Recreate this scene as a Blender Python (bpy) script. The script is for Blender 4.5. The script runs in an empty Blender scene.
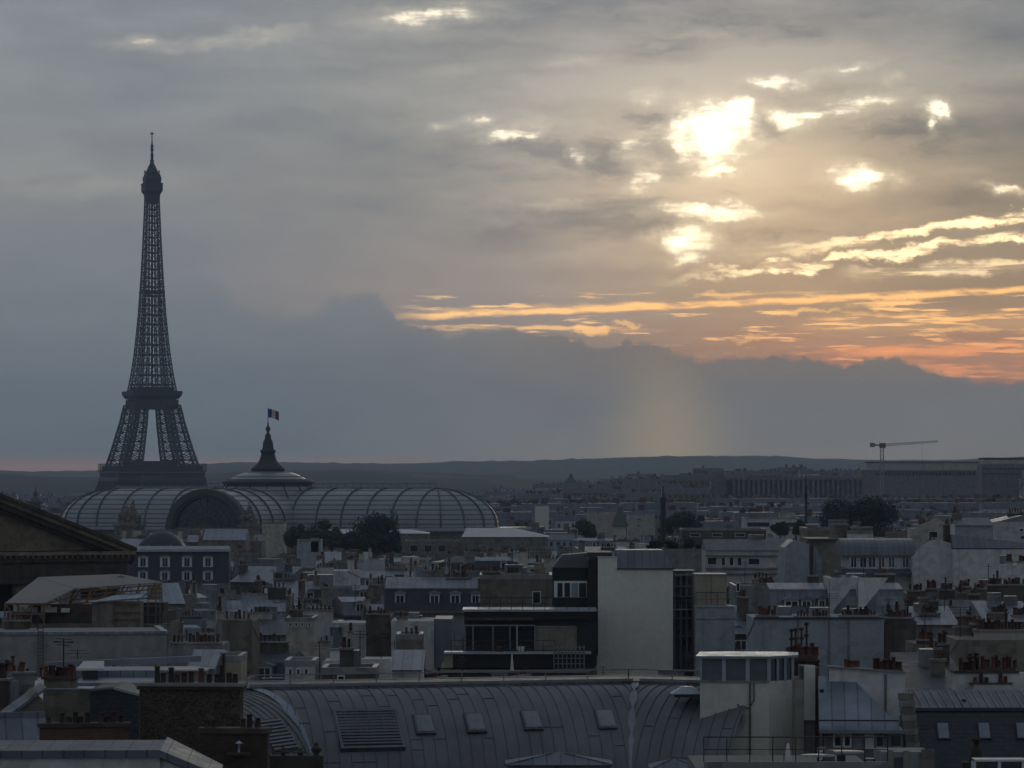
import bpy, math, random
from math import sin, cos, pi, radians as R
from mathutils import Vector, noise as mnoise

# ------------------------------------------------------------------ camera
F = 3780.0; CZ = 45.0; HY = 478.0
sc = bpy.context.scene
col = sc.collection
cam = bpy.data.cameras.new('camera'); camo = bpy.data.objects.new('camera', cam)
col.objects.link(camo); sc.camera = camo
camo.location = (0, 0, CZ); camo.rotation_euler = (R(90), 0, 0)
cam.sensor_width = 36.0; cam.lens = F/1024*36.0
cam.shift_y = (HY-384)/1024.0
cam.clip_start = 1.0; cam.clip_end = 40000
sc.view_settings.view_transform = 'Standard'; sc.view_settings.look = 'None'
sc.view_settings.gamma = 1; sc.view_settings.use_curve_mapping = False
sc.view_settings.exposure = 0.0
sc.render.resolution_x = 1024; sc.render.resolution_y = 768
cy = sc.cycles
cy.max_bounces = 5; cy.diffuse_bounces = 2; cy.glossy_bounces = 2; cy.transmission_bounces = 2
cy.volume_bounces = 1; cy.transparent_max_bounces = 4
cy.use_adaptive_sampling = True; cy.adaptive_threshold = 0.02; cy.adaptive_min_samples = 12
cy.use_denoising = True
try: cy.denoiser = 'OPENIMAGEDENOISE'; cy.denoising_input_passes = 'RGB_ALBEDO_NORMAL'
except Exception: pass

def lin(c):
    return tuple(((v/255.0)/12.92 if v/255.0 <= 0.04045 else ((v/255.0+0.055)/1.055)**2.4) for v in c)

# ------------------------------------------------------------------ sky
SUN_AZ = math.atan((712-512)/F); SUN_EL = math.atan((478-138)/F)
world = bpy.data.worlds.new('World'); sc.world = world; world.use_nodes = True
wt = world.node_tree; wt.nodes.clear()
class NT:
    def __init__(s, t): s.t = t
    def n(s, ty, **k):
        nd = s.t.nodes.new(ty)
        for a, b in k.items(): setattr(nd, a, b)
        return nd
    def put(s, sock, v):
        if isinstance(v, bpy.types.NodeSocket): s.t.links.new(v, sock)
        else: sock.default_value = v
    def m(s, op, a, b=0.0, c=0.0, clamp=False):
        nd = s.n('ShaderNodeMath', operation=op, use_clamp=clamp)
        s.put(nd.inputs[0], a); s.put(nd.inputs[1], b); s.put(nd.inputs[2], c)
        return nd.outputs[0]
    def sm(s, v, a, b, c=0.0, d=1.0):
        nd = s.n('ShaderNodeMapRange', interpolation_type='SMOOTHSTEP')
        for i, x in enumerate((v, a, b, c, d)): s.put(nd.inputs[i], x)
        return nd.outputs[0]
    def lm(s, v, a, b, c=0.0, d=1.0):
        nd = s.n('ShaderNodeMapRange', interpolation_type='LINEAR')
        for i, x in enumerate((v, a, b, c, d)): s.put(nd.inputs[i], x)
        return nd.outputs[0]
    def mix(s, f, a, b, bt='MIX', clampf=True):
        nd = s.n('ShaderNodeMix', data_type='RGBA', blend_type=bt, clamp_factor=clampf)
        s.put(nd.inputs[0], f)
        for sock, v in ((nd.inputs[6], a), (nd.inputs[7], b)):
            s.put(sock, (v[0], v[1], v[2], 1) if isinstance(v, tuple) else v)
        return nd.outputs[2]
    def noise(s, vec, scale, detail=5, rough=0.55, dim='2D', dist=0.0):
        nd = s.n('ShaderNodeTexNoise', noise_dimensions=dim)
        s.put(nd.inputs['Vector'], vec); s.put(nd.inputs['Scale'], scale)
        nd.inputs['Detail'].default_value = detail; nd.inputs['Roughness'].default_value = rough
        nd.inputs['Distortion'].default_value = dist
        return nd.outputs['Fac']
    def mapping(s, vec, loc=(0,0,0), rot=(0,0,0), scale=(1,1,1), ty='POINT'):
        nd = s.n('ShaderNodeMapping', vector_type=ty)
        s.put(nd.inputs[0], vec); nd.inputs[1].default_value = loc
        nd.inputs[2].default_value = rot; nd.inputs[3].default_value = scale
        return nd.outputs[0]
    def ramp(s, f, stops):
        nd = s.n('ShaderNodeValToRGB'); e = nd.color_ramp.elements
        while len(e) > 1: e.remove(e[-1])
        for i, (p, c) in enumerate(stops):
            el = e[0] if i == 0 else e.new(p)
            el.position = p; el.color = (c[0], c[1], c[2], 1)
        s.put(nd.inputs[0], f); return nd.outputs[0]
    def length(s, v):
        nd = s.n('ShaderNodeVectorMath', operation='LENGTH'); s.put(nd.inputs[0], v); return nd.outputs['Value']

def build_sky():
    g = NT(wt)
    tc = g.n('ShaderNodeTexCoord'); sep = g.n('ShaderNodeSeparateXYZ')
    wt.links.new(tc.outputs['Generated'], sep.inputs[0])
    X, Y, Z = sep.outputs
    # direction -> azimuth and elevation (in units of 1/3780 rad so that the numbers stay handy)
    U = g.m('ADD', g.m('MULTIPLY', g.m('ARCTAN2', X, Y), F), 512)
    hyp = g.m('SQRT', g.m('ADD', g.m('MULTIPLY', X, X), g.m('MULTIPLY', Y, Y)))
    hyp = g.m('MAXIMUM', hyp, 0.05)
    V = g.m('SUBTRACT', HY, g.m('MULTIPLY', g.m('DIVIDE', Z, hyp), F))
    cmb = g.n('ShaderNodeCombineXYZ'); g.put(cmb.inputs[0], U); g.put(cmb.inputs[1], V)
    P = cmb.outputs[0]
    # warp
    nz = g.n('ShaderNodeTexNoise', noise_dimensions='2D'); g.put(nz.inputs['Vector'], P); nz.inputs['Scale'].default_value = 1/38; nz.inputs['Detail'].default_value = 4; nz.inputs['Roughness'].default_value = .62
    w1 = g.n('ShaderNodeVectorMath', operation='SUBTRACT'); g.put(w1.inputs[0], nz.outputs['Color']); w1.inputs[1].default_value = (.5,.5,.5)
    w2 = g.n('ShaderNodeVectorMath', operation='MULTIPLY'); g.put(w2.inputs[0], w1.outputs[0]); w2.inputs[1].default_value = (52, 22, 0)
    w3 = g.n('ShaderNodeVectorMath', operation='ADD'); g.put(w3.inputs[0], P); g.put(w3.inputs[1], w2.outputs[0])
    W = w3.outputs[0]
    sW = g.n('ShaderNodeSeparateXYZ'); g.put(sW.inputs[0], W); UW, VW = sW.outputs[0], sW.outputs[1]
    vf = g.lm(V, -100, 480)           # 0 top .. 1 horizon
    def st(l): return [((y+100)/580.0, lin(c)) for y, c in l]
    left = g.ramp(vf, st([(-100,(122,127,134)),(0,(119,124,131)),(100,(121,126,131)),(190,(126,128,130)),(240,(118,122,127)),(300,(118,122,127)),(400,(101,110,119)),(450,(92,100,109)),(474,(98,95,102))]))
    mid = g.ramp(vf, st([(-100,(124,127,131)),(0,(124,126,128)),(120,(130,131,130)),(220,(134,132,129)),(290,(146,137,131)),(330,(138,129,124)),(370,(106,107,109)),(440,(98,102,107)),(474,(103,102,104))]))
    right = g.ramp(vf, st([(-100,(124,126,130)),(0,(123,124,126)),(60,(127,127,124)),(150,(134,129,119)),(240,(146,135,120)),(300,(155,135,112)),(345,(170,130,104)),(380,(160,112,98)),(410,(108,104,106)),(474,(102,102,106))]))
    base = g.mix(g.sm(U, 120, 470), left, mid)
    base = g.mix(g.sm(U, 480, 820), base, right)
    # sky far to either side and behind: plain dull blue grey overcast
        # stratocumulus modulation, stretched along the layers
    n1 = g.noise(g.mapping(W, rot=(0,0,R(7)), scale=(1/300,1/62,1)), 1.0, 6, .58)
    n2 = g.noise(g.mapping(P, loc=(3.1,1.7,0), rot=(0,0,R(4)), scale=(1/120,1/26,1)), 1.0, 5, .6)
    n3 = g.noise(g.mapping(P, loc=(9,4,0), rot=(0,0,R(-5)), scale=(1/520,1/150,1)), 1.0, 3, .5)
    topfade = g.sm(V, 130, 330, 1, .35)
    mod = g.m('ADD', g.m('MULTIPLY', g.m('SUBTRACT', n1, .5), 1.0), g.m('MULTIPLY', g.m('SUBTRACT', n2, .5), .45))
    mod = g.m('ADD', mod, g.m('MULTIPLY', g.m('SUBTRACT', n3, .5), .8))
    mod = g.m('MULTIPLY', mod, topfade)
    sunr = g.length(g.mapping(P, loc=(720,160,0), scale=(330,210,1), ty='TEXTURE'))
    near = g.sm(sunr, 0, 1.25, 1, 0)
    mod = g.m('MULTIPLY', mod, g.m('ADD', 1.0, g.m('MULTIPLY', near, .9)))
    mod = g.m('MULTIPLY', mod, g.sm(U, 150, 560, .62, 1.0))
    dark = g.mix(1.0, base, (.76,.79,.86), 'MULTIPLY')
    lite = g.mix(1.0, base, (1.32,1.29,1.25), 'MULTIPLY')
    c = g.mix(g.lm(mod, -.28, .0), dark, base)
    c = g.mix(g.lm(mod, .02, .34), c, lite)
    dk = None
    for (u,v,a,b,rt,pw) in [(515,240,95,18,0,.55),(880,140,110,16,-4,.5),(900,205,170,18,-6,.6),(640,272,170,12,0,.45),(560,214,60,9,0,.3),(300,120,160,18,-4,.35),(780,208,50,9,0,.5),(150,150,200,20,5,.25),(620,60,200,16,-3,.3),(870,262,110,10,-6,.5),(800,28,150,14,0,.25)]:
        r = g.length(g.mapping(W, loc=(u,v,0), rot=(0,0,R(rt)), scale=(a,b,1), ty='TEXTURE'))
        f = g.sm(r, 1.2, 0, 0, pw); dk = f if dk is None else g.m('MAXIMUM', dk, f)
    c = g.mix(g.m('MULTIPLY', dk, g.m('ADD', .5, n2)), c, g.mix(1.0, c, (.68,.70,.77), 'MULTIPLY'))
    # glow of the veiled sun on the layer
    ndk = g.m('SUBTRACT', 1.0, g.sm(mod, -.25, .05, .62, 0))
    glow = g.m('MULTIPLY', g.m('POWER', near, 1.6), ndk)
    c = g.mix(glow, c, g.mix(1.0, c, lin((146,128,106)), 'ADD'), clampf=False)
    # rifts
    # (u, v, ru, rv, rot, power, softness)
    white = [(712,134,31,25,0,1.5,.7),(788,120,17,10,5,.85,.7),(736,108,22,9,0,.6,.8),(688,238,30,10,2,1.0,.8),(708,211,54,9,3,1.0,.9),(640,146,24,10,-35,.55,.9),
             (646,181,25,8,-26,.7,.9),(774,85,27,6,0,.8,.8),(842,71,28,4,-12,.6,.9),(858,178,32,11,4,.9,.8),(936,112,14,10,-30,.8,.8),(926,130,7,6,0,.5,.9),
             (645,94,14,6,0,.5,.9),(515,131,27,7,-14,.72,1),(850,108,48,7,-9,.72,1),(480,120,16,5,0,.55,1),(578,155,11,10,40,.6,1),(440,126,14,4,0,.35,1),(560,205,30,4,0,.3,1),(725,173,20,4,-6,.8,.8),(690,260,16,5,0,.6,.9),
             (430,15,66,9,-3,.62,1),(145,46,26,6,4,.42,1),(265,34,30,6,-4,.42,1),(210,45,30,5,0,.3,1),(575,62,40,5,-4,.3,1),(700,40,40,5,-3,.25,1),(1006,191,30,4,3,.6,.9),(893,80,9,5,0,.35,1),(500,196,10,4,0,.15,1),(948,271,16,5,0,.5,.9),(470,68,45,6,-6,.16,1),(90,190,60,8,-4,.12,1),(740,250,60,7,-4,.35,1)]
    acc = None
    for (u,v,a,b,rt,pw,sf) in white:
        r = g.length(g.mapping(W, loc=(u,v,0), rot=(0,0,R(rt)), scale=(a*1.42,b*1.6,1), ty='TEXTURE'))
        f = g.sm(r, 1.35, 0, 0, pw)
        acc = f if acc is None else g.m('ADD', acc, f)
    fine = g.noise(g.mapping(P, loc=(7,3,0), rot=(0,0,R(9)), scale=(1/46,1/10,1)), 1.0, 6, .60)
    field = g.m('MULTIPLY', acc, g.m('ADD', 1.0, g.m('MULTIPLY', g.m('SUBTRACT', fine, .5), 2.0)))
    halo = g.m('MULTIPLY', g.m('MINIMUM', field, 1.0), .40)
    acc = g.m('ADD', g.m('MULTIPLY', g.m('POWER', g.sm(field, .30, .92), 1.35), .85), g.m('MULTIPLY', g.m('MINIMUM', g.m('MAXIMUM', g.m('SUBTRACT', field, .85), 0), 1.0), 1.1))
    # wide soft bloom round the large rifts
    r = g.length(g.mapping(P, loc=(712,160,0), scale=(120,105,1), ty='TEXTURE'))
    acc2 = g.m('MULTIPLY', g.m('POWER', g.sm(r, 1.0, 0, 0, 1), 1.5), .22)
    for (u,v,a,b,pw) in ((716,136,84,56,.5),(690,236,58,26,.45),(784,120,44,22,.3),(708,211,80,18,.3),(858,178,44,18,.3),(650,165,50,34,.2),(640,300,1,1,0))[:6]:
        r = g.length(g.mapping(W, loc=(u,v,0), scale=(a,b,1), ty='TEXTURE')); acc2 = g.m('MAXIMUM', acc2, g.m('MULTIPLY', g.m('POWER', g.sm(r, 1.0, 0, 0, 1), 1.4), pw))
    # lit bands: distance from a sloping line, broken up by noise
    nb = g.noise(g.mapping(P, loc=(2,8,0), rot=(0,0,R(6)), scale=(1/70,1/13,1)), 1.0, 6, .65)
    nb2 = g.noise(g.mapping(P, loc=(12,3,0), rot=(0,0,R(2)), scale=(1/100,1/9,1)), 1.0, 5, .6)
    wobb = g.m('MULTIPLY', g.m('SUBTRACT', g.noise(g.mapping(P, loc=(1,9,0), scale=(1/46,1/24,1)), 1.0, 5, .6), .5), 30)
    def band(u0, v0, slope, thick, ua, ub, power, nz=nb, lo=.38, hi=.58, wob=1.0, uc=1e5):
        d = g.m('ABSOLUTE', g.m('ADD', g.m('SUBTRACT', g.m('SUBTRACT', V, v0), g.m('MULTIPLY', g.m('SUBTRACT', U, u0), slope)), g.m('MULTIPLY', wobb, wob)))
        f = g.sm(d, thick, thick*.15, 0, power)
        f = g.m('MULTIPLY', f, g.sm(U, ua, ub))
        if uc < 9e4: f = g.m('MULTIPLY', f, g.sm(U, uc, uc+80, 1, 0))
        f = g.m('MULTIPLY', f, g.sm(nz, lo, hi, .15, 1))
        return f
    b = [band(1024,216,-.15,7,720,900,1.0,lo=.36,hi=.56), band(1024,238,-.12,8,640,800,.95,lo=.38,hi=.56,wob=1.3),
         band(960,270,-.05,9,830,890,.55,nz=nb2,lo=.45,hi=.6)]
    bo = [band(1024,291,-.042,5,380,460,1.0,lo=.3,hi=.55,wob=.24), band(760,302,-.03,7,380,460,.4,nz=nb2,wob=.4,uc=620),
          band(1000,322,-.02,14,780,860,.95,nz=nb2,lo=.46,hi=.6,wob=.5), band(500,328,.01,3.5,400,440,.8,nz=nb2,lo=.42,hi=.6,wob=.3,uc=600)]
    for (u,v,a,bb,rt,pw) in [(593,330,17,6,0,.75),(627,324,13,3,0,.55),(800,311,40,3,-2,.5),(752,340,14,4,0,.4),(890,302,44,4,-3,.6),(720,296,30,4,-3,.35)]:
        r = g.length(g.mapping(W, loc=(u,v,0), rot=(0,0,R(rt)), scale=(a,bb,1), ty='TEXTURE'))
        bo.append(g.sm(r, 1.25, .4, 0, pw))
    br_ = [band(980,352,.01,12,800,880,.75,nz=nb2,lo=.42,hi=.58,wob=.5), band(1000,372,.03,13,860,960,.7,nz=nb2,lo=.34,hi=.56,wob=.4)]
    def addl(l):
        a = l[0]
        for x in l[1:]: a = g.m('ADD', a, x)
        return a
    # clear sky seen through the low gaps on the right
    skyt = g.n('ShaderNodeTexSky', sky_type='NISHITA'); skyt.sun_disc = False
    skyt.sun_elevation = SUN_EL; skyt.sun_rotation = SUN_AZ; skyt.altitude = 50; skyt.dust_density = 3.0
    thin = g.m('MULTIPLY', g.sm(V, 285, 330), g.sm(U, 420, 620)); thin = g.m('MULTIPLY', thin, g.sm(nb2, .35, .6, 1, .2))
    nish = g.mix(1.0, skyt.outputs[0], (.05,.05,.05), 'MULTIPLY')
    nish = g.mix(1.0, nish, (.42,.42,.42), 'DARKEN')
    c = g.mix(g.m('MULTIPLY', thin, .16), c, nish)
    # many thin torn streaks low on the right
    ns = g.noise(g.mapping(P, loc=(21,5,0), rot=(0,0,R(2.5)), scale=(1/78,1/6.5,1)), 1.0, 5, .62)
    stz = g.m('MULTIPLY', g.m('MULTIPLY', g.sm(V, 288, 300), g.sm(V, 372, 392, 1, 0)), g.sm(U, 385, 470))
    stz = g.m('MULTIPLY', stz, g.sm(g.m('ADD', ns, g.m('MULTIPLY', g.sm(U, 600, 950), .05)), .585, .71, 0, .85))
    c = g.mix(stz, c, g.mix(g.sm(V, 320, 365), (1.15,.70,.32), (1.0,.42,.18)))
    c = g.mix(addl(br_), c, (.98,.42,.17))
    c = g.mix(addl(bo), c, (1.12,.66,.27))
    accb = addl(b)
    c = g.mix(accb, c, (1.45,1.2,.78))
    c = g.mix(acc2, c, (1.15,1.02,.76))
    c = g.mix(halo, c, (.95,.86,.66))
    c = g.mix(g.m('MINIMUM', acc, 1.0), c, (1.3,1.18,.92))
    hot = g.m('MAXIMUM', g.m('SUBTRACT', acc, .9), 0.0)
    c = g.mix(g.m('MINIMUM', g.m('MULTIPLY', hot, 1.5), 1.0), c, (1.9,1.85,1.7))
    # low cloud bank in front
    fc = g.n('ShaderNodeFloatCurve'); cu = fc.mapping.curves[0]
    pts = [(-500,300),(0,262),(60,248),(110,268),(160,292),(205,288),(250,314),(285,322),(312,313),(330,303),(350,300),(370,293),(386,308),(415,327),(450,334),(500,331),(545,333),(575,340),(600,351),(636,340),(662,350),(700,359),(770,356),(810,362),(850,366),(893,359),(930,374),(975,382),(1024,384),(1500,395)]
    def nx(u): return (u+500)/2000.0
    while len(cu.points) > 2: cu.points.remove(cu.points[1])
    cu.points[0].location = (nx(pts[0][0]), pts[0][1]/500.); cu.points[1].location = (nx(pts[-1][0]), pts[-1][1]/500.)
    for (u, v) in pts[1:-1]: cu.points.new(nx(u), v/500.)
    fc.mapping.update()
    wu = g.m('ADD', U, g.m('MULTIPLY', wobb, .8))
    g.put(fc.inputs['Value'], g.lm(wu, -500, 1500))
    top = g.m('MULTIPLY', fc.outputs[0], 500)
    puff = g.n('ShaderNodeTexVoronoi', feature='SMOOTH_F1', voronoi_dimensions='2D'); g.put(puff.inputs['Vector'], W); puff.inputs['Scale'].default_value = 1/26; puff.inputs['Smoothness'].default_value = .4
    d = g.m('ADD', g.m('SUBTRACT', V, top), g.m('MULTIPLY', g.m('SUBTRACT', g.noise(P, 1/17., 5, .6), .5), 14))
    d = g.m('ADD', d, g.m('MULTIPLY', g.m('SUBTRACT', .45, puff.outputs['Distance']), 10))
    soft = g.sm(U, 180, 400, 20, 4)
    mask = g.m('DIVIDE', d, soft); mask = g.sm(mask, -1, 1)
    opac = g.sm(U, 180, 400, .72, .98); mask = g.m('MULTIPLY', mask, opac)
    mask = g.m('MULTIPLY', mask, g.sm(V, -400, 0))
    bankL = g.ramp(g.lm(V, 250, 480), [(0,lin((98,106,114))),(.35,lin((95,104,113))),(.7,lin((89,100,109))),(.9,lin((86,95,102))),(1,lin((104,97,98)))])
    bankR = g.ramp(g.lm(V, 290, 480), [(0,lin((116,112,110))),(.35,lin((105,103,104))),(.7,lin((104,106,108))),(.92,lin((108,107,106))),(1,lin((113,106,102)))])
    bank = g.mix(g.sm(U, 220, 600), bankL, bankR)
    bmod = g.noise(g.mapping(W, loc=(5,5,0), scale=(1/130,1/42,1)), 1.0, 5, .6)
    bank = g.mix(1.0, bank, g.mix(bmod, (1.14,1.12,1.08), (1.46,1.42,1.33)), 'MULTIPLY')
    c = g.mix(mask, c, bank)
    # shaft of light under the rift
    sh = g.m('DIVIDE', g.m('ABSOLUTE', g.m('SUBTRACT', g.m('ADD', U, g.m('MULTIPLY', wobb, .35)), 666)), g.m('ADD', 62, g.m('MULTIPLY', g.m('SUBTRACT', V, 340), .42)))
    sh = g.m('MULTIPLY', g.m('POWER', g.sm(sh, 1, 0), 1.4), g.sm(V, 325, 425))
    c = g.mix(g.m('MULTIPLY', sh, .55), c, lin((176,160,124)))
    # pink rim along the left horizon
    pk = g.m('MULTIPLY', g.sm(V, 452, 468), g.sm(U, 300, 620, .75, .0))
    c = g.mix(pk, c, lin((134,108,104)))
    c = g.mix(1.0, c, (1.39,1.36,1.31), 'MULTIPLY')
    warm = g.m('MULTIPLY', g.sm(U, 400, 760), g.m('MULTIPLY', g.sm(V, 60, 240), g.sm(V, 355, 400, 1, .3)))
    c = g.mix(warm, c, g.mix(1.0, c, (1.10,1.0,.86), 'MULTIPLY'))
    # dull overcast overhead, to the sides and behind
    aw = g.sm(g.m('ABSOLUTE', g.m('SUBTRACT', U, 512)), 900, 3600)
    c = g.mix(aw, c, g.mix(g.noise(g.mapping(P, scale=(1/900,1/420,1)), 1.0, 4, .5), lin((92,99,110)), lin((130,135,143))))
    hi = g.sm(V, -2200, -150, 1, 0)
    c = g.mix(hi, c, lin((113,120,130)))
    bg = g.n('ShaderNodeBackground'); g.put(bg.inputs[0], c); bg.inputs[1].default_value = 1.0
    out = g.n('ShaderNodeOutputWorld'); wt.links.new(bg.outputs[0], out.inputs[0])
build_sky()
sun = bpy.data.lights.new('sun', 'SUN'); sun.energy = 0.12; sun.angle = R(12); sun.color = (1, .88, .68)
suno = bpy.data.objects.new('sun', sun); col.objects.link(suno)
sd = Vector((sin(SUN_AZ)*cos(SUN_EL), cos(SUN_AZ)*cos(SUN_EL), sin(SUN_EL)))
suno.rotation_euler = sd.to_track_quat('Z', 'Y').to_euler(); suno.location = (0, 0, 400)
# ------------------------------------------------------------------ materials
MATS = {}
def newmat(name):
    m = bpy.data.materials.new(name); m.use_nodes = True
    nt = m.node_tree; nt.nodes.clear(); g = NT(nt)
    b = g.n('ShaderNodeBsdfPrincipled'); o = g.n('ShaderNodeOutputMaterial')
    nt.links.new(b.outputs[0], o.inputs[0])
    tc = g.n('ShaderNodeTexCoord')
    MATS[name] = m
    return m, g, b, tc.outputs['Object']
def bump(g, b, h, dist, strength=.6):
    n = g.n('ShaderNodeBump'); g.put(n.inputs['Height'], h); n.inputs['Distance'].default_value = dist; n.inputs['Strength'].default_value = strength
    g.put(b.inputs['Normal'], n.outputs[0])
def orand(g):
    return g.n('ShaderNodeObjectInfo').outputs['Random']
def scl(c, k): return tuple(v*k for v in c)

def plaster(name, c, var=.18, streak=.35, rough=.85):
    m, g, b, O = newmat(name)
    n1 = g.noise(O, .35, 5, .6, '3D'); n2 = g.noise(g.mapping(O, scale=(.7,.7,.16)), 1.0, 6, .62, '3D'); n3 = g.noise(O, 3.0, 3, .6, '3D')
    k = g.m('ADD', 1-var/2, g.m('MULTIPLY', g.m('SUBTRACT', n1, .5), var*2.2))
    k = g.m('MULTIPLY', k, g.sm(n2, .30, .56, 1-streak*.8, 1.02)); k = g.m('MULTIPLY', k, g.lm(n3, .3, .7, .93, 1.05))
    k = g.m('MULTIPLY', k, g.lm(orand(g), 0, 1, .85, 1.1))
    vo = g.n('ShaderNodeTexVoronoi', distance='CHEBYCHEV'); g.put(vo.inputs['Vector'], g.mapping(O, scale=(.28,.28,.36))); vs = g.n('ShaderNodeSeparateColor'); g.put(vs.inputs[0], vo.outputs['Color'])
    k = g.m('MULTIPLY', k, g.lm(g.sm(vs.outputs[0], .70, .74), 0, 1, 1.0, 1-var*.8)); k = g.m('MULTIPLY', k, g.lm(g.sm(vs.outputs[1], .80, .84), 0, 1, 1.0, 1+var*.5))
    n4 = g.noise(g.mapping(O, scale=(2.2,2.2,.05)), 1.0, 3, .5, '3D'); k = g.m('MULTIPLY', k, g.sm(n4, .28, .40, 1-streak*.7, 1.0))
    cb = g.n('ShaderNodeCombineColor')
    for i in range(3): g.put(cb.inputs[i], k)
    g.put(b.inputs['Base Color'], g.mix(1.0, c, cb.outputs[0], 'MULTIPLY'))
    b.inputs['Roughness'].default_value = rough; bump(g, b, n3, .02); return m
def zinc(name, c, axis=0, step=.65, rough=.42, metal=.45, seam=.05, dark=.45, cross=3.0):
    """sheet metal with standing seams every STEP metres along object AXIS"""
    m, g, b, O = newmat(name)
    s = g.n('ShaderNodeSeparateXYZ'); g.put(s.inputs[0], O)
    n1 = g.noise(O, .5, 4, .6, '3D'); n2 = g.noise(g.mapping(O, scale=(2,2,.4)), 1.0, 4, .65, '3D')
    k = g.lm(n1, .3, .7, .78, 1.12); k = g.m('MULTIPLY', k, g.lm(n2, .3, .7, .88, 1.08)); k = g.m('MULTIPLY', k, g.lm(orand(g), 0, 1, .8, 1.15))
    if axis is not None:
        fr = g.m('FRACT', g.m('DIVIDE', s.outputs[axis], step)); e = g.m('ABSOLUTE', g.m('SUBTRACT', fr, .5))
        ln = g.sm(e, .5-seam/step, .5, 1, dark)
        cell = g.m('FLOOR', g.m('ADD', g.m('DIVIDE', s.outputs[axis], step), 0))
        wn = g.n('ShaderNodeTexWhiteNoise', noise_dimensions='1D'); g.put(wn.inputs['W'], cell)
        k = g.m('MULTIPLY', k, ln); k = g.m('MULTIPLY', k, g.lm(wn.outputs['Value'], 0, 1, .86, 1.1))
        bump(g, b, ln, -.03, .5)
    cb = g.n('ShaderNodeCombineColor')
    for i in range(3): g.put(cb.inputs[i], k)
    g.put(b.inputs['Base Color'], g.mix(1.0, c, cb.outputs[0], 'MULTIPLY'))
    g.put(b.inputs['Roughness'], g.lm(n2, .3, .7, rough-.08, rough+.15)); b.inputs['Metallic'].default_value = metal; return m
def brickm(name, c1, c2, mortar, sx=1.0, bw=.22, bh=.07, ms=.012, rough=.85, rnd=.5):
    m, g, b, O = newmat(name)
    # wrap: x+y run along the wall, z up
    s = g.n('ShaderNodeSeparateXYZ'); g.put(s.inputs[0], O)
    cb = g.n('ShaderNodeCombineXYZ'); g.put(cb.inputs[0], g.m('ADD', s.outputs[0], s.outputs[1])); g.put(cb.inputs[1], s.outputs[2])
    t = g.n('ShaderNodeTexBrick'); g.put(t.inputs['Vector'], cb.outputs[0])
    t.inputs['Color1'].default_value = (*c1, 1); t.inputs['Color2'].default_value = (*c2, 1); t.inputs['Mortar'].default_value = (*mortar, 1)
    t.inputs['Scale'].default_value = 1; t.inputs['Mortar Size'].default_value = ms; t.inputs['Brick Width'].default_value = bw; t.inputs['Row Height'].default_value = bh
    n = g.noise(O, 1.2, 5, .6, '3D')
    nn = g.mix(n, (.55,.55,.55), (1.3,1.3,1.3)); g.put(b.inputs['Base Color'], g.mix(1.0, t.outputs['Color'], nn, 'MULTIPLY'))
    b.inputs['Roughness'].default_value = rough; bump(g, b, t.outputs['Fac'], -.02); return m
def plain(name, c, rough=.6, metal=0.0, var=.15, scale=3.0, spec=.5, rnd=.25):
    m, g, b, O = newmat(name)
    n = g.noise(O, scale, 3, .6, '3D')
    k = g.m('MULTIPLY', g.lm(n, .3, .7, 1-var, 1+var), g.lm(orand(g), 0, 1, 1-rnd, 1+rnd))
    cb = g.n('ShaderNodeCombineColor')
    for i in range(3): g.put(cb.inputs[i], k)
    g.put(b.inputs['Base Color'], g.mix(1.0, c, cb.outputs[0], 'MULTIPLY'))
    b.inputs['Roughness'].default_value = rough; b.inputs['Metallic'].default_value = metal
    b.inputs['Specular IOR Level'].default_value = spec; return m

plaster('white_plaster', (.66,.67,.66), .2, .35); plaster('cream_plaster', (.52,.49,.42), .22, .3); plaster('long_wall', (.40,.40,.38), .14, .25); plaster('grey_plaster', (.26,.265,.27), .3, .4)
plaster('beige_plaster', (.24,.215,.175), .3, .4); plaster('brown_plaster', (.125,.108,.088), .35, .4); plaster('pale_gable', (.70,.69,.61), .05, .05); plaster('turret_plaster', (.60,.58,.51), .07, .12)
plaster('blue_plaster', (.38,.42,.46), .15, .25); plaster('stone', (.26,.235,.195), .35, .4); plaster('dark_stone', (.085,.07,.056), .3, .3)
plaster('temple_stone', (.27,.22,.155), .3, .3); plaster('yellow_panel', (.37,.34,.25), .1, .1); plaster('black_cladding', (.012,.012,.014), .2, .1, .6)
plaster('concrete', (.30,.30,.29), .25, .3); plaster('dark_fascia', (.022,.023,.026), .2, .2, .6)
zinc('zinc', (.27,.30,.34)); zinc('zinc_blue', (.24,.29,.35), 0, .65, .36, .5); zinc('zinc_dark', (.13,.145,.17)); zinc('zinc_y', (.27,.30,.34), 1)
zinc('zinc_plain', (.25,.28,.32), None); zinc('zinc_light', (.46,.52,.58), None, rough=.38); zinc('zinc_dim', (.14,.165,.20), metal=.15, rough=.55); zinc('zinc_front', (.172,.180,.195), None, rough=.5, metal=.35)
zinc('lead_dark', (.07,.078,.09), None, rough=.55)
brickm('slate', (.035,.04,.05), (.05,.056,.068), (.02,.022,.028), bw=.3, bh=.2, ms=.012, rough=.55)
brickm('brick', (.13,.062,.040), (.085,.045,.032), (.16,.13,.105), ms=.009)
brickm('dark_brick', (.06,.04,.03), (.04,.03,.024), (.07,.06,.05), ms=.01)
plain('terracotta', (.115,.052,.035), .8, var=.35, rnd=.6); plain('pot_dark', (.055,.035,.028), .8, var=.3, rnd=.4)
plain('pot_cream', (.36,.28,.2), .8); plain('iron', (.028,.026,.026), .6); plain('tower_iron', (.030,.038,.045), .6, var=.05)
plain('glass_dark', (.012,.015,.018), .12, spec=.8, var=.1); plain('glass_blue', (.10,.125,.15), .25, spec=.7); plain('pane_mid', (.22,.25,.27), .22, spec=.7); plain('pane_light', (.20,.25,.30), .2, spec=.7)
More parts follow.
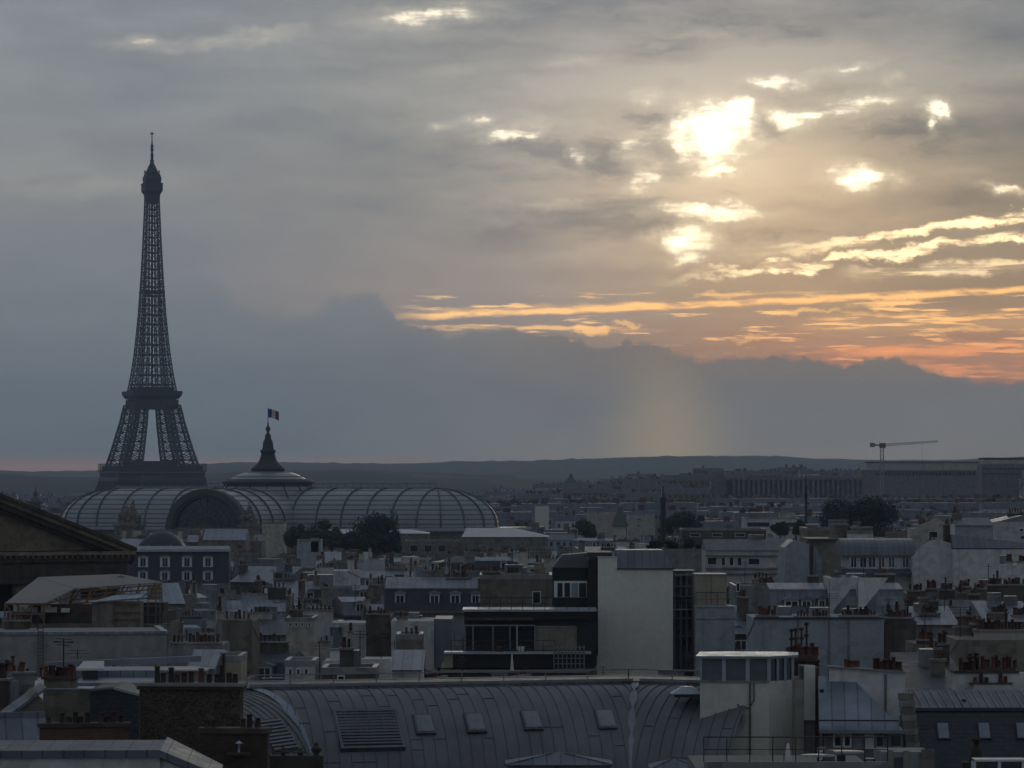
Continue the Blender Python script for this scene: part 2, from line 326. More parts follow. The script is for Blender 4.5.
plain('white_paint', (.62,.64,.65), .55, var=.06, rnd=.08); plain('canvas', (.30,.285,.27), .85, var=.12, rnd=.05); plain('painted_blue', (.20,.24,.29), .6)
plain('cloth_white', (.60,.60,.58), .8, var=.08, rnd=.05)
plain('wood', (.22,.12,.06), .7); plain('gravel', (.22,.21,.19), .9, scale=8); plain('copper_green', (.075,.10,.085), .7, .1)
plain('verdigris_dark', (.022,.034,.032), .65); plain('steel', (.24,.245,.25), .5, .4); plain('red_cloth', (.22,.03,.03), .8); plain('blue_cloth', (.02,.04,.22), .8)
plain('rust', (.20,.07,.04), .8)
def rubble():
    m, g, b, O = newmat('rubble')
    v = g.n('ShaderNodeTexVoronoi', feature='F1'); g.put(v.inputs['Vector'], g.mapping(O, scale=(2.4,2.4,3.6))); 
    v2 = g.n('ShaderNodeTexVoronoi', feature='DISTANCE_TO_EDGE'); g.put(v2.inputs['Vector'], g.mapping(O, scale=(2.4,2.4,3.6)))
    n = g.noise(O, .8, 5, .65, '3D')
    s = g.n('ShaderNodeSeparateColor'); g.put(s.inputs[0], v.outputs['Color'])
    c = g.mix(s.outputs[0], (.04,.032,.026), (.13,.115,.09)); c = g.mix(g.sm(v2.outputs['Distance'], .0, .08, 1, 0), c, (.03,.026,.022))
    c = g.mix(1.0, c, g.mix(n, (.5,.5,.5), (1.4,1.35,1.3)), 'MULTIPLY'); c = g.mix(g.sm(n, .58, .68, 0, .5), c, (.19,.17,.14))
    g.put(b.inputs['Base Color'], c); b.inputs['Roughness'].default_value = .9; bump(g, b, v2.outputs['Distance'], .1)
rubble()
def glassroof():
    m, g, b, O = newmat('glass_vault')
    s = g.n('ShaderNodeSeparateXYZ'); g.put(s.inputs[0], O)
    fr = g.m('FRACT', g.m('DIVIDE', s.outputs[2], 1.75)); lnz = g.sm(g.m('ABSOLUTE', g.m('SUBTRACT', fr, .5)), .33, .40, 0, 1)
    fx = g.m('FRACT', g.m('DIVIDE', s.outputs[0], 1.0)); lnx = g.sm(g.m('ABSOLUTE', g.m('SUBTRACT', fx, .5)), .40, .46, 0, .35)
    n = g.noise(g.mapping(O, scale=(.12,.12,.5)), 1.0, 4, .6, '3D')
    c = g.mix(n, (.19,.22,.22), (.34,.38,.37)); c = g.mix(g.m('MAXIMUM', lnz, lnx), c, (.09,.105,.105))
    g.put(b.inputs['Base Color'], c); b.inputs['Roughness'].default_value = .32; b.inputs['Specular IOR Level'].default_value = .6
    g.put(b.inputs['Roughness'], g.m('ADD', .28, g.m('MULTIPLY', lnz, .35)))
glassroof()
def leafm(name, c):
    m, g, b, O = newmat(name)
    n = g.noise(O, .35, 3, .6, '3D'); gm = g.n('ShaderNodeNewGeometry')
    k = g.m('MULTIPLY', g.lm(n, .3, .7, .55, 1.5), g.lm(gm.outputs['Random Per Island'], 0, 1, .6, 1.4))
    cb = g.n('ShaderNodeCombineColor')
    for i in range(3): g.put(cb.inputs[i], k)
    g.put(b.inputs['Base Color'], g.mix(1.0, c, cb.outputs[0], 'MULTIPLY')); b.inputs['Roughness'].default_value = .7
leafm('leaves', (.013,.020,.009)); leafm('leaves_pale', (.036,.044,.020)); plain('bark', (.06,.05,.04), .9)
def groundm():
    m, g, b, O = newmat('ground')
    n = g.noise(O, .02, 6, .65, '3D'); n2 = g.noise(O, .4, 4, .6, '3D')
    c = g.mix(n, (.05,.05,.05), (.09,.088,.08)); c = g.mix(g.sm(n2, .45, .6), c, (.04,.05,.03)); g.put(b.inputs['Base Color'], c); b.inputs['Roughness'].default_value = .9
groundm()
def hillm():
    m, g, b, O = newmat('hill_woods')
    n = g.noise(O, .004, 6, .7, '3D'); n2 = g.noise(O, .03, 4, .7, '3D')
    c = g.mix(n2, (.018,.028,.012), (.06,.08,.04)); c = g.mix(g.sm(n, .56, .66, 0, .7), c, (.16,.15,.12)); g.put(b.inputs['Base Color'], c); b.inputs['Roughness'].default_value = .95
hillm()

# ------------------------------------------------------------------ mesh helper
class MB:
    def __init__(s): s.v = []; s.f = []; s.m = []; s.mats = []; s.smooth = set()
    def mi(s, name):
        if name not in s.mats: s.mats.append(name)
        return s.mats.index(name)
    def face(s, pts, mat):
        k = len(s.v); s.v += [tuple(p) for p in pts]; s.f.append(tuple(range(k, k+len(pts)))); s.m.append(s.mi(mat)); return s
    def hexa(s, p, mat, top=None, front=None):
        """8 corners: bottom ring 0-3 (ccw from above), top ring 4-7"""
        k = len(s.v); s.v += [tuple(q) for q in p]
        for i, fc in enumerate(((3,2,1,0),(4,5,6,7),(0,1,5,4),(1,2,6,5),(2,3,7,6),(3,0,4,7))):
            s.f.append(tuple(k+a for a in fc)); mm = mat
            if i == 1 and top: mm = top
            if i == 2 and front: mm = front
            s.m.append(s.mi(mm))
        return s
    def box(s, x0, x1, y0, y1, z0, z1, mat, top=None, front=None):
        return s.hexa([(x0,y0,z0),(x1,y0,z0),(x1,y1,z0),(x0,y1,z0),(x0,y0,z1),(x1,y0,z1),(x1,y1,z1),(x0,y1,z1)], mat, top, front)
    def extrude(s, poly, axis, a, b, mat, mats=None, caps=True, capmat=None):
        """poly: (p,q) ring; axis 'x': points (t,p,q); 'y': (p,t,q); 'z': (p,q,t)"""
        def P(t, p, q): return (t,p,q) if axis == 'x' else ((p,t,q) if axis == 'y' else (p,q,t))
        n = len(poly); k = len(s.v)
        s.v += [P(a,*p) for p in poly] + [P(b,*p) for p in poly]
        for i in range(n):
            j = (i+1) % n; s.f.append((k+i, k+j, k+n+j, k+n+i)); s.m.append(s.mi(mats[i] if mats and mats[i] else mat))
        if caps:
            s.f.append(tuple(k+i for i in reversed(range(n)))); s.m.append(s.mi(capmat or mat))
            s.f.append(tuple(k+n+i for i in range(n))); s.m.append(s.mi(capmat or mat))
        return s
    def bar(s, p, q, w, mat, w2=None, n=4):
        p = Vector(p); q = Vector(q); d = (q-p)
        if d.length < 1e-6: return s
        d.normalize(); up = Vector((0,0,1)) if abs(d.z) < .95 else Vector((1,0,0))
        a = d.cross(up).normalized(); b = d.cross(a).normalized(); w2 = w if w2 is None else w2
        k = len(s.v)
        for c0, r in ((p, w), (q, w2)):
            for i in range(n):
                t = 2*pi*(i+.5)/n; s.v.append(tuple(c0+(a*cos(t)+b*sin(t))*r*(.7071 if n == 4 else .5)))
        mi = s.mi(mat)
        for i in range(n):
            j = (i+1) % n; s.f.append((k+i, k+j, k+n+j, k+n+i)); s.m.append(mi)
        s.f.append(tuple(k+i for i in reversed(range(n)))); s.m.append(mi); s.f.append(tuple(k+n+i for i in range(n))); s.m.append(mi)
        return s
    def path(s, pts, w, mat, n=4):
        for a, b in zip(pts, pts[1:]): s.bar(a, b, w, mat, n=n)
        return s
    def lathe(s, prof, n, mat, c=(0,0,0), smooth=True):
        k = len(s.v); mi = s.mi(mat)
        for r, z in prof:
            for i in range(n):
                t = 2*pi*i/n; s.v.append((c[0]+r*cos(t), c[1]+r*sin(t), c[2]+z))
        for a in range(len(prof)-1):
            for i in range(n):
                j = (i+1) % n; s.f.append((k+a*n+i, k+a*n+j, k+(a+1)*n+j, k+(a+1)*n+i)); s.m.append(mi)
                if smooth: s.smooth.add(len(s.f)-1)
        if prof[-1][0] > .001: s.f.append(tuple(k+(len(prof)-1)*n+i for i in range(n))); s.m.append(mi)
        return s
    def grid(s, rows, mat, smooth=True, closed=False):
        """rows: list of equally long point lists"""
        k = len(s.v); n = len(rows[0]); mi = s.mi(mat)
        for r in rows: s.v += [tuple(p) for p in r]
        for a in range(len(rows)-1):
            for i in range(n-1):
                s.f.append((k+a*n+i, k+a*n+i+1, k+(a+1)*n+i+1, k+(a+1)*n+i)); s.m.append(mi)
                if smooth: s.smooth.add(len(s.f)-1)
        return s
    def mesh(s, name):
        me = bpy.data.meshes.new(name); me.from_pydata(s.v, [], s.f)
        for nm in s.mats: me.materials.append(MATS[nm])
        me.polygons.foreach_set('material_index', s.m)
        if s.smooth:
            fl = [i in s.smooth for i in range(len(s.f))]; me.polygons.foreach_set('use_smooth', fl)
        me.update(); return me
    def build(s, name, parent=None):
        o = bpy.data.objects.new(name, s.mesh(name)); col.objects.link(o)
        if parent is not None: o.parent = parent
        return o
def inst(name, me, parent, loc, rz=0, scale=None):
    o = bpy.data.objects.new(name, me); col.objects.link(o); o.parent = parent; o.location = loc; o.rotation_euler = (0,0,rz)
    if scale: o.scale = scale
    return o
def tag(o, label=None, cat=None, group=None, kind=None):
    if label: o['label'] = label
    if cat: o['category'] = cat
    if group: o['group'] = group
    if kind: o['kind'] = kind
    return o
def thing(name, label, cat, loc=(0,0,0), rz=0, group=None):
    o = bpy.data.objects.new(name, None); col.objects.link(o); o.location = loc; o.rotation_euler = (0,0,rz)
    o.empty_display_size = .5
    return tag(o, label, cat, group)
def ground_z(x, y):
    """the west bank rises towards the right beyond 1.6 km"""
    t = min(1, max(0, (y-1500)/1200.0)); t = t*t*(3-2*t)
    px = 512+F*x/max(y, 50)
    k = min(1, max(0, (px-380)/420.0)); k = k*k*(3-2*k)
    return t*(3+25*k)
class Frame:
    """an upright frame whose front runs through px0 at depth Y0, turned by deg; u along the front, v into the depth"""
    def __init__(s, px0, Y0, deg=0):
        s.X0 = (px0-512)*Y0/F; s.Y0 = Y0; s.a = R(deg); s.c = cos(s.a); s.s = sin(s.a)
    def u(s, px, v=0.0):
        k = (px-512)/F; return (k*s.Y0-s.X0+v*(s.s+k*s.c))/(s.c-k*s.s)
    def z(s, py, u=0.0, v=0.0): return CZ-(py-HY)*(s.Y0+u*s.s+v*s.c)/F
    def root(s, name, label, cat, group=None): return thing(name, label, cat, (s.X0, s.Y0, 0), s.a, group)
    def world(s, u, v): return (s.X0+u*s.c-v*s.s, s.Y0+u*s.s+v*s.c)
FOOT = []      # footprints of the hand placed buildings (x0, x1, y0, y1)
PROTECT = []   # picture ranges a nearer filler building must not cover: (px0, px1, lowest visible py, Y)
LAND = []      # landmarks used in labels: (px, py, phrase)
def foot(fr, u0, u1, v0, v1, px=None, ylow=None):
    ps = [fr.world(u, v) for u in (u0, u1) for v in (v0, v1)]
    FOOT.append((min(p[0] for p in ps), max(p[0] for p in ps), min(p[1] for p in ps), max(p[1] for p in ps)))
    if px: PROTECT.append((px[0], px[1], ylow, fr.Y0))
# shared small meshes
def pot_mesh(kind):
    m = MB(); mat = {0:'terracotta', 1:'pot_dark', 2:'pot_cream'}[kind]
    m.lathe([(.15,0),(.135,.45),(.12,.62),(.155,.64),(.155,.72),(.11,.72),(.10,.6)], 8, mat); return m.mesh('chimney_pot')
def cowl_mesh():
    m = MB(); m.lathe([(.1,0),(.1,1.1),(.17,1.12),(.17,1.3),(.1,1.32),(.1,1.5),(.2,1.52),(.2,1.62),(.02,1.75)], 8, 'pot_dark'); return m.mesh('chimney_cowl')
POT = [pot_mesh(i) for i in range(3)]; COWL = cowl_mesh()
def win_mesh(w, h, mull=True, frame='white_paint', pane='glass_dark', name='window'):
    m = MB(); t = .09
    m.box(-w/2-t, w/2+t, -.05, .05, 0, t, frame); m.box(-w/2-t, w/2+t, -.05, .05, h-t, h, frame)
    m.box(-w/2-t, -w/2, -.05, .05, t, h-t, frame); m.box(w/2, w/2+t, -.05, .05, t, h-t, frame)
    if mull: m.box(-.045, .045, -.04, .04, t, h-t, frame)
    m.box(-w/2, -.045 if mull else w/2, -.01, .03, t, h-t, pane)
    if mull: m.box(.045, w/2, -.01, .03, t, h-t, pane)
    return m.mesh(name)
WIN = win_mesh(1.05, 1.75); WINS = win_mesh(.8, 1.2); WIND = win_mesh(1.05, 1.75, True, 'zinc_plain')
def sky_mesh():
    m = MB(); m.box(-.4,.4,-.6,.6,-.05,.07,'steel'); m.box(-.32,.32,-.52,.52,.06,.085,'pane_light'); return m.mesh('skylight')
SKYL = sky_mesh()
def pots_row(parent, p, q, n, rng, mats=(0,0,0,1), sub=True, z=None, smin=.55, smax=.95, cowls=0.0):
    """n pots in a row from p to q (local points on a chimney top)"""
    p = Vector(p); q = Vector(q)
    for i in range(n):
        t = (i+.5)/n; c = p.lerp(q, t)
        if rng.random() < .1: continue
        s = rng.uniform(smin, smax)
        if rng.random() < cowls: inst('chimney_cowl', COWL, parent, c, rng.random(), (s,s,s)); continue
        o = inst('chimney_pot', POT[rng.choice(mats)], parent, c, rng.random()*6, (s*1.05, s*1.05, s*rng.uniform(.7, 1.25))); o.rotation_euler = (rng.gauss(0,.05), rng.gauss(0,.05), rng.random()*6)
# ------------------------------------------------------------------ ground and hills
def build_ground():
    xs = [-2600+5200*i/60 for i in range(61)]; ys = [-250+12050*j/90 for j in range(91)]
    m = MB(); m.grid([[(x, y, ground_z(x, y)) for x in xs] for y in ys], 'ground'); tag(m.build('ground'), kind='structure')
build_ground()
def crest_py(px):
    pts = [(-600,474),(0,471),(40,472),(95,471),(140,468),(210,464),(256,462),(320,463),(400,464),(460,462),(512,461),(580,459),(640,457),(700,456),(760,456),(820,459),(860,460),(940,460),(1024,457),(1700,462)]
    for (a, ya), (b, yb) in zip(pts, pts[1:]):
        if a <= px <= b: t = (px-a)/(b-a); t = t*t*(3-2*t); return ya+(yb-ya)*t
    return 464
def build_hills():
    m = MB(); rows = []
    xs = [-2550+5100*i/300 for i in range(301)]
    YC = 9800.0
    for j in range(26):
        y = 6600+ (11400-6600)*j/25
        row = []
        for x in xs:
            px = 512+F*x/YC; crest = CZ-(crest_py(px)-HY)*YC/F
            t = max(0, 1-abs(y-YC)/3300.0) if y < YC else max(0, 1-(y-YC)/4000.0)
            t = t*t*(3-2*t)
            g0 = ground_z(x, y)
            z = g0+(crest-g0)*t - 1 + (1 if t > 0 else 0)
            z += mnoise.noise(Vector((x/420., y/420., 0)))*14*t*(1-t*.85)
            z += (mnoise.noise(Vector((x/34., y/60., 4)))*3.4+mnoise.noise(Vector((x/13., y/60., 4)))*1.8)*min(1, t*2)
            if j == 0: z = g0-3
            row.append((x, y, z))
        rows.append(row)
    m.grid(rows, 'hill_woods', smooth=False); tag(m.build('hills'), kind='structure')
build_hills()
# a lower wooded spur in front of them on the left and centre
def build_spur():
    m = MB(); rows = []; xs = [-1500+3000*i/220 for i in range(221)]
    for j in range(12):
        t = j/11.0; y = 4800+1400*t; row = []
        for x in xs:
            px = 512+F*x/5600.; top = CZ-(( 474 if px < 120 else (473 if px < 520 else 476))+3*sin(px/70.)-HY)*5600/F
            k = sin(pi*t)**.7 if 0 < t < 1 else 0
            g0 = ground_z(x, y); z = g0-2+(max(top, g0+6)-g0+2)*k
            z += (mnoise.noise(Vector((x/22., y/50., 2)))*2.4+mnoise.noise(Vector((x/9., y/50., 2)))*1.4)*k
            row.append((x, y, z))
        rows.append(row)
    m.grid(rows, 'hill_woods', smooth=False); tag(m.build('wooded_spur'), kind='structure')
build_spur()

# ------------------------------------------------------------------ iron tower
def build_tower():
    Y = 3000.0; cx = (152-512)*Y/F
    rt = thing('lattice_tower', 'tall dark iron lattice tower rising behind the glass roofed hall', 'tower', (cx, Y, 0), R(19))
    def lerp_t(tab, z):
        for (a, va), (b, vb) in zip(tab, tab[1:]):
            if a <= z <= b: return va+(vb-va)*(z-a)/(b-a)
        return tab[-1][1] if z > tab[-1][0] else tab[0][1]
    out = [(0,62),(20,51),(40,37.5),(57,31.8),(75,26.3),(95,21.0),(115,17.0),(128,14.4),(150,11.6),(178,9.2),(205,7.6),(235,6.2),(270,4.9),(277,5.0)]
    lw = [(0,25),(57,15.5),(115,10.2),(128,8.3),(150,6.6),(178,5.0),(205,3.7),(235,2.7),(270,2.2)]
    O = lambda z: lerp_t(out, z); L = lambda z: lerp_t(lw, z)
    def leg(sx, sy, zs, mb, ch, br):
        cor = lambda z, a, b: (sx*(O(z)-a*L(z)), sy*(O(z)-b*L(z)), z)
        for z0, z1 in zip(zs, zs[1:]):
            for a in (0,1):
                for b in (0,1): mb.bar(cor(z0,a,b), cor(z1,a,b), ch, 'tower_iron')
            for (a0,b0,a1,b1) in ((0,0,1,0),(1,0,1,1),(1,1,0,1),(0,1,0,0)):
                mb.bar(cor(z0,a0,b0), cor(z1,a1,b1), br, 'tower_iron'); mb.bar(cor(z0,a1,b1), cor(z1,a0,b0), br, 'tower_iron')
                mb.bar(cor(z1,a0,b0), cor(z1,a1,b1), br*1.5, 'tower_iron')
                h = (z0+z1)/2
                mid = lambda z,a,b,c,d: tuple((p+q)/2 for p,q in zip(cor(z,a,b), cor(z,c,d)))
                mb.bar(mid(z0,a0,b0,a1,b1), cor(h,a1,b1), br*.7, 'tower_iron'); mb.bar(mid(z0,a0,b0,a1,b1), cor(h,a0,b0), br*.7, 'tower_iron')
    for sx in (-1,1):
        for sy in (-1,1):
            mb = MB(); leg(sx, sy, [0,14,28,42,53], mb, 1.3, .7); leg(sx, sy, [59,66,73,80,87,94,101,108], mb, 1.25, .62)
            mb.build('leg', rt)
    # first platform
    m = MB()
    def ring(m, r, z0, z1, r2=None, mat='tower_iron', thick=None):
        r2 = r if r2 is None else r2; m.hexa([(-r,-r,z0),(r,-r,z0),(r,r,z0),(-r,r,z0),(-r2,-r2,z1),(r2,-r2,z1),(r2,r2,z1),(-r2,r2,z1)], mat)
    def ringframe(m, r, z0, z1, w, r2=None):
        r2 = r if r2 is None else r2
        c = [(-1,-1),(1,-1),(1,1),(-1,1)]
        for i in range(4):
            a, b = c[i], c[(i+1)%4]
            m.hexa([(a[0]*r,a[1]*r,z0),(b[0]*r,b[1]*r,z0),(b[0]*(r-w),b[1]*(r-w),z0),(a[0]*(r-w),a[1]*(r-w),z0),
                    (a[0]*r2,a[1]*r2,z1),(b[0]*r2,b[1]*r2,z1),(b[0]*(r2-w),b[1]*(r2-w),z1),(a[0]*(r2-w),a[1]*(r2-w),z1)], 'tower_iron')
    ringframe(m, 34.2, 53.5, 57, 22, 34.8); ringframe(m, 35.3, 57.3, 58.2, 22)
    ringframe(m, 35.6, 50, 53.2, 1.6, 34.6); ringframe(m, 35.2, 36.5, 38, 1.5); ringframe(m, 35.2, 43.5, 44.6, 1.2)
    for i in range(26):
        t = -35+70*i/25.
        for s_ in (-1,1):
            m.bar((t, s_*35, 37), (t, s_*35, 51), .9, 'tower_iron'); m.bar((s_*35, t, 37), (s_*35, t, 51), .9, 'tower_iron')
            if i < 25:
                t2 = t+70/25.
                m.bar((t, s_*34.7, 38), (t2, s_*34.7, 44), .7, 'tower_iron'); m.bar((t2, s_*34.7, 38), (t, s_*34.7, 44), .7, 'tower_iron')
                m.bar((s_*34.7, t, 38), (s_*34.7, t2, 44), .7, 'tower_iron'); m.bar((s_*34.7, t2, 38), (s_*34.7, t, 44), .7, 'tower_iron')
    m.box(-35.2,35.2,-34.9,-34.5,37.5,52,'tower_iron') ; m.box(-34.9,-34.5,-35.2,35.2,37.5,52,'tower_iron'); m.box(34.5,34.9,-35.2,35.2,37.5,52,'tower_iron')
    m.build('first_platform', rt)
    m = MB()
    for i in range(36):
        t = -35.5+71*i/35.
        for s_ in (-1,1): m.bar((t, s_*35.5, 58), (t, s_*35.5, 63.2), .22, 'tower_iron'); m.bar((s_*35.5, t, 58), (s_*35.5, t, 63.2), .22, 'tower_iron')
    ringframe(m, 35.7, 63, 63.5, .4); ringframe(m, 35.7, 60, 60.2, .3); ringframe(m, 33, 58.2, 61.8, 9); m.box(-15,15,-24,24,58.2,65.5,'tower_iron')
    m.build('gallery', rt)
    # arches under the first platform
    for s_ in (-1,1):
        for ax in (0,1):
            m = MB(); pts = []; pts2 = []
            for i in range(25):
                a = pi*i/24; x, z = -37*cos(a), 8+28*sin(a); q = s_*(50-13*(z/40.)); pts.append((x,q,z) if ax == 0 else (q,x,z)); pts2.append((x*1.08,q,z+3) if ax == 0 else (q,x*1.08,z+3))
            m.path(pts, 1.2, 'tower_iron'); m.path(pts2, 1.0, 'tower_iron')
            for a, b in zip(pts, pts2): m.bar(a, b, .5, 'tower_iron')
            m.build('arch', rt)
    # second platform
    m = MB(); ring(m, 17.6, 104.5, 106.2, 17.2); ringframe(m, 17.6, 106.2, 112, 1.2, 16.8)
    for i in range(9):
        t = -17+34*i/8.
        for s_ in (-1,1): m.bar((t, s_*17.2, 105), (t, s_*16.9, 113), .7, 'tower_iron'); m.bar((s_*17.2, t, 105), (s_*16.9, t, 113), .7, 'tower_iron')
    ring(m, 16.6, 105.5, 113.5, 15.8); ring(m, 17.5, 113.5, 116, 19.2); ring(m, 19.6, 116, 117.2); ringframe(m, 19.9, 117.2, 119.2, .5); ring(m, 14.5, 117, 122)
    m.build('second_platform', rt)
    # shaft: four slender corner lattices, tied by crosses
    zs = [117,124,131.5,139.5,147.5,155.5,163.5,171.5,179,186.5,194,201,208,215,221.5,228,234,240,246,251.5,257,262,267,272,276.5]
    for sx in (-1,1):
        for sy in (-1,1):
            mb = MB(); 
            for z0, z1 in zip(zs, zs[1:]):
                k = max(.55, 1.0-(z0-117)/300.); leg(sx, sy, [z0, z1], mb, .8*k, .36*k)
            mb.build('corner_lattice', rt)
    m = MB()
    for z0, z1 in zip(zs, zs[1:]):
        k = max(.6, 1-(z0-117)/300.)
        for s_ in (-1,1):
            for ax in (0,1):
                def pt(t, z, q): p = (t, s_*(O(z)-.1)) if ax == 0 else (s_*(O(z)-.1), t); return (p[0], p[1], z)
                a0, a1 = O(z0)-L(z0), O(z1)-L(z1)
                m.bar(pt(-a0,z0,0), pt(a1,z1,0), .5*k, 'tower_iron'); m.bar(pt(a0,z0,0), pt(-a1,z1,0), .5*k, 'tower_iron')
                m.bar(pt(-O(z1),z1,0), pt(O(z1),z1,0), .9*k, 'tower_iron')
    m.build('cross_bracing', rt)
    m = MB()
    m.box(-.7,.7,-.7,.7,117,276,'tower_iron')
    for z0, z1 in zip(zs, zs[1:]):
        m.box(-1.2,1.2,-1.2,1.2,z0-.3,z0+.3,'tower_iron')
    ringframe(m, 8.5, 196, 198, 2)
    m.build('lift_core', rt)
    m = MB(); ring(m, 4.9, 268, 274, 5.4); ring(m, 5.6, 274, 276.5, 7.0); ring(m, 7.1, 276.5, 281.5); ring(m, 6.6, 281.5, 283, 6.2); ring(m, 5.9, 283, 286, 6.3); ring(m, 6.3, 286, 289, 5.2)
    ringframe(m, 7.3, 281.3, 282.3, .3)
    m.lathe([(5.4,288.5),(5.6,289.4),(4.6,291.5),(3.3,294.2),(2.5,296),(1.6,297),(1.6,299.5),(1.2,300)], 12, 'tower_iron')
    for i in range(8):
        a = i*pi/4; m.bar((5.8*cos(a),5.8*sin(a),287), (6.2*cos(a),6.2*sin(a),292), .5, 'tower_iron')
    m.build('top_platform', rt)
    m = MB(); m.bar((0,0,299),(0,0,304),2.2,'tower_iron',n=8); m.bar((0,0,304),(0,0,312),1.7,'tower_iron',n=8); m.bar((0,0,312),(0,0,320.5),.85,'tower_iron',n=8); m.bar((-1.6,0,319.6),(1.6,0,319.6),.7,'tower_iron'); m.bar((0,-1.6,318.8),(0,1.6,318.8),.6,'tower_iron')
    for z in (303,307,309.5): m.box(-1.3,1.3,-1.3,1.3,z,z+.8,'tower_iron')
    m.build('antenna', rt)
def warp_tower():
    tab = [(0,0),(50,42.5),(57,49.5),(104.5,99.5),(115,109),(122,117),(200,195.5),(276,272),(297,294.5),(321,320)]
    rt = [o for o in col.objects if o.name == 'lattice_tower'][0]
    for o in rt.children:
        for v in o.data.vertices:
            z = v.co.z
            for (a, A), (b, B) in zip(tab, tab[1:]):
                if a <= z <= b: v.co.z = A+(B-A)*(z-a)/(b-a); break
build_tower(); warp_tower(); LAND.append((152,300,'the tall iron tower'))

# ------------------------------------------------------------------ glass roofed exhibition hall
def build_hall():
    Y = 1430.0; a = R(-20); cx = (268-512)*Y/F
    rt = thing('glass_roofed_hall', 'great exhibition hall with arched glass roofs and a dome in front of the iron tower', 'exhibition hall', (cx, Y, 0), a)
    H0, HT, HW = 26.8, 41.0, 21.0
    def vault(x, t, r=0.0):     # t 0..pi over the section
        return (x, -(HW+r)*cos(t), H0+(HT-H0+r)*sin(t)**.9)
    m = MB(); N = 20
    m.grid([[vault(x, pi*i/N) for i in range(N+1)] for x in [-61.5+130*k/32. for k in range(33)]], 'glass_vault')
    m.build('glass_vault', rt)
    for s_ in (-1,1):   # round ends
        m = MB(); rows = []
        for k in range(13):
            ph = -pi/2+pi*k/12.
            rows.append([((-61.5 if s_ < 0 else 68.5)+s_*(HW*1.12*cos(ph)*cos(th)), HW*sin(ph)*cos(th), H0+(HT-H0)*sin(th)**.9) for th in [pi/2*i/10. for i in range(11)]])
        m.grid(rows, 'glass_vault'); m.build('glass_end', rt)
    for x in [-61.5+10.0*k for k in range(14)]:
        if abs(x) < 15: continue
        m = MB(); m.path([vault(x, pi*i/N, .25) for i in range(N+1)], .5, 'zinc_dark'); m.build('roof_rib', rt)
    for s_ in (-1,1):
        for k in range(0, 9):
            ph = -pi/2+pi*(k+.0)/8.
            m = MB(); m.path([((-61.5 if s_ < 0 else 68.5)+s_*((HW+.2)*1.12*cos(ph)*cos(th)), (HW+.2)*sin(ph)*cos(th), H0+(HT-H0+.2)*sin(th)**.9) for th in [pi/2*i/10. for i in range(11)]], .45, 'zinc_dark'); m.build('roof_rib', rt)
    m = MB(); m.box(-63,70,-1.3,1.3,HT-.1,HT+.8,'zinc_plain'); 
    for i in range(44): x = -63+i*3.07; m.bar((x,-1.2,HT+.8),(x,-1.2,HT+1.9),.12,'iron')
    m.bar((-63,-1.2,HT+1.9),(69,-1.2,HT+1.9),.14,'iron'); m.build('ridge_walkway', rt)
    # transept towards the viewer
    TW, TT = 15.5, 40.8; PX = 4.6
    m = MB(); m.grid([[(PX-(TW)*cos(pi*i/N), y, H0+(TT-H0)*sin(pi*i/N)**.95) for i in range(N+1)] for y in [-63+6*k for k in range(9)]], 'glass_vault'); m.build('transept_vault', rt)
    for y in (-52, -41, -30): m = MB(); m.path([(PX-(TW+.25)*cos(pi*i/N), y, H0+(TT-H0+.25)*sin(pi*i/N)**.95) for i in range(N+1)], .5, 'zinc_dark'); m.build('roof_rib', rt)
    # dome
    m = MB(); m.lathe([(27,H0),(25.5,31),(22,35.5),(18.8,39),(16.6,41.6),(15.9,42.8)], 32, 'glass_vault'); m.build('dome', rt)
    for k in range(16):
        t = 2*pi*k/16; m = MB(); m.path([(r*cos(t), r*sin(t), z) for r, z in [(27.2,H0),(25.7,31),(22.2,35.5),(19,39),(16.8,41.6),(16.1,42.8)]], .5, 'zinc_dark'); m.build('dome_rib', rt)
    m = MB(); m.lathe([(15.9,42.5),(17.2,42.8),(17.4,43.6),(16.2,44.5),(14.2,44.7),(13.2,44.8)], 32, 'lead_dark', smooth=False); m.build('dome_cornice', rt)
    m = MB(); m.lathe([(14.4,44.6),(12,46.0),(9,47.0),(6,47.6),(3,48)], 32, 'glass_vault'); m.build('dome_cap', rt)
    m = MB(); m.lathe([(3,44.8),(2.4,46.5),(6.2,47.6),(6.6,48.4),(5.6,49.2),(4.4,50.2),(3.3,51.7),(2.8,53.2),(2.5,54.4),(3.0,54.8),(2.9,55.5),(2.2,55.9),(2.0,57.4),(1.7,59.2),(1.25,59.6),(1.15,61.0),(.95,61.4),(.5,62),(.45,62.6),(.95,63.2),(.85,64),(.35,64.6),(.25,66)], 16, 'verdigris_dark'); m.build('lantern', rt)
    m = MB(); m.bar((0,0,65.5),(0,0,71.5),.28,'iron',n=6); m.build('flagpole', rt)
    # walls
    m = MB(); m.box(-87,94,-27,27,0,H0-1.2,'stone'); m.extrude([(-88.5,-29),(95.5,-29),(95.5,29),(-88.5,29)], 'z', H0-1.2, H0-.2, 'zinc_light'); 
    m.box(-27,27,-64,-27.1,0,H0-1.3,'stone'); m.box(-20,20,-69,-64.1,0,H0-.5,'stone'); m.build('wall', rt)
    # porch arch
    m = MB(); n = 24; yf = -66.5
    for k in range(n):
        t0, t1 = pi*k/n, pi*(k+1)/n
        for (ri, ro, y0, y1, mt) in ((13.4, 15.8, yf-.6, -63, 'copper_green'), (12.4, 13.4, yf, -63.2, 'lead_dark')):
            q = lambda r, t, y: (PX-r*cos(t), y, H0-.4+r*.93*sin(t))
            m.hexa([q(ri,t0,y0), q(ro,t0,y0), q(ro,t0,y1), q(ri,t0,y1), q(ri,t1,y0), q(ro,t1,y0), q(ro,t1,y1), q(ri,t1,y1)], mt)
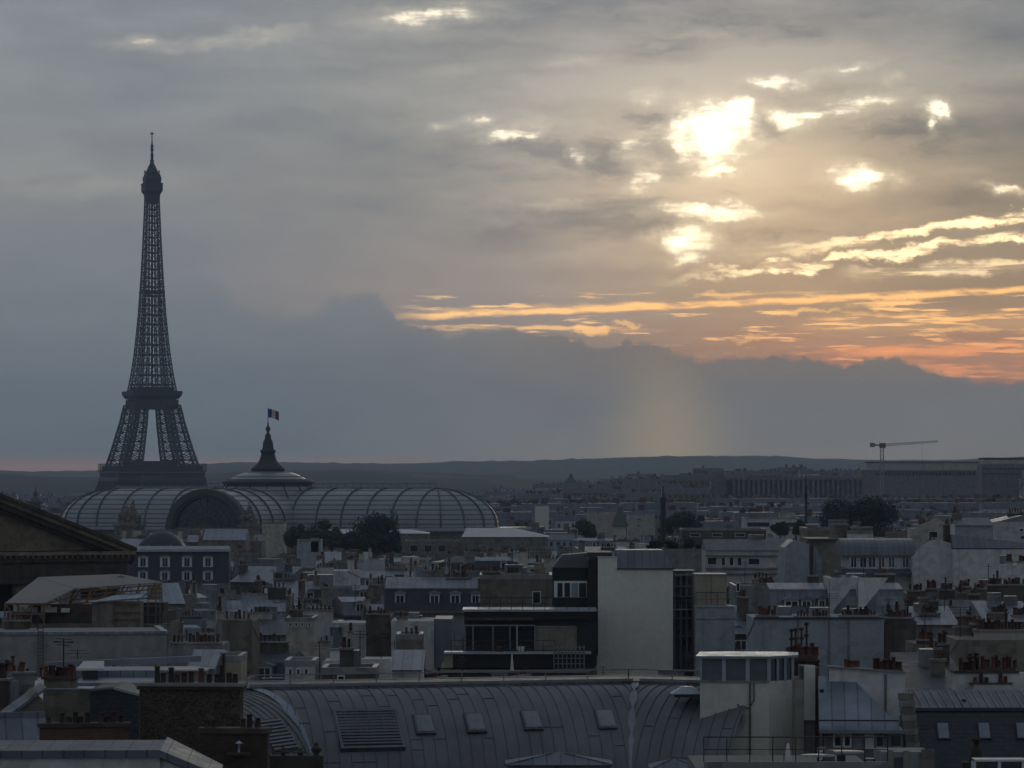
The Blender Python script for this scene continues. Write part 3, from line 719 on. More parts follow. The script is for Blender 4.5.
    m.build('porch_arch', rt)
    m = MB(); m.face([(PX-12.4*cos(pi*k/n), -65, H0-.4+12.4*.93*sin(pi*k/n)) for k in range(n+1)][::-1], 'glass_dark'); m.build('fan_window', rt)
    m = MB()
    for k in range(1, 12): t = pi*k/12; m.bar((PX,-65.2,H0), (PX-12.3*cos(t), -65.2, H0+12.3*.92*sin(t)), .28, 'copper_green')
    for r in (5, 8.8): m.path([(PX-r*cos(pi*k/16), -65.3, H0+r*.93*sin(pi*k/16)) for k in range(17)], .4, 'copper_green')
    m.box(PX-14,PX+14,-66,-64.5,H0-1.2,H0+.2,'stone'); m.build('fan_tracery', rt)
    def statue(xl, yl, s, hgt, seed, mat='stone'):
        rr = random.Random(seed); m = MB(); m.box(-3.6*s,3.6*s,-3*s,3*s,-14,0,'stone'); m.box(-4*s,4*s,-3.4*s,3.4*s,-.6,.2,'stone'); m.box(-2.6*s,2.6*s,-2*s,2*s,.2,1.6,'stone')
        for i in range(15):
            k = rr.random(); h = hgt*(1-k*.62)*rr.uniform(.75, 1); x = (k*2.8)*s*rr.choice((-1,1)); y = rr.uniform(-1.5,1.5)*s*k
            w = rr.uniform(.5,.95)*s
            m.lathe([(w*.9,.9),(w,h*.35),(w*.62,h*.6),(w*.95,h*.74),(w*.72,h*.84),(w*.25,h*.88),(w*.38,h*.93),(w*.32,h*.98),(.03,h)], 8, mat, (x,y,0))
            if rr.random() < .6: m.bar((x,y,h*.78), (x+rr.uniform(-1.6,1.6)*s, y, h*rr.uniform(.75,1.12)), .5*s, mat, w2=.25*s)
        for i in range(6): m.lathe([(.1,-.9),(.85,-.45),(1.0,0),(.7,.6),(.1,.95)], 7, mat, (rr.uniform(-2.6,2.6)*s, -1.8*s, 1.6+rr.random()*1.8))
        o = m.build('statue_group', rt); o.location = (xl, yl, 28); return o
    statue(-25.5, -67, 1.2, 10.8, 3); statue(22, -67, .9, 9.0, 5)
    # green horse team on the far corner
    m = MB(); rr = random.Random(9)
    for i, x in enumerate((-3.2,-1.1,1.1,3.2)):
        y = -abs(x)*.3; ang = x*.12
        m.lathe([(.15,-1.5),(.75,-1.1),(.85,0),(.8,.9),(.3,1.5)], 8, 'copper_green', (x*.8, y+1, 3.2+.3*(i%2)))
        m.bar((x*.8,y+.6,3.6),(x*1.25,y-1.2,6.2),1.0,'copper_green',w2=.55,n=6); m.bar((x*1.25,y-1.2,6.3),(x*1.42,y-2.1,5.5),.6,'copper_green',w2=.32,n=6)
        m.bar((x*.9,y,3.4),(x*1.35,y-2.2,3.6),.35,'copper_green'); m.bar((x*1.35,y-2.2,3.6),(x*1.5,y-2.4,2.5),.28,'copper_green'); m.bar((x*.8,y+.6,3.2),(x*1.1,y-2.0,4.3),.35,'copper_green'); m.bar((x*1.1,y-2,4.3),(x*1.2,y-2.5,3.3),.28,'copper_green')
        for s_ in (-.4,.4): m.bar((x*.8+s_,y+2,3),(x*.8+s_,y+2.3,.3),.35,'copper_green')
    m.lathe([(1.4,0),(1.5,1.8),(1.0,2),(.5,4.2),(.75,5.6),(.3,6.2),(.4,6.8),(.05,7.3)], 8, 'copper_green', (0,3,0)); m.bar((0,3,5.6),(-.8,2.2,9),.45,'copper_green',w2=.15); m.bar((0,3,5.5),(1.9,2.3,6.7),.4,'copper_green',w2=.15)
    for s_ in (-1,1): m.bar((0,3.2,5.2),(s_*1.5,4,7.6),.9,'copper_green',w2=.1)
    m.box(-4.2,4.2,-3.5,5,-9,0,'stone'); m.box(-4.8,4.8,-4,5.5,-.8,.1,'stone'); o = m.build('horse_sculpture', rt); o.location = (62, -31, 25.6)
    FOOT.append((cx-90, cx+95, Y-75, Y+60)); PROTECT.append((58, 500, 528, 1350))
    f = MB(); rows = []
    for j in range(7):
        rows.append([(i*.44, .22*sin(i*.9)*(i/7.), -j*.55-.13*i*(i/8.)) for i in range(10)])
    for a_ in range(6):
        for i in range(9): f.face([rows[a_][i], rows[a_][i+1], rows[a_+1][i+1], rows[a_+1][i]], 'blue_cloth' if i < 3 else ('cloth_white' if i < 6 else 'red_cloth'))
    fo = f.build('flag'); fo.location = (cx+.15, Y-.1, 71.2); tag(fo, 'blue white and red flag flying above the dome of the hall', 'flag')
    sol = fo.modifiers.new('thickness', 'SOLIDIFY'); sol.thickness = .05
build_hall()
LAND += [(90,510,'the left end of the glass vault'), (208,512,'the green arched porch'), (268,450,'the dome lantern'), (400,510,'the long glass vault'), (475,515,'the rounded end of the glass vault')]
# ------------------------------------------------------------------ building kit
def chimney(rt, u0, u1, v0, v1, z0, z1, mat, n, rng, far=False, mats=(0,0,0,1), cowls=.03, mb=None, smin=.55, smax=.95, name='chimney'):
    m = mb or MB()
    m.box(u0, u1, v0, v1, z0, z1-.16, mat); m.box(u0-.09, u1+.09, v0-.09, v1+.09, z1-.16, z1, 'concrete')
    al = (u1-u0) >= (v1-v0)
    p = (u0+.15, (v0+v1)/2, z1) if al else ((u0+u1)/2, v0+.15, z1); q = (u1-.15, (v0+v1)/2, z1) if al else ((u0+u1)/2, v1-.15, z1)
    if far:
        for i in range(n):
            if rng.random() < .12: continue
            c = Vector(p).lerp(Vector(q), (i+.5)/n); h = rng.uniform(.35, .75); w = .14
            m.box(c.x-w, c.x+w, c.y-w, c.y+w, z1, z1+h, rng.choice(('terracotta','terracotta','pot_dark')))
        if mb is None: return m.build(name, rt)
        return None
    o = m.build(name, rt); pots_row(o, p, q, n, rng, mats, smin=smin, smax=smax, cowls=cowls); return o
def aerial(rt, u, v, z, h, rng):
    m = MB(); m.bar((u,v,z),(u,v,z+h),.06,'iron'); a = rng.uniform(0,pi)
    for k, L in ((.98,.7),(.9,.9),(.82,.6)): m.bar((u-L*cos(a),v-L*sin(a),z+h*k),(u+L*cos(a),v+L*sin(a),z+h*k),.035,'iron')
    m.bar((u-.5*sin(a),v+.5*cos(a),z+h*.9),(u+.5*sin(a),v-.5*cos(a),z+h*.9),.035,'iron'); m.build('aerial', rt)
def win(rt, u, v, z, kind=0, s=1.0):
    return inst('window', (WIN, WINS, WIND)[kind], rt, (u, v, z), 0, (s, 1, s))
def dormer(rt, u, v, z, w=1.5, h=1.9, dep=2.2, wall='zinc_plain', roof='zinc_plain', far=False, mb=None, face='white_paint'):
    m = mb or MB()
    m.box(u-w/2, u+w/2, v, v+dep, z, z+h, wall, front=face); m.extrude([(u-w/2-.15, z+h), (u+w/2+.15, z+h), (u+w/2+.1, z+h+.14), (u, z+h+.36), (u-w/2-.1, z+h+.14)], 'y', v-.18, v+dep, roof)
    if mb:
        m.box(u-w*.3, u+w*.3, v-.02, v+.01, z+.2, z+h-.15, 'glass_dark'); return None
    o = m.build('dormer', rt); s = min(1.0, (w-.3)/1.05); inst('window', WIN, o, (u, v-.03, z+.1), 0, (s, 1, (h-.2)/1.75)); return o
def roof_mb(m, u0, u1, d, h, kind, rng, zm='zinc', sm='slate', steep=2.6, inset=1.0, rise=1.3, ov=.12):
    """adds a roof on a box u0..u1 x 0..d of height h; returns (ridge v, ridge z)"""
    if kind == 'mansard':
        poly = [(-ov, h), (d+ov, h), (d-inset, h+steep), (d/2, h+steep+rise), (inset, h+steep)]
        m.extrude(poly, 'x', u0+.02, u1-.02, sm, [None, sm, zm, zm, sm], capmat='grey_plaster')
        m.box(u0+.01, u1-.01, inset-.1, inset+.06, h+steep-.06, h+steep+.08, 'zinc_plain')
        m.box(u0+.01, u1-.01, -.35, .0, h-.22, h+.02, 'stone')
        return d/2, h+steep+rise
    if kind == 'ridge':
        m.extrude([(-.3, h-.05), (d+.3, h-.05), (d/2, h+rise)], 'x', u0-.1, u1+.1, zm, capmat='grey_plaster'); return d/2, h+rise
    if kind == 'gable':
        c = (u0+u1)/2; m.extrude([(u0-.15, h-.05), (u1+.15, h-.05), (c, h+rise)], 'y', .06, d+.2, zm if zm != 'zinc' else 'zinc_y', capmat='grey_plaster'); return 0, h+rise
    if kind == 'back':
        m.extrude([(0.06, h-.02), (d+.3, h-rise*1.6), (d+.3, h-rise*1.6-.1), (.06, h-.3)], 'x', u0-.05, u1+.05, zm, capmat='grey_plaster'); return 0, h
    if kind == 'front':
        m.extrude([(-.35, h-.05), (d, h-.05), (d, h+rise)], 'x', u0-.1, u1+.1, zm, capmat='grey_plaster'); return d, h+rise
    m.box(u0+.3, u1-.3, .3, d-.3, h-.2, h+.05, 'gravel'); t = .28; q = .04
    for (a,b,c,e) in ((u0-q,u1+q,-q,t),(u0-q,u1+q,d-t,d+q),(u0-q,u0+t,t,d-t),(u1-t,u1+q,t,d-t)): m.box(a, b, c, e, h-.12, h+.30, 'concrete', top='zinc_plain')
    return d/2, h+.5

def railing(rt, pts, h, mat='iron', step=1.0, w=.05):
    m = MB()
    for a, b in zip(pts, pts[1:]):
        a, b = Vector(a), Vector(b); L = (b-a).length; n = max(1, int(L/step)); up = Vector((0,0,h))
        m.bar(a+up, b+up, w*1.2, mat); m.bar(a+up*.5, b+up*.5, w*.7, mat)
        for i in range(n+1): c = a.lerp(b, i/n); m.bar(c, c+up, w, mat)
    return m.build('railing', rt)

def hero(name, label, px0, px1, pyt, Y, depth, wall, roof='flat', deg=0, windows=(), dormers=(), chims=(), zm='zinc', sm='slate', steep=2.6, inset=1.0, rise=1.3,
         cat='building', land=None, ylow=None, seed=1, roofpart=True, wkind=None, frame='white_paint', top=None, margin=1, group=None, gable_poly=None):
    """building whose wall front spans px0..px1 with its eave at py = pyt, at depth Y.
    windows / dormers: (px0, px1, py0, py1); chims: (px0, px1, pytop, pybottom, pots[, v0, depth, mat])"""
    rng = random.Random(seed*77+int(px0)); fr = Frame(px0, Y, deg); u1 = fr.u(px1); h = fr.z(pyt)
    rt = fr.root(name, label, cat, group)
    m = MB()
    if gable_poly:
        poly = [(fr.u(a), fr.z(b, fr.u(a))) for a, b in gable_poly]; zt = min(p[1] for p in poly)
        m.extrude([(0,0),(u1,0)]+poly, 'y', 0, .5, wall); m.box(.02, u1-.02, .5, depth, 0, min(h, zt)-.1, wall)
    else: m.box(0, u1, 0, depth, 0, h, wall)
    m.build('wall', rt)
    vr, zr = depth/2, h
    if roof:
        m = MB(); vr, zr = roof_mb(m, 0, u1, depth, h, roof, rng, zm, sm, steep, inset, rise); m.build('roof', rt)
    for w in windows:
        a, b = fr.u(w[0]), fr.u(w[1]); z0, z1 = fr.z(w[3], a), fr.z(w[2], a)
        me = win_mesh(max(.15, b-a-.18), z1-z0, len(w) < 5, frame, name='window'); inst('window', me, rt, ((a+b)/2, -.03, z0))
    for w in dormers:
        v = (inset*.35) if roof == 'mansard' else .0
        a, b = fr.u(w[0], v), fr.u(w[1], v); z0, z1 = fr.z(w[3], a, v), fr.z(w[2], a, v)
        dormer(rt, (a+b)/2, v, z0, b-a, z1-z0, max(1.6, inset+.8))
    for c in chims:
        v0 = c[5] if len(c) > 5 else depth*.4; dv = c[6] if len(c) > 6 else .7; mt = c[7] if len(c) > 7 else wall
        a, b = fr.u(c[0], v0), fr.u(c[1], v0); z1 = fr.z(c[2], a, v0); z0 = fr.z(c[3], a, v0)
        chimney(rt, a, b, v0, v0+dv, z0, z1, mt, c[4], rng)
    if Y < 760 and u1 > 2.5:
        top = max(h, zr)
        for i in range(rng.randint(1, 3) if roof else 1):
            a = rng.uniform(.03,.75)*u1; L = min(u1*.25, rng.uniform(.8,2.4)); v0 = depth*rng.uniform(.45,.85); kind = rng.random()
            if kind < .6: chimney(rt, a, a+L, v0, v0+.6, h-.5, top+rng.uniform(.3,1.0), rng.choice(('brown_plaster','beige_plaster',wall)), max(2,int(L/.42)), rng)
            else: q = MB(); q.box(a, a+L, v0, v0+1.4, h-.5, top+rng.uniform(.2,.9), 'grey_plaster', top='zinc_plain'); q.build('roof_box', rt)
        if rng.random() < .55: aerial(rt, u1*rng.uniform(.1,.9), depth*.6, top-.3, rng.uniform(1.6,2.8), rng)
    foot(fr, 0, u1, 0, depth, (px0-margin, px1+margin) if ylow else None, ylow)
    if land: LAND.append(((px0+px1)/2, pyt+10, land))
    return rt, fr, u1, h, rng

# ------------------------------------------------------------------ stone temple on the left
def build_temple():
    Y = 470.0; deg = 26; fr = Frame(127, Y, deg)      # frame origin at the right corner; u negative to the left
    rt = fr.root('temple', 'dark stone classical temple with a large triangular pediment', 'temple')
    zc = fr.z(551); W = 43.0; hw = W/2; rise = hw*.40
    m = MB(); m.extrude([(-W+1.2, zc+.1), (-1.2, zc+.1), (-hw, zc+rise-.3)], 'y', 1.3, 3, 'temple_stone'); m.build('pediment_panel', rt)
    m = MB()
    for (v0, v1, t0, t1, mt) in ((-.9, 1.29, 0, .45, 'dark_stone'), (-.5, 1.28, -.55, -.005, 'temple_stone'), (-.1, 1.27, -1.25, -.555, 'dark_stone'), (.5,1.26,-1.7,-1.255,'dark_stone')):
        for s_ in (0, 1):
            f = (lambda u: u) if s_ == 0 else (lambda u: -W-u)
            ov = 1.0
            P = [(f(ov), zc+t0), (f(ov), zc+t1), (f(-hw), zc+rise+t1+.1*s_+ov*.44*0), (f(-hw), zc+rise+t0)]
            if s_: P = P[::-1]
            m.extrude(P, 'y', v0+.002*s_, v1, mt)
    m.build('raking_cornice', rt)
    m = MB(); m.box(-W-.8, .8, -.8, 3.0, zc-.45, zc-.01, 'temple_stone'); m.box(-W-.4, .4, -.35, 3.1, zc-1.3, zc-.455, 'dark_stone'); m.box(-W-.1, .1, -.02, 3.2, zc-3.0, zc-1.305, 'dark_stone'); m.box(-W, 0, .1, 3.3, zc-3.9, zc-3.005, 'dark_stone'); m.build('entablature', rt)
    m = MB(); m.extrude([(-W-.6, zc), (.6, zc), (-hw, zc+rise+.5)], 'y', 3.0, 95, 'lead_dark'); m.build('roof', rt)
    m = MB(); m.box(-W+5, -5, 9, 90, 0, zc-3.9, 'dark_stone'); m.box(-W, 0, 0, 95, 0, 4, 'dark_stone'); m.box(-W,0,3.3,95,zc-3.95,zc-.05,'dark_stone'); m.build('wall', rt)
    for i in range(8):
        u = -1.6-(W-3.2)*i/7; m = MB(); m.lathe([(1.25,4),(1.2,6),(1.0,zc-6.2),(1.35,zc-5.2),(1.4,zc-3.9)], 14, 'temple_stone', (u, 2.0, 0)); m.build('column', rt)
    for i in range(1, 13):
        v = 2+7.2*i; m = MB(); m.lathe([(1.25,4),(1.0,zc-6.2),(1.4,zc-3.9)], 10, 'temple_stone', (-1.6, v, 0)); m.build('column', rt)
    m = MB()
    for k in range(60): u = -W+W*k/59.; m.box(u-.13, u+.13, -.62, -.36, zc-.8, zc-.46, 'temple_stone')
    m.build('dentils', rt)
    foot(fr, -W, 0, 0, 95, (-40, 133), 577); LAND.append((60,540,'the dark temple pediment'))
build_temple()

def build_small_tower():
    Y = 1900.0; fr = Frame(35, Y); s = Y/F
    rt = fr.root('bell_tower', 'small dark domed bell tower beyond the slope of the temple roof', 'tower')
    z = lambda py: fr.z(py)
    m = MB(); m.box(-2.6,2.6,0,5.2,0,z(503),'dark_stone'); m.box(-3.1,3.1,-.5,5.7,z(503),z(502),'dark_stone')
    m.build('wall', rt); m = MB(); m.lathe([(2.6,z(502)),(2.5,z(500)),(1.9,z(498)),(1.0,z(496.6)),(.9,z(494)),(1.1,z(493.7)),(.55,z(492)),(.25,z(488)),(.05,z(486))], 12, 'lead_dark', (0,2.6,0)); m.build('dome', rt)
    foot(fr,-3,3,0,6,(28,42),505)
build_small_tower()

# slate block with two rows of white dormers
rt, fr, u1, h, rng = hero('slate_mansard_building', 'steep slate mansard with two rows of white dormer windows', 128, 229, 583, 800, 16, 'grey_plaster', None, 3, land='the two-row slate dormers', ylow=580, seed=3)
zt = fr.z(551.5); m = MB(); m.extrude([(-.1,h),(16,h),(15,zt),(1.9,zt)], 'x', 0, u1, 'slate', [None,None,'zinc_plain',None], capmat='slate'); m.box(-.2,u1+.2,1.3,2.3,zt-.1,zt+.45,'zinc_light'); m.extrude([(2.2,zt+.02),(15,zt+.02),(9,zt+1.0)],'x',0,u1,'zinc'); m.build('roof', rt)
for px in (143,165,187,208):
    a, b = fr.u(px-5, .9), fr.u(px+5, .9); dormer(rt, (a+b)/2, .9, fr.z(567.5, a, .9), b-a, 2.2, 2.2); dormer(rt, (a+b)/2, .1, fr.z(581, a, .1), b-a, 2.0, 2.2)
hero('pavilion_building', 'small blue grey domed pavilion above the slate dormers', 137, 183, 548, 960, 12, 'stone', None, land='the small domed pavilion', ylow=545, seed=4)
m = MB(); fr = Frame(137, 960); m.grid([[(fr.u(137)+(fr.u(183))*(i/12.), 6-6*cos(pi*j/8), fr.z(548)+ (fr.z(531)-fr.z(548))*(sin(pi*j/8)*sin(pi*i/12.))**.6) for i in range(13)] for j in range(9)], 'lead_dark'); o = m.build('roof'); o.parent = [x for x in col.objects if x.name == 'pavilion_building'][0]

# ------------------------------------------------------------------ scaffold roof, hut, long wall (left)
def build_scaffold():
    Y = 372.0; fr = Frame(4, Y, -3)
    rt, fr2, u1, h, rng = hero('building_under_repair', 'roofless building under repair beneath the pale scaffold canopy', 4, 162, 624, Y, 12, 'beige_plaster', None, -3, ylow=620, seed=5)
    m = MB(); m.box(.4,u1-.2,1.5,11,h-.5,h+1.1,'dark_stone'); m.box(2.2,8.8,2.0,2.6,h,h+1.9,'brick'); m.box(9,11.5,1.6,4,h,h+1.2,'brown_plaster'); m.box(13.3,15.4,3,6,h,h+2.0,'dark_stone'); m.build('broken_wall', rt)
    for i, (a, b, c) in enumerate(((2.6,.5,.5),(3.5,.9,.7),(4.4,.6,.5),(5.5,.8,.4),(1.2,.6,.5))):
        m = MB(); m.box(a,a+b,.9,1.4,h+1.12,h+1.12+c,'pale_gable'); m.build('rubble_block', rt)
    rt = fr.root('scaffold_canopy', 'pale sheeted temporary roof on timber trusses over a building under repair', 'canopy')
    def P(px, py, v): u = fr.u(px, v); return Vector((u, v, fr.z(py, u, v)))
    m = MB()
    def slab(pts, mat='canvas', t=.14):
        a = [Vector(p) for p in pts]; b = [p-Vector((0,0,t)) for p in a]; n = len(a)
        m.face(a, mat); m.face(b[::-1], mat)
        for i in range(n): j = (i+1) % n; m.face([a[i], b[i], b[j], a[j]], mat)
    A, B, C, D = P(38,577,9), P(120,574,9.5), P(163,582,8), P(74,590,2)
    E, G, H_, I = P(37,588,5), P(73,588.5,2.2), P(45,603,-1), P(5,603,-1)
    slab([A, B, C, P(75,588,2.4)][::-1]); slab([P(38,577.3,9), P(74.5,588.2,2.4), H_, I][::-1]); m.build('sheeting', rt)
    m = MB()
    # main trusses
    for px, top, bot in ((75,589,606),(92,588,603),(108,587,601),(124,586,600),(140,584.5,599),(155,583.5,599)):
        a = P(px, top, 3); b = P(px-6, bot, 3); c = P(px+4, bot-3, 3)
        m.bar(a, b, .17, 'wood'); m.bar(a, P(px,top,9), .15, 'wood'); m.bar(P(px+6,top,3), b, .12, 'wood')
    for k in range(4): m.bar(P(70, 592+k*4, 3), P(162, 584.5+k*4.2, 3), .13, 'wood')
    for px in (5,18,31,44): m.bar(P(px,603.5,-1), P(px,624,-1), .16, 'wood'); 
    for a, b in ((5,18),(31,18),(31,44)): m.bar(P(a,604,-1), P(b,620,-1), .13, 'wood')
    m.bar(P(4,604,-1), P(45,604,-1), .18, 'wood'); m.bar(P(4,614,-1), P(45,614,-1), .11, 'steel'); m.bar(P(45,604,-1), P(72,597,2), .16, 'wood')
    m.build('timber_truss', rt)
    m = MB()
    for px in (118,131,148,156,160): m.bar(P(px,586,1.5), P(px,624,1.5), .09, 'steel')
    for py in (594,606,615): m.bar(P(116,py,1.5), P(160,py,1.5), .08, 'steel')
    for px in (50,60,110,162): m.bar(P(px,590,9), P(px,622,9), .12, 'steel')
    m.build('scaffold_pole', rt)
    m = MB(); m.box(P(147,600,6).x, P(162,600,6).x, 6, 6.1, P(150,600,6).z, P(150,585.5,6).z, 'yellow_panel'); m.box(P(80,590,7).x, P(118,590,7).x, 7.5, 7.6, P(90,600,7).z, P(90,589,7).z, 'yellow_panel'); m.build('hanging_sheet', rt)
    LAND.append((80,595,'the scaffold canopy'))
    r2 = thing('dish', 'round satellite dish on a thin pole at the ridge of the pale canopy', 'satellite dish', fr.world(fr.u(121,8.5), 8.5)+(fr.z(577.5,8,8.5),), fr.a)
    m = MB(); m.bar((0,0,0),(0,0,.5),.05,'iron'); m.lathe([(0.01,.0),(.25,.04),(.4,.14)], 12, 'steel', (0,0,0)); o = m.build('dish_bowl', r2); 
    # hut
    fh = Frame(92, 368, -3); r3 = fh.root('site_hut', 'plywood site hut with a blue grey sheet roof under the canopy', 'hut')
    uu = fh.u(140); zb = fh.z(623)-2; m = MB(); m.box(0,uu,0,2.4,zb,fh.z(602),'beige_plaster'); m.build('wall', r3)
    m = MB(); z0 = fh.z(602); z1 = fh.z(595,3,3); m.hexa([(-.2,-.3,z0-.1),(uu+.1,-.3,z0+.35),(uu+.1,2.7,z1-.1),(1.8,2.7,z1-.15),(-.2,-.3,z0),(uu+.1,-.3,z0+.45),(uu+.1,2.7,z1+.1),(1.8,2.7,z1)], 'zinc_blue'); m.build('roof', r3)
    m = MB(); 
    for py in (604,612,619): m.bar((uu*.45,-.1,fh.z(py)),(uu,-.1,fh.z(py)),.09,'wood')
    for k in (.45,1.0): m.bar((uu*k,-.12,fh.z(603)),(uu*k,-.12,fh.z(623)),.09,'wood')
    m.build('batten', r3)
    # white flue pipe
    ff = Frame(29, 386); o = MB().lathe([(.28,fr.z(600)-8),(.28,ff.z(577)),(.38,ff.z(576.5)),(.38,ff.z(575.5))], 12, 'white_paint').build('flue_pipe'); o.location = (ff.X0, 360, 0); tag(o, 'white flue pipe standing in front of the dark temple wall', 'flue pipe')
build_scaffold()
rt, fr, u1, h, rng = hero('long_wall_building', 'long blank grey wall with a blue coping below the scaffold canopy', -12, 167, 635.2, 336, 13, 'long_wall', None, 8.5, land='the long blank grey wall', ylow=672, seed=6)
m = MB(); m.box(-.1,u1+.12,-.12,.5,h+.005,h+.28,'zinc_blue'); m.box(0,u1,.5,13,h-.2,h+.1,'gravel'); m.box(u1-.45,u1+.1,.5,13.1,h+.1,h+.27,'zinc_blue'); m.build('coping', rt)
m = MB(); ua = fr.u(38); [m.bar((ua+k,-.2,h-4.2),(ua+k,-.2,h+.9),.05,'iron') for k in (0,.45)]; [m.bar((ua,-.2,h-4.2+.3*i),(ua+.45,-.2,h-4.2+.3*i),.035,'iron') for i in range(17)]; m.build('ladder', rt)

# ------------------------------------------------------------------ curved zinc roof round a court (foreground)
def build_curved():
    R0 = Vector(((636-512)*195.5/F, 195.5, 0)); zr = CZ-(684.0-HY)*195.5/F      # inner corner B of the ridge line
    d = [Vector((sin(R(a)), -cos(R(a)), 0)) for a in (66, 17, -27)]
    e = [Vector((cos(R(a)), sin(R(a)), 0)) for a in (66, 17, -27)]
    def vall(a, b): return (a+b)/(1+a.dot(b))
    vB = vall(d[1], d[2]); vA = vall(d[0], d[1])
    # corner A lies on ridge 1 at px 252
    # solve R0 - e1*s at px 252
    k = (252-512)/F; s = (R0.x-k*R0.y)/(e[1].x-k*e[1].y); RA = R0-e[1]*s
    RAD = 5.2; prof = []
    for i in range(15):
        t = (pi/2)*i/14.*.97; prof.append((RAD*(1-cos(t))**1.0*0+RAD*sin(t)*.94, RAD*(1-cos(t))*1.02))
    prof += [(prof[-1][0]+.05, prof[-1][1]+1.2)]
    rt = thing('curved_zinc_roof_building', 'foreground building with a long curved dark zinc roof round a court', 'building', (R0.x, R0.y, 0))
    O = Vector((R0.x, R0.y, 0))
    def S(base, dd, o, dz, lift=0): 
        p = base+dd*o-O; return Vector((p.x, p.y, zr-dz+lift))
    # roof panels
    m = MB()
    endL = RA-e[0]*9.0; endR = R0+e[2]*7.3
    for (P0, w0, P1, w1) in ((endL, d[0], RA, vA), (RA, vA, R0, vB), (R0, vB, endR, d[2])):
        rows = []
        for o, z in prof:
            a, b = P0+w0*o, P1+w1*o; rows.append([Vector((a.x-O.x, a.y-O.y, zr-z)).lerp(Vector((b.x-O.x, b.y-O.y, zr-z)), i/8.) for i in range(9)])
        m.grid([r for r in rows][::-1], 'zinc_front')
    skin = m
    # standing seams and cross joints
    def norm(i, dd):
        a = prof[max(0,i-1)]; b = prof[min(len(prof)-1,i+1)]; o, z = b[0]-a[0], b[1]-a[1]; L = math.hypot(o, z); n = dd*(z/L); return Vector((n.x, n.y, o/L))
    seam = joint = skin; rr = random.Random(4)
    for w, (P0, P1, wl, wr) in enumerate(((endL, RA, None, vA), (RA, R0, vA, vB), (R0, endR, vB, None))):
        L = (P1-P0).length; n = int(L/.62); dd = d[w]; ee = e[w]
        kA = (vA if w else d[0]).dot(ee); 
        smin = 0; 
        lo = -6; hi = int(L/.62)+7
        for q in range(lo, hi):
            s0 = q*.62+.3; pts = []; idx = []
            for i, (o, z) in enumerate(prof[:-1]):
                left = (wl.dot(ee)*o if wl is not None else 0); right = L+(wr.dot(ee)*o if wr is not None else 0)
                if left+.08 <= s0 <= right-.08: pts.append(S(P0+ee*s0, dd, o, z)+norm(i, dd)*.025); idx.append(i)
            if len(pts) >= 2: seam.path(pts, .045, 'zinc_front')
            # cross joints
            for kk in range(3):
                if rr.random() < .62: continue
                i = [4, 8, 11][kk]+rr.choice((-1,0,0,1)); o, z = prof[i]
                left = (wl.dot(ee)*o if wl is not None else 0); right = L+(wr.dot(ee)*o if wr is not None else 0)
                if left < s0 and s0+.62 < right: joint.bar(S(P0+ee*s0, dd, o, z)+norm(i, dd)*.01, S(P0+ee*(s0+.62), dd, o, z)+norm(i, dd)*.01, .028, 'lead_dark')
    skin.build('roof_skin', rt)
    # valleys, lighter
    for (P, v, wd, mt) in ((RA, vA, .30, 'zinc_blue'), (R0, vB, .13, 'zinc_plain')):
        m = MB(); side = Vector((-v.y, v.x, 0)).normalized()
        rows = []
        for i, (o, z) in enumerate(prof[:-1]):
            c = Vector(((P+v*o).x-O.x, (P+v*o).y-O.y, zr-z+.05)); ww = wd*(1+.1*sin(i*1.3)) if wd > .2 else wd*(.35+1.3*abs(sin(i*2.1))); rows.append([c-side*ww+Vector((0,0,.06)), c, c+side*ww+Vector((0,0,.06))])
        m.grid(rows[::-1], mt); m.build('valley_gutter', rt)
    # ridge gutter, flat top and handrail
    m = MB()
    for (P0, P1, dd) in ((endL, RA, d[0]), (RA, R0, d[1]), (R0, endR, d[2])):
        a, b = S(P0, dd, -.12, -.06), S(P1, dd, -.12, -.06); m.bar(a, b, .22, 'zinc_dark'); m.bar(S(P0, dd, -.5, -.2), S(P1, dd, -.5, -.2), .14, 'zinc_plain')
    m.build('ridge_roll', rt)
    m = MB(); back = [RA-d[1]*11+e[1]*0, R0-d[1]*11+e[1]*4]
    top = [endL, RA, R0, endR, endR-d[2]*10, back[1], back[0], endL-d[0]*10]
    poly = [(p.x-O.x, p.y-O.y) for p in [endL-d[0]*.3, RA-vA*.3, R0-vB*.3, endR-d[2]*.3]]+[((endR-d[2]*9).x-O.x, (endR-d[2]*9).y-O.y), ((R0-d[1]*10+e[1]*3).x-O.x, (R0-d[1]*10+e[1]*3).y-O.y), ((RA-d[1]*10-e[1]*4).x-O.x, (RA-d[1]*10-e[1]*4).y-O.y)]
    m.extrude(poly, 'z', zr-.4, zr-.06, 'lead_dark', capmat='lead_dark'); m.build('flat_roof', rt)
    pw = [Vector((p.x-O.x, p.y-O.y)) for p in [endL+d[0]*4.85, RA+vA*4.85, R0+vB*4.85, endR+d[2]*4.85]]
    m = MB(); m.extrude([(p.x, p.y) for p in pw]+poly[4:], 'z', 0, zr-6.0, 'stone'); m.extrude(poly, 'z', zr-6.05, zr-.45, 'grey_plaster'); m.build('wall', rt)
    railing(rt, [S(RA, d[1], -1.2, -.05), S(R0, d[1], -1.2, -.05), S(R0+e[2]*4, d[2], -1.2, -.05)], .65, 'steel', 2.2, .055)
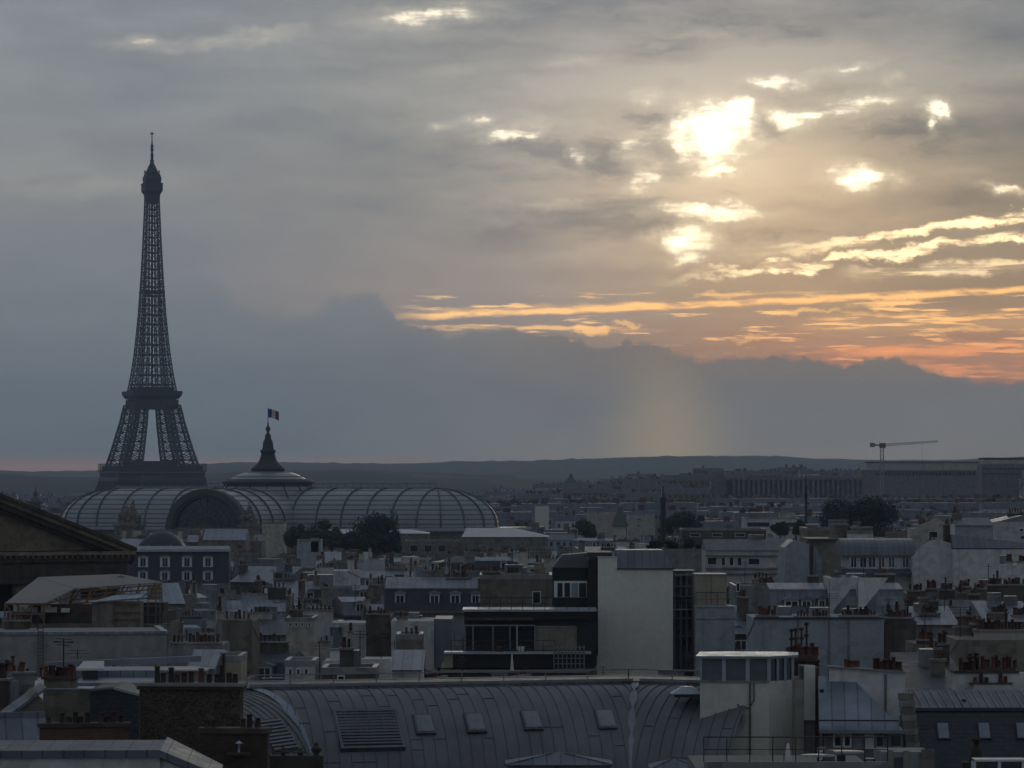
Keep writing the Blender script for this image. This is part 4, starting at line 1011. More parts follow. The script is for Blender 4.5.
    # skylights and louvre on wing 1: (px, py centre)
    def at(px, py, w):
        # march the profile to find (s, o, z) seen at px, py
        best = None
        for i in range(len(prof)-1):
            for f in (0,.25,.5,.75):
                o = prof[i][0]*(1-f)+prof[i+1][0]*f; z = prof[i][1]*(1-f)+prof[i+1][1]*f
                base = RA if w == 1 else endL
                k = (px-512)/F; b = base+d[w]*o; s_ = (k*b.y-b.x)/(e[w].x-k*e[w].y); p = b+e[w]*s_
                yy = HY+F*(CZ-(zr-z))/p.y
                if best is None or abs(yy-py) < best[0]: best = (abs(yy-py), p, i)
        _, p, i = best; z = prof[i][1]; return Vector((p.x-O.x, p.y-O.y, 0)), i, best
    def place(o, px, py, w, lift=.05):
        p, i, b = at(px, py, w); n = norm(i, d[w]); 
        # z from surface
        py_z = CZ-(py-HY)*(b[1].y)/F
        ax = e[w].normalized(); ay = n.cross(ax).normalized()
        from mathutils import Matrix
        M = Matrix(((ax.x, ay.x, n.x, p.x+n.x*lift), (ax.y, ay.y, n.y, p.y+n.y*lift), (ax.z, ay.z, n.z, py_z+n.z*lift), (0,0,0,1)))
        o.parent = rt; o.matrix_local = M
    for px, py in ((424,725),(475,723.5),(531.5,721),(605.5,720)):
        m = MB(); w_, h_ = .50, .62
        m.box(-w_,w_,-h_,h_,-.15,.06,'zinc_dark'); m.box(-w_+.09,w_-.09,-h_+.09,h_-.09,.05,.10,'steel'); o = m.build('skylight')
        place(o, px, py, 1)
        m = MB(); m.box(-w_+.15,-.05,-h_+.16,h_-.14,.10,.115,'pane_mid'); m.box(.05,w_-.15,-h_+.16,h_-.14,.10,.115,'pane_mid'); m.build('pane', o)
    m = MB(); a, b = 1.5, 1.12
    for x0, x1, y0, y1 in ((-a-.15,a+.15,b,b+.14),(-a-.15,a+.15,-b-.14,-b),(-a-.15,-a,-b,b),(a,a+.15,-b,b)): m.box(x0,x1,y0,y1,-.6,.07,'zinc_front')
    m.box(-a,a,-b,b,-.6,-.3,'lead_dark')
    for i in range(11):
        y = -b+.09+i*(2*b-.1)/11.; m.hexa([(-a,y,-.22),(a,y,-.22),(a,y+.03,-.22),(-a,y+.03,-.22),(-a,y+.04,.06),(a,y+.04,.06),(a,y+.13,.08),(-a,y+.13,.08)], 'zinc_front')
    o = m.build('louvre_vent'); place(o, 369, 729, 1, -.0)
    m = MB(); 
    for i in range(9):
        y = -.9+i*.2; m.hexa([(-1.3,y,-.12),(1.3,y,-.12),(1.3,y+.03,-.12),(-1.3,y+.03,-.12),(-1.3,y+.04,.08),(1.3,y+.04,.08),(1.3,y+.13,.1),(-1.3,y+.13,.1)], 'zinc_plain')
    m.box(-1.3,1.3,-1,1,-.2,-.1,'lead_dark'); o = m.build('louvre_vent'); place(o, 276, 735, 0, .02)
    PROTECT.append((236, 760, 692, 200)); FOOT.append((-14, 20, 175, 212)); LAND.append((480,725,'the curved zinc roof'))
    # lead vent at right of the ridge
    f2 = Frame(675, 190.5); o = MB(); o.box(0,1.25,0,1.2,f2.z(697.5),f2.z(694),'lead_dark'); o.hexa([(-.2,-.2,f2.z(694)),(1.45,-.2,f2.z(694)),(1.45,1.4,f2.z(694)),(-.2,1.4,f2.z(694)),(.35,.3,f2.z(687)),(.9,.3,f2.z(687)),(.9,.9,f2.z(687)),(.35,.9,f2.z(687))],'zinc_light'); oo = o.build('roof_vent'); oo.location = (f2.X0, 190.5, 0); tag(oo, 'low pyramid roof vent of pale zinc beside the glazed turret', 'roof vent')
build_curved()

def small_hip(px0, px1, pyt, pyb, Y, label):
    fr = Frame(px0, Y); u1 = fr.u(px1); rt = fr.root('stair_roof', label, 'small roof'); zb, zt = fr.z(pyb), fr.z(pyt, 0, 1.5)
    m = MB(); m.box(.1, u1-.1, .1, 3, 20, zb, 'grey_plaster'); m.build('wall', rt)
    m = MB(); m.hexa([(0,-.1,zb),(u1,-.1,zb),(u1,3.1,zb),(0,3.1,zb),(u1*.45,1.4,zt),(u1*.55,1.4,zt),(u1*.55,1.7,zt),(u1*.45,1.7,zt)], 'zinc_dim'); m.bar((0,-.1,zb),(u1*.45,1.4,zt),.09,'zinc_dim'); m.bar((u1,-.1,zb),(u1*.55,1.4,zt),.09,'zinc_dim'); m.build('roof', rt)
small_hip(505, 613, 753, 765, 176, 'low hipped zinc roof in the court, nearer the middle skylights')
small_hip(650, 702, 759, 769, 176, 'low hipped zinc roof in the court, below the light valley')

# ------------------------------------------------------------------ left foreground stacks
def build_left_fg():
    rng = random.Random(12)
    # tall rubble stack
    fr = Frame(139.5, 150, -4); rt = fr.root('rubble_chimney_stack', 'broad dark rubble stone chimney stack with dark pots and a thin flue', 'chimney stack')
    u1 = fr.u(240); zt = fr.z(683); m = MB(); m.box(0,u1,0,.95,12,zt-.25,'rubble'); m.build('wall', rt)
    m = MB(); m.box(-.1,u1+.1,-.1,1.05,zt-.25,zt-.12,'dark_stone'); m.box(-.16,u1+.16,-.16,1.11,zt-.12,zt,'concrete'); o = m.build('coping', rt)
    for px, hh, k in ((157,.56,1),(163,.34,1),(171,.52,1),(177,.3,1),(184,.36,1),(191,.4,1),(201,.5,0),(209,.3,1),(217,.3,1),(222,.62,1),(229,.35,1),(235,.3,1)):
        s = .78; inst('chimney_pot', POT[k], o, (fr.u(px,.4), .45, zt), 0, (s, s, hh/.72*1.15))
    m = MB(); u = fr.u(222); m.bar((u,.4,zt),(u,.4,fr.z(654)),.11,'pot_dark',n=8); m.lathe([(.16,0),(.2,.07),(.02,.16)],8,'zinc_light',(u,.4,fr.z(654))); m.build('flue', rt)
    foot(fr,0,u1,0,1); PROTECT.append((130, 245, 770, 150)); LAND.append((190,720,'the rubble chimney stack'))
    # white lidded box behind
    fb = Frame(166, 156); r2 = fb.root('roof_hatch', 'low white lidded hatch just behind the rubble chimney stack', 'roof hatch'); m = MB(); m.box(0,fb.u(206),0,1.2,28,fb.z(671),'grey_plaster'); m.build('wall', r2); m = MB(); m.box(-.1,fb.u(207),-.15,1.35,fb.z(671),fb.z(669.3),'cloth_white'); m.build('lid', r2)
    # second brick stack
    fr = Frame(200, 140, -3); rt = fr.root('brick_chimney_stack', 'lower brick chimney stack with a slanting coping right of the rubble stack', 'chimney stack')
    u1 = fr.u(267); zt = fr.z(728); m = MB(); m.box(0,u1,0,.8,12,zt-.2,'dark_brick'); m.build('wall', rt); m = MB(); m.box(-.08,u1+.08,-.08,.88,zt-.2,zt,'dark_stone'); o = m.build('coping', rt)
    for px, hh in ((207,.42),(214,.42),(243,.45),(249.5,.68),(258,.5)): inst('chimney_pot', POT[1], o, (fr.u(px,.4), .4, zt), 0, (.72,.72,hh))
    m = MB(); m.box(fr.u(229),fr.u(252),-.5,-.1,fr.z(754),fr.z(751.5),'dark_stone'); m.build('ledge', rt); m = MB(); m.lathe([(.05,0),(.05,.3),(.17,.32),(.02,.42)],8,'zinc_light',(fr.u(240),-.3,fr.z(751.5))); m.build('vent_cap', rt)
    PROTECT.append((196, 270, 770, 140)); foot(fr,0,u1,0,.8)
    # brick party wall with a row of eleven pots
    fr = Frame(40, 145, 9); rt = fr.root('pot_row_chimney', 'long low brick chimney with a row of dark pots of uneven height', 'chimney stack')
    u1 = fr.u(129); zt = fr.z(723.5); m = MB(); m.box(0,u1,0,.6,12,zt-.16,'brick'); m.build('wall', rt); m = MB(); m.box(-.1,u1+.08,-.1,.7,zt-.16,zt,'dark_stone'); o = m.build('coping', rt)
    for px, hh, k in ((49,.32,0),(62,.55,1),(69,.32,1),(75.5,.58,1),(81,.32,1),(87.5,.55,1),(101,.55,1),(107,.32,1),(113.5,.58,1),(121,.36,1)): inst('chimney_pot', POT[k], o, (fr.u(px,.3), .3, zt), 0, (.72,.72,hh))
    foot(fr,0,u1,0,.6); LAND.append((85,735,'the brick pot row chimney'))
    # plaster base + red pots
    fr = Frame(43, 168, 0); rt = fr.root('red_pot_chimney', 'plastered chimney with a tight cluster of red pots in front of the grey wall', 'chimney stack')
    m = MB(); m.box(0,fr.u(91),0,1.6,12,fr.z(689.5),'beige_plaster'); m.box(-.05,fr.u(91)+.05,-.05,1.65,fr.z(689.5),fr.z(688.3),'zinc_light'); m.box(0,fr.u(75),.3,1.1,fr.z(688.3)-.05,fr.z(680),'beige_plaster'); m.build('wall', rt)
    m = MB(); m.box(-.12,fr.u(76.5),.2,1.2,fr.z(680),fr.z(677),'dark_stone'); o = m.build('coping', rt); zt = fr.z(677)
    for i in range(8): inst('chimney_pot', POT[0], o, (fr.u(46+i*3.7,.5), .5+.3*(i%2), zt), 0, (.72,.72,rng.uniform(.55,.75)))
    inst('chimney_pot', POT[0], o, (fr.u(70,.5), .6, zt), 0, (.75,.75,.75)); inst('chimney_pot', POT[0], o, (fr.u(73,.5), .9, zt), 0, (.7,.7,.55))
    aerial(rt, fr.u(61.5), .8, zt, fr.z(639)-zt, rng)
    # slate cheek to the right
    fr = Frame(90, 164, 0); rt = fr.root('slate_hung_building', 'building with a dark slate hung end wall between two chimney stacks', 'building')
    m = MB(); m.extrude([(0,12),(fr.u(139),12),(fr.u(139),fr.z(694)),(fr.u(114),fr.z(688)),(0,fr.z(690))], 'y', 0, 5, 'slate'); m.build('wall', rt); m = MB(); m.bar((fr.u(114),-.05,fr.z(688)),(fr.u(139),-.05,fr.z(694.5)),.12,'zinc_light'); m.bar((0,-.05,fr.z(690)),(fr.u(114),-.05,fr.z(687.7)),.1,'zinc_plain'); m.build('verge', rt)
    # low zinc roof behind with a light hatch lid
    fr = Frame(42, 188, 6); rt = fr.root('flat_zinc_building', 'flat zinc roof with a bright hatch lid at the foot of the grey wall', 'building')
    u1 = fr.u(205); z = fr.z(686); m = MB(); m.box(0,u1,0,16,8,z,'grey_plaster'); m.build('wall', rt); m = MB(); m.box(-.1,u1+.1,-.1,16.1,z,z+.15,'zinc_plain'); m.box(-.1,u1,5,5.2,z+.15,z+.5,'zinc_blue'); m.bar((0,9,z+.6),(u1,9,z+.9),.3,'zinc_plain'); m.build('roof', rt)
    m = MB(); a = fr.u(77,3); b = fr.u(104,3); m.box(a+.3,b-.3,3,4.2,z+.15,z+.6,'lead_dark'); m.hexa([(a,2.8,z+.62),(b,2.8,z+.62),(b,4.6,z+.95),(a+.3,4.6,z+.9),(a,2.8,z+.72),(b,2.8,z+.72),(b,4.6,z+1.02),(a+.3,4.6,z+1.0)],'cloth_white'); m.build('hatch', rt); foot(fr,0,u1,0,16); PROTECT.append((40,205,690,185))
    # far left dark stack with red pots
    fr = Frame(-8, 160, 0); rt = fr.root('edge_chimney', 'chimney at the picture edge with a dark flank and two tilted red pots', 'chimney stack')
    m = MB(); m.box(0,fr.u(9),0,1.5,12,fr.z(681),'dark_stone'); m.box(fr.u(9)+.01,fr.u(15),.1,1.5,12,fr.z(681.5),'grey_plaster'); m.box(fr.u(8),fr.u(28),1.6,2.3,12,fr.z(676),'grey_plaster'); m.build('wall', rt)
    m = MB(); m.box(-.1,fr.u(10),-.1,1.6,fr.z(681),fr.z(679),'concrete'); m.box(fr.u(4),fr.u(29.5),1.5,2.4,fr.z(676),fr.z(674),'concrete'); o = m.build('coping', rt)
    for px, k in ((10,0),(20.5,0)): q = inst('chimney_pot', POT[k], o, (fr.u(px,2), 2, fr.z(674)), 0, (.95,.95,.6))
    q.rotation_euler = (0,R(12),0); inst('chimney_pot', POT[1], o, (fr.u(2,.7), .7, fr.z(679)), 0, (1.3,1.3,.9)); inst('chimney_cowl', COWL, o, (fr.u(7,2), 2, fr.z(674)), 0, (.8,.8,.3))
    # blue zinc roof, gable and dormer cheek
    fr = Frame(-12, 150, 12); rt = fr.root('blue_zinc_building', 'light blue zinc roof slope beside the brick chimney with a row of pots', 'building')
    u1 = fr.u(45); z0 = fr.z(716); m = MB(); m.box(0,u1,0,7,8,z0-2.4,'grey_plaster'); m.build('wall', rt)
    m = MB(); m.extrude([(-3.4,z0-2.6),(7,z0-2.6),(7,z0-.6),(3,z0+.02),(0,z0)], 'x', 0, u1, 'zinc_dim'); m.bar((0,0,z0+.04),(u1,0,z0+.04),.2,'zinc_dim'); m.build('roof', rt)
    m = MB(); a = fr.u(13,3); b = fr.u(42,3); m.extrude([(a,z0-.4),(b,z0-.4),(b,z0+.3),(b-.3,z0+.85),(a,z0-.1)],'y',2.2,5,'beige_plaster'); m.extrude([(fr.u(12),z0-.2),(fr.u(42,3)+.1,z0+.9),(fr.u(42,3)+.1,z0+1.02),(fr.u(12),z0-.08)],'y',2.0,5.2,'zinc_dim'); m.build('side_gable', rt)
    m = MB(); m.lathe([(.1,0),(.1,.12),(.16,.13),(.02,.2)],8,'lead_dark',(fr.u(17,-1.6),-1.7,z0-1.15)); m.build('vent_cap', rt)
    # gable wall with a small zinc slope at (0-42, 676-712)
    fr = Frame(14, 176, 0); rt = fr.root('rendered_gable_building', 'pale rendered gable with a zinc slope, left of the cluster of red pots', 'building')
    m = MB(); m.extrude([(0,10),(fr.u(44),10),(fr.u(44),fr.z(703)),(fr.u(26),fr.z(687)),(0,fr.z(687))],'y',0,.4,'beige_plaster'); m.box(.02,fr.u(44)-.02,.4,6,10,fr.z(704),'grey_plaster'); m.build('wall', rt)
    m = MB(); z1 = fr.z(683); m.hexa([(fr.u(26),.42,fr.z(687)),(fr.u(45),.42,fr.z(703)),(fr.u(45),6,fr.z(703)),(fr.u(26),6,fr.z(687)),(fr.u(26),.42,fr.z(686.4)),(fr.u(45),.42,fr.z(702.4)),(fr.u(45),6,fr.z(690)),(fr.u(26),6,z1)],'zinc_plain'); m.build('roof', rt)
    # parapet at the bottom edge
    fr = Frame(-20, 118, 3); rt = fr.root('zinc_parapet_building', 'near rendered wall capped with wide blue grey zinc at the bottom edge', 'building')
    u1 = fr.u(160); z = fr.z(750.5); m = MB(); m.box(0,u1,0,6,4,z-.24,'white_plaster'); m.build('wall', rt)
    m = MB(); m.box(-.1,u1,-.12,.45,z-.24,z,'zinc_dim'); m.box(0,u1,.45,6,z-.3,z-.1,'zinc_dim'); m.build('parapet_cap', rt)
    m = MB(); m.hexa([(u1,-.12,z-.24),(u1+1.9,-1.2,z-.95),(u1+1.9,3,z-.95),(u1,6,z-.24),(u1,-.12,z),(u1+1.9,-1.2,z-.7),(u1+1.9,3,z-.7),(u1,6,z)],'zinc_dim'); m.hexa([(u1,.2,4),(u1+1.9,-.9,4),(u1+1.9,2.7,4),(u1,5.6,4),(u1,.2,z-.3),(u1+1.9,-.9,z-1),(u1+1.9,2.7,z-1),(u1,5.6,z-.3)],'white_plaster'); m.build('sloping_cap', rt)
    m = MB(); m.lathe([(.06,0),(.06,.3),(.16,.31),(.02,.38)],8,'zinc_light',(fr.u(183,2),2.2,z-.75)); m.build('vent_cap', rt)
    PROTECT.append((-20, 215, 771, 118))
    # ornament + vents between brick stack and curved roof
    fr = Frame(262, 172, 0); rt = fr.root('stone_dormer_head', 'carved stone dormer head with urns against the end of the curved roof', 'dormer')
    m = MB(); zt = fr.z(756); m.box(0,fr.u(323),0,.8,20,zt,'dark_stone')
    for px, r, hh in ((266,.16,.5),(283,.22,.4),(300,.26,.35),(316,.25,.62)): m.lathe([(r*.5,0),(r*.4,.08),(r,hh*.4),(r*.8,hh*.6),(r*.35,hh*.7),(r*.5,hh*.85),(.02,hh)],10,'dark_stone',(fr.u(px),.3,zt))
    m.build('carved_stone', rt)
build_left_fg()

# ------------------------------------------------------------------ central group
def build_centre():
    rng = random.Random(21)
    Y = 330
    fr = Frame(598, Y, 0); rt = fr.root('tall_gable_building', 'tall pale blank gable wall with a dark clad flank and slate roof', 'building')
    u1 = fr.u(673); uL = fr.u(553); uM = fr.u(617); z1 = fr.z(569); z2 = fr.z(557.5); D = 9
    m = MB(); m.extrude([(0,0),(u1,0),(u1,z1),(uM,z1),(uM,z2),(0,z2)], 'y', 0, .4, 'pale_gable'); m.extrude([(-.6,0),(-.01,0),(-.01,fr.z(656)),(-.6,fr.z(656))],'y',.02,.38,'pale_gable'); m.build('gable_wall', rt)
    m = MB(); m.box(.02,u1-.02,.4,D,0,z1-.05,'grey_plaster'); m.build('wall', rt)
    m = MB(); m.hexa([(uM,.1,z1),(u1+.12,-.1,z1),(u1+.12,D,z1),(uM,D,z1),(uM,1.9,fr.z(550,uM,1.9)),(fr.u(663,1.9),1.9,fr.z(550,uM,1.9)),(fr.u(663,1.9),D-2,fr.z(550,uM,1.9)),(uM,D-2,fr.z(550,uM,1.9))],'zinc_dark'); m.bar((uM,-.12,z1+.02),(u1+.15,-.12,z1+.02),.12,'lead_dark'); m.box(-.08,uM,-.06,.46,z2,z2+.1,'zinc_light'); m.build('roof', rt)
    # dark flank with window
    m = MB(); zf = fr.z(612); m.box(uL,-.02,1.0,D,0,fr.z(568),'black_cladding'); m.box(fr.u(588,.9),-.02,.42,1.0,0,fr.z(557.5),'black_cladding'); m.build('dark_flank', rt)
    m = MB(); m.hexa([(uL-.05,.85,fr.z(568)),(fr.u(588),.85,fr.z(568)),(fr.u(588),D,fr.z(568)),(uL-.05,D,fr.z(568)),(fr.u(563),2.6,fr.z(555,0,2.6)),(fr.u(588),2.6,fr.z(553,0,2.6)),(fr.u(588),D-2,fr.z(553,0,2.6)),(fr.u(563),D-2,fr.z(555,0,2.6))],'slate'); m.box(fr.u(588)+.02,uM-.4,1.0,D,fr.z(557.4),fr.z(552.6),'lead_dark'); m.build('slate_roof', rt)
    m = MB(); m.box(fr.u(554,.95),fr.u(587,.95),.93,.998,fr.z(598,0,.95),fr.z(581,0,.95),'white_paint'); o = m.build('window_bay', rt)
    m = MB(); [m.box(fr.u(a,.9),fr.u(b,.9),.90,.928,fr.z(597,0,.9),fr.z(583,0,.9),mt) for a,b,mt in ((557.5,562.5,'glass_dark'),(564.5,570,'glass_dark'),(579,586.3,'glass_dark'),(571.5,578,'pane_light'))]; m.build('pane', o)
    m = MB(); m.box(fr.u(666),fr.u(669),-.6,-.02,fr.z(672),fr.z(671),'dark_stone'); m.build('ledge', rt)
    foot(fr, uL, u1, 0, D, (550, 676), 672); LAND.append((636,610,'the tall pale gable'))
    # terrace building
    ft = Frame(464, 322, 0); rt = ft.root('terrace_building', 'modern dark fronted roof storey with sliding glass and two terraces', 'building')
    U = lambda px, v=0: ft.u(px, v); Z = lambda py, v=0: ft.z(py, 0, v)
    uA, uB = U(464), U(597.6)
    m = MB(); m.box(U(440),uB-.02,1.6,12,0,Z(668,1.6),'beige_plaster'); m.build('wall', rt)
    m = MB(); m.box(uA,uB-.02,2.2,7.4,Z(667),Z(611.5),'dark_fascia'); m.build('upper_storey', rt)
    m = MB(); m.box(uA-.15,uB-.03,1.3,7.5,Z(612.2),Z(610),'zinc_light'); m.box(uA,uB-.025,1.5,2.19,Z(620),Z(612.25),'black_cladding'); m.box(uA,U(533),1.42,1.49,Z(621),Z(618),'brown_plaster'); m.build('roof_slab', rt)
    m = MB(); zt, zb = Z(626,2.1), Z(650,2.1)
    m.box(U(464,2),U(535,2),2.1,2.19,zt,zt+.1,'zinc_light')
    for px in (465,473,493,510,517,535): m.box(U(px,2)-.07,U(px,2)+.07,2.05,2.19,zb,zt,'steel' if px not in (517,) else 'zinc_light')
    m.box(U(465,2),U(535,2),2.14,2.195,zb,zt,'glass_dark'); m.build('sliding_glass', rt)
    m = MB(); m.box(U(535.5,2),U(577,2),2.08,2.19,zb,Z(627,2),'beige_plaster'); m.box(U(535.5,2),U(577,2),2.0,2.19,Z(627,2),Z(626,2),'concrete'); m.build('shutter', rt)
    m = MB(); m.box(U(444),U(591),-.2,2.15,Z(654),Z(652),'zinc_light'); m.box(U(453),U(592),.1,2.0,Z(668),Z(654.05),'black_cladding'); m.box(U(444),U(452.8),.1,2.0,Z(668),Z(654.05),'yellow_panel'); m.build('lower_terrace', rt)
    m = MB(); m.box(U(425),U(590),-1.6,.05,Z(672),Z(669.6),'concrete'); m.box(U(425),U(430),-1.55,.02,Z(690),Z(672.05),'pale_gable'); m.box(U(431),U(588),-1.4,.02,Z(690),Z(672.1),'brown_plaster'); m.build('lower_wall', rt)
    railing(rt, [(U(478),1.6,Z(610)),(U(590),1.6,Z(610))], 1.0, 'iron', .9, .05); railing(rt, [(U(452),-.1,Z(652)),(U(555),-.1,Z(652))], 1.0, 'iron', .9, .045)
    m = MB()
    for i in range(8): u = U(554+i*4.3,-.5); m.bar((u,-.5,Z(672)),(u,-.5,Z(645)),.09,'steel')
    for k in range(5): m.bar((U(554),-.5,Z(647+k*5.5)),(U(585),-.5,Z(647+k*5.5)),.07,'steel')
    m.build('trellis', rt)
    for nm, px, v, hh, w, lb in (('plant_pot', 521, .6, .45, .35, 'pale low planter on the terrace before the sliding glass'), ('plant_pot', 499, .9, .5, .4, 'small dark planter beside the first glass panel')):
        o = MB().lathe([(w*.6,0),(w,hh),(w*.9,hh),(w*.1,hh-.03)], 10, 'pale_gable' if px == 521 else 'terracotta').build('planter'); o.location = ft.world(U(px,v), v)+(Z(652),); tag(o, lb, 'planter')
    o = MB().bar((0,0,0),(0,0,1.4),.35,'cloth_white',w2=.1,n=8).build('parasol'); o.location = ft.world(U(512,-1), -1)+(Z(669.6),); tag(o, 'closed white parasol on the lower terrace edge', 'parasol')
    foot(ft, uA-2, uB, 0, 12, (442, 600), 674); LAND.append((520,640,'the dark terrace storey'))
    # rubble walled house behind the terrace
    hero('rubble_wall_building', 'weathered patchy stone wall with red pots behind the upper terrace', 480, 553, 578, 345, 9, 'beige_plaster', 'flat', chims=((482,500,571,580,7,.2,.8,'brown_plaster'),(503,520,573,580,5,.2,.8,'stone')), windows=((532,541,591,604,0),), ylow=608, seed=9, land='the patchy stone wall')
    # right of the gable: service shaft, yellow panels, white wall
    fr = Frame(673.5, 334, 0); rt = fr.root('service_stair_building', 'narrow grey steel service stair building against the pale gable', 'building')
    u1 = fr.u(695); m = MB(); m.box(0,u1,1.2,7,0,fr.z(572),'grey_plaster'); m.build('wall', rt)
    m = MB()
    for px in (675,681,687,693.5): m.bar((fr.u(px),.5,fr.z(672)),(fr.u(px),.5,fr.z(573)),.22,'zinc_plain')
    for py in (575,586,596,609,618,636): m.box(0,u1,.1,1.19,fr.z(py+1.3),fr.z(py),'zinc_plain' if py != 609 else 'zinc_light')
    m.build('stair_frame', rt)
    m = MB(); [m.box(fr.u(a),fr.u(b),1.1,1.19,fr.z(d),fr.z(c),'grey_plaster') for a,b,c,d in ((675,686,577,594),(676,681,600,608),(689,693,577,590))]; m.build('panel', rt)
    m = MB(); m.box(-.1,u1+.1,1.0,7,fr.z(572),fr.z(571),'lead_dark'); m.build('roof', rt)
    railing(rt, [(0,.3,fr.z(609)),(u1,.3,fr.z(609))], 1.0, 'iron', .6)
    fr = Frame(695.5, 328, 0); rt = fr.root('panelled_roof_room', 'roof room of yellowish panels above a white wall, right of the pale gable', 'building')
    m = MB(); m.box(0,fr.u(735),0,8,0,fr.z(607),'blue_plaster'); m.box(-.06,fr.u(735)+.06,-.06,0,fr.z(619.5),fr.z(618.3),'concrete'); m.box(-.08,fr.u(735.6),-.1,.5,fr.z(607),fr.z(605.8),'zinc_light'); m.build('wall', rt)
    m = MB(); m.box(.02,fr.u(727),.6,5,fr.z(607.2),fr.z(575),'yellow_panel'); m.box(fr.u(711.3),fr.u(711.8),.57,.6,fr.z(605),fr.z(575),'brown_plaster'); m.box(-.05,fr.u(727.6),.5,5.1,fr.z(575),fr.z(574.2),'steel'); m.build('roof_room', rt)
    railing(rt, [(.05,.1,fr.z(605.8)),(fr.u(728),.1,fr.z(605.8))], 1.15, 'iron', .75, .045)
    foot(fr,-2,fr.u(735),0,8,(673,737),668); LAND.append((715,640,'the yellow panelled room'))
build_centre()
# ------------------------------------------------------------------ right foreground
def build_turret():
    rng = random.Random(31)
    Y = 190.15; fr = Frame(700, Y, -5); rt = fr.root('glazed_turret', 'cream stair turret with a glazed top storey and pale flat zinc roof', 'turret')
    U = lambda px, v=0: fr.u(px, v); Z = lambda py, v=0: fr.z(py, 1.5, v)
    uC = U(769); zt, zm, zb = Z(658.5), Z(681), Z(716.5)
    # plan: front wall 0..uC, then a flank turning back to the right
    u2 = uC+1.15; v2 = 1.5
    plan = [(0,0),(uC,0),(u2,v2),(u2,4.2),(0,4.2)]
    m = MB(); m.extrude(plan, 'z', 0, zm, 'turret_plaster'); m.build('wall', rt)
    m = MB(); m.extrude([(p[0]*.985+.03, p[1]*.97+.06) for p in plan], 'z', zm, zt, 'glass_blue'); m.build('glazing', rt)
    m = MB()
    for k in (0,.345,.69,1.0): u = uC*k; m.box(max(0,u-.09),min(uC,u+.09)+.01,-.04,.12,zm-.02,zt,'zinc_light')
    for k in (.0,.36,.68,1.0): p = Vector((uC+(u2-uC)*k, v2*k, 0)); m.bar((p.x+.02,p.y-.02,zm),(p.x+.02,p.y-.02,zt),.13,'zinc_light')
    m.box(-.05,uC,-.06,.1,zm-.08,zm+.02,'concrete'); m.build('glazing_bar', rt)
    m = MB(); c = [(-.2,-.25),(uC+.08,-.25),(u2+.3,v2-.1),(u2+.25,4.4),(-.2,4.4)]; m.extrude(c, 'z', zt, zt+.13, 'zinc_plain')
    k = [(uC*.3,1.9),(uC*.75,1.9),(u2*.85,2.4),(u2*.85,3),(uC*.3,3)]
    for i in range(5): j = (i+1)%5; m.face([(c[i][0],c[i][1],zt+.13),(c[j][0],c[j][1],zt+.13),(k[j][0],k[j][1],zt+.22),(k[i][0],k[i][1],zt+.22)],'zinc_light')
    m.face([(a,b,zt+.22) for a,b in k],'zinc_light'); m.build('roof', rt)
    m = MB(); pts = [(U(754),-.06,Z(683)),(U(754),-.06,Z(700)),(U(749),-.06,Z(708)),(U(741),-.06,Z(707)),(U(737),-.06,Z(704))]; m.path(pts,.045,'iron'); m.bar((U(750),-.08,Z(683)),(U(750),-.08,Z(757)),.07,'pot_dark'); m.bar((U(745),-.08,Z(715)),(U(742),-.5,Z(730)),.16,'zinc_light',w2=.05); m.build('cable', rt)
    foot(fr,0,u2,0,5); PROTECT.append((697,816,772,188)); LAND.append((745,700,'the glazed turret'))
    # set back wing with pale pier
    fr = Frame(792, 191.5, 0); r2 = fr.root('rendered_pier_building', 'rendered wing with a pale upright pier between turret and blue zinc roof', 'building')
    m = MB(); m.box(0,fr.u(804),0,4,0,fr.z(680),'cream_plaster'); m.box(fr.u(804),fr.u(815),-.15,.6,fr.z(720),fr.z(666),'pale_gable'); m.box(fr.u(815),fr.u(819),.02,4,10,fr.z(668),'dark_stone'); m.box(fr.u(804),fr.u(815),.6,4,0,fr.z(668),'grey_plaster'); m.box(fr.u(804)-.02,fr.u(819.5),.1,1.5,0,fr.z(720),'grey_plaster'); m.build('wall', r2)
    # chimney cluster behind with tall cowls
    fr = Frame(786, 196, 0); r3 = fr.root('cowled_chimney', 'dark chimney crowned by red pots and four tall cowled flues', 'chimney stack')
    m = MB(); m.box(0,fr.u(819),0,1.6,10,fr.z(662),'dark_stone'); m.build('wall', r3); m = MB(); m.box(-.1,fr.u(820),-.1,1.7,fr.z(662),fr.z(660),'dark_stone'); m.box(0,fr.u(818),.1,1.3,fr.z(660),fr.z(656),'brick'); o = m.build('coping', r3)
    for i in range(9): inst('chimney_pot', POT[0], o, (fr.u(788+i*3.5,.5), .3+.5*(i%2), fr.z(656)), 0, (.85,.85,rng.uniform(.6,1)))
    for px, py in ((791.5,631),(795.5,630),(801.5,629.5),(806.5,624)):
        u = fr.u(px,.9); m = MB(); z0, z1 = fr.z(650,0,.9), fr.z(py,0,.9); m.bar((u,.9,z0-.4),(u,.9,z1),.11,'pot_dark',n=8)
        for q in (.5,.95): m.lathe([(.06,0),(.125,.03),(.125,.12),(.06,.16)],8,'pot_dark',(u,.9,z0+(z1-z0)*q))
        m.build('cowled_flue', o)
    # blue zinc roof in the middle
    fr = Frame(819, 186, -4); r4 = fr.root('blue_zinc_slope_building', 'light blue zinc roof slope between pale pier and chimney wall', 'building')
    u1 = fr.u(903); ze = fr.z(731); m = MB(); m.box(.3,u1-.2,.5,9,0,ze-.05,'grey_plaster'); m.build('wall', r4)
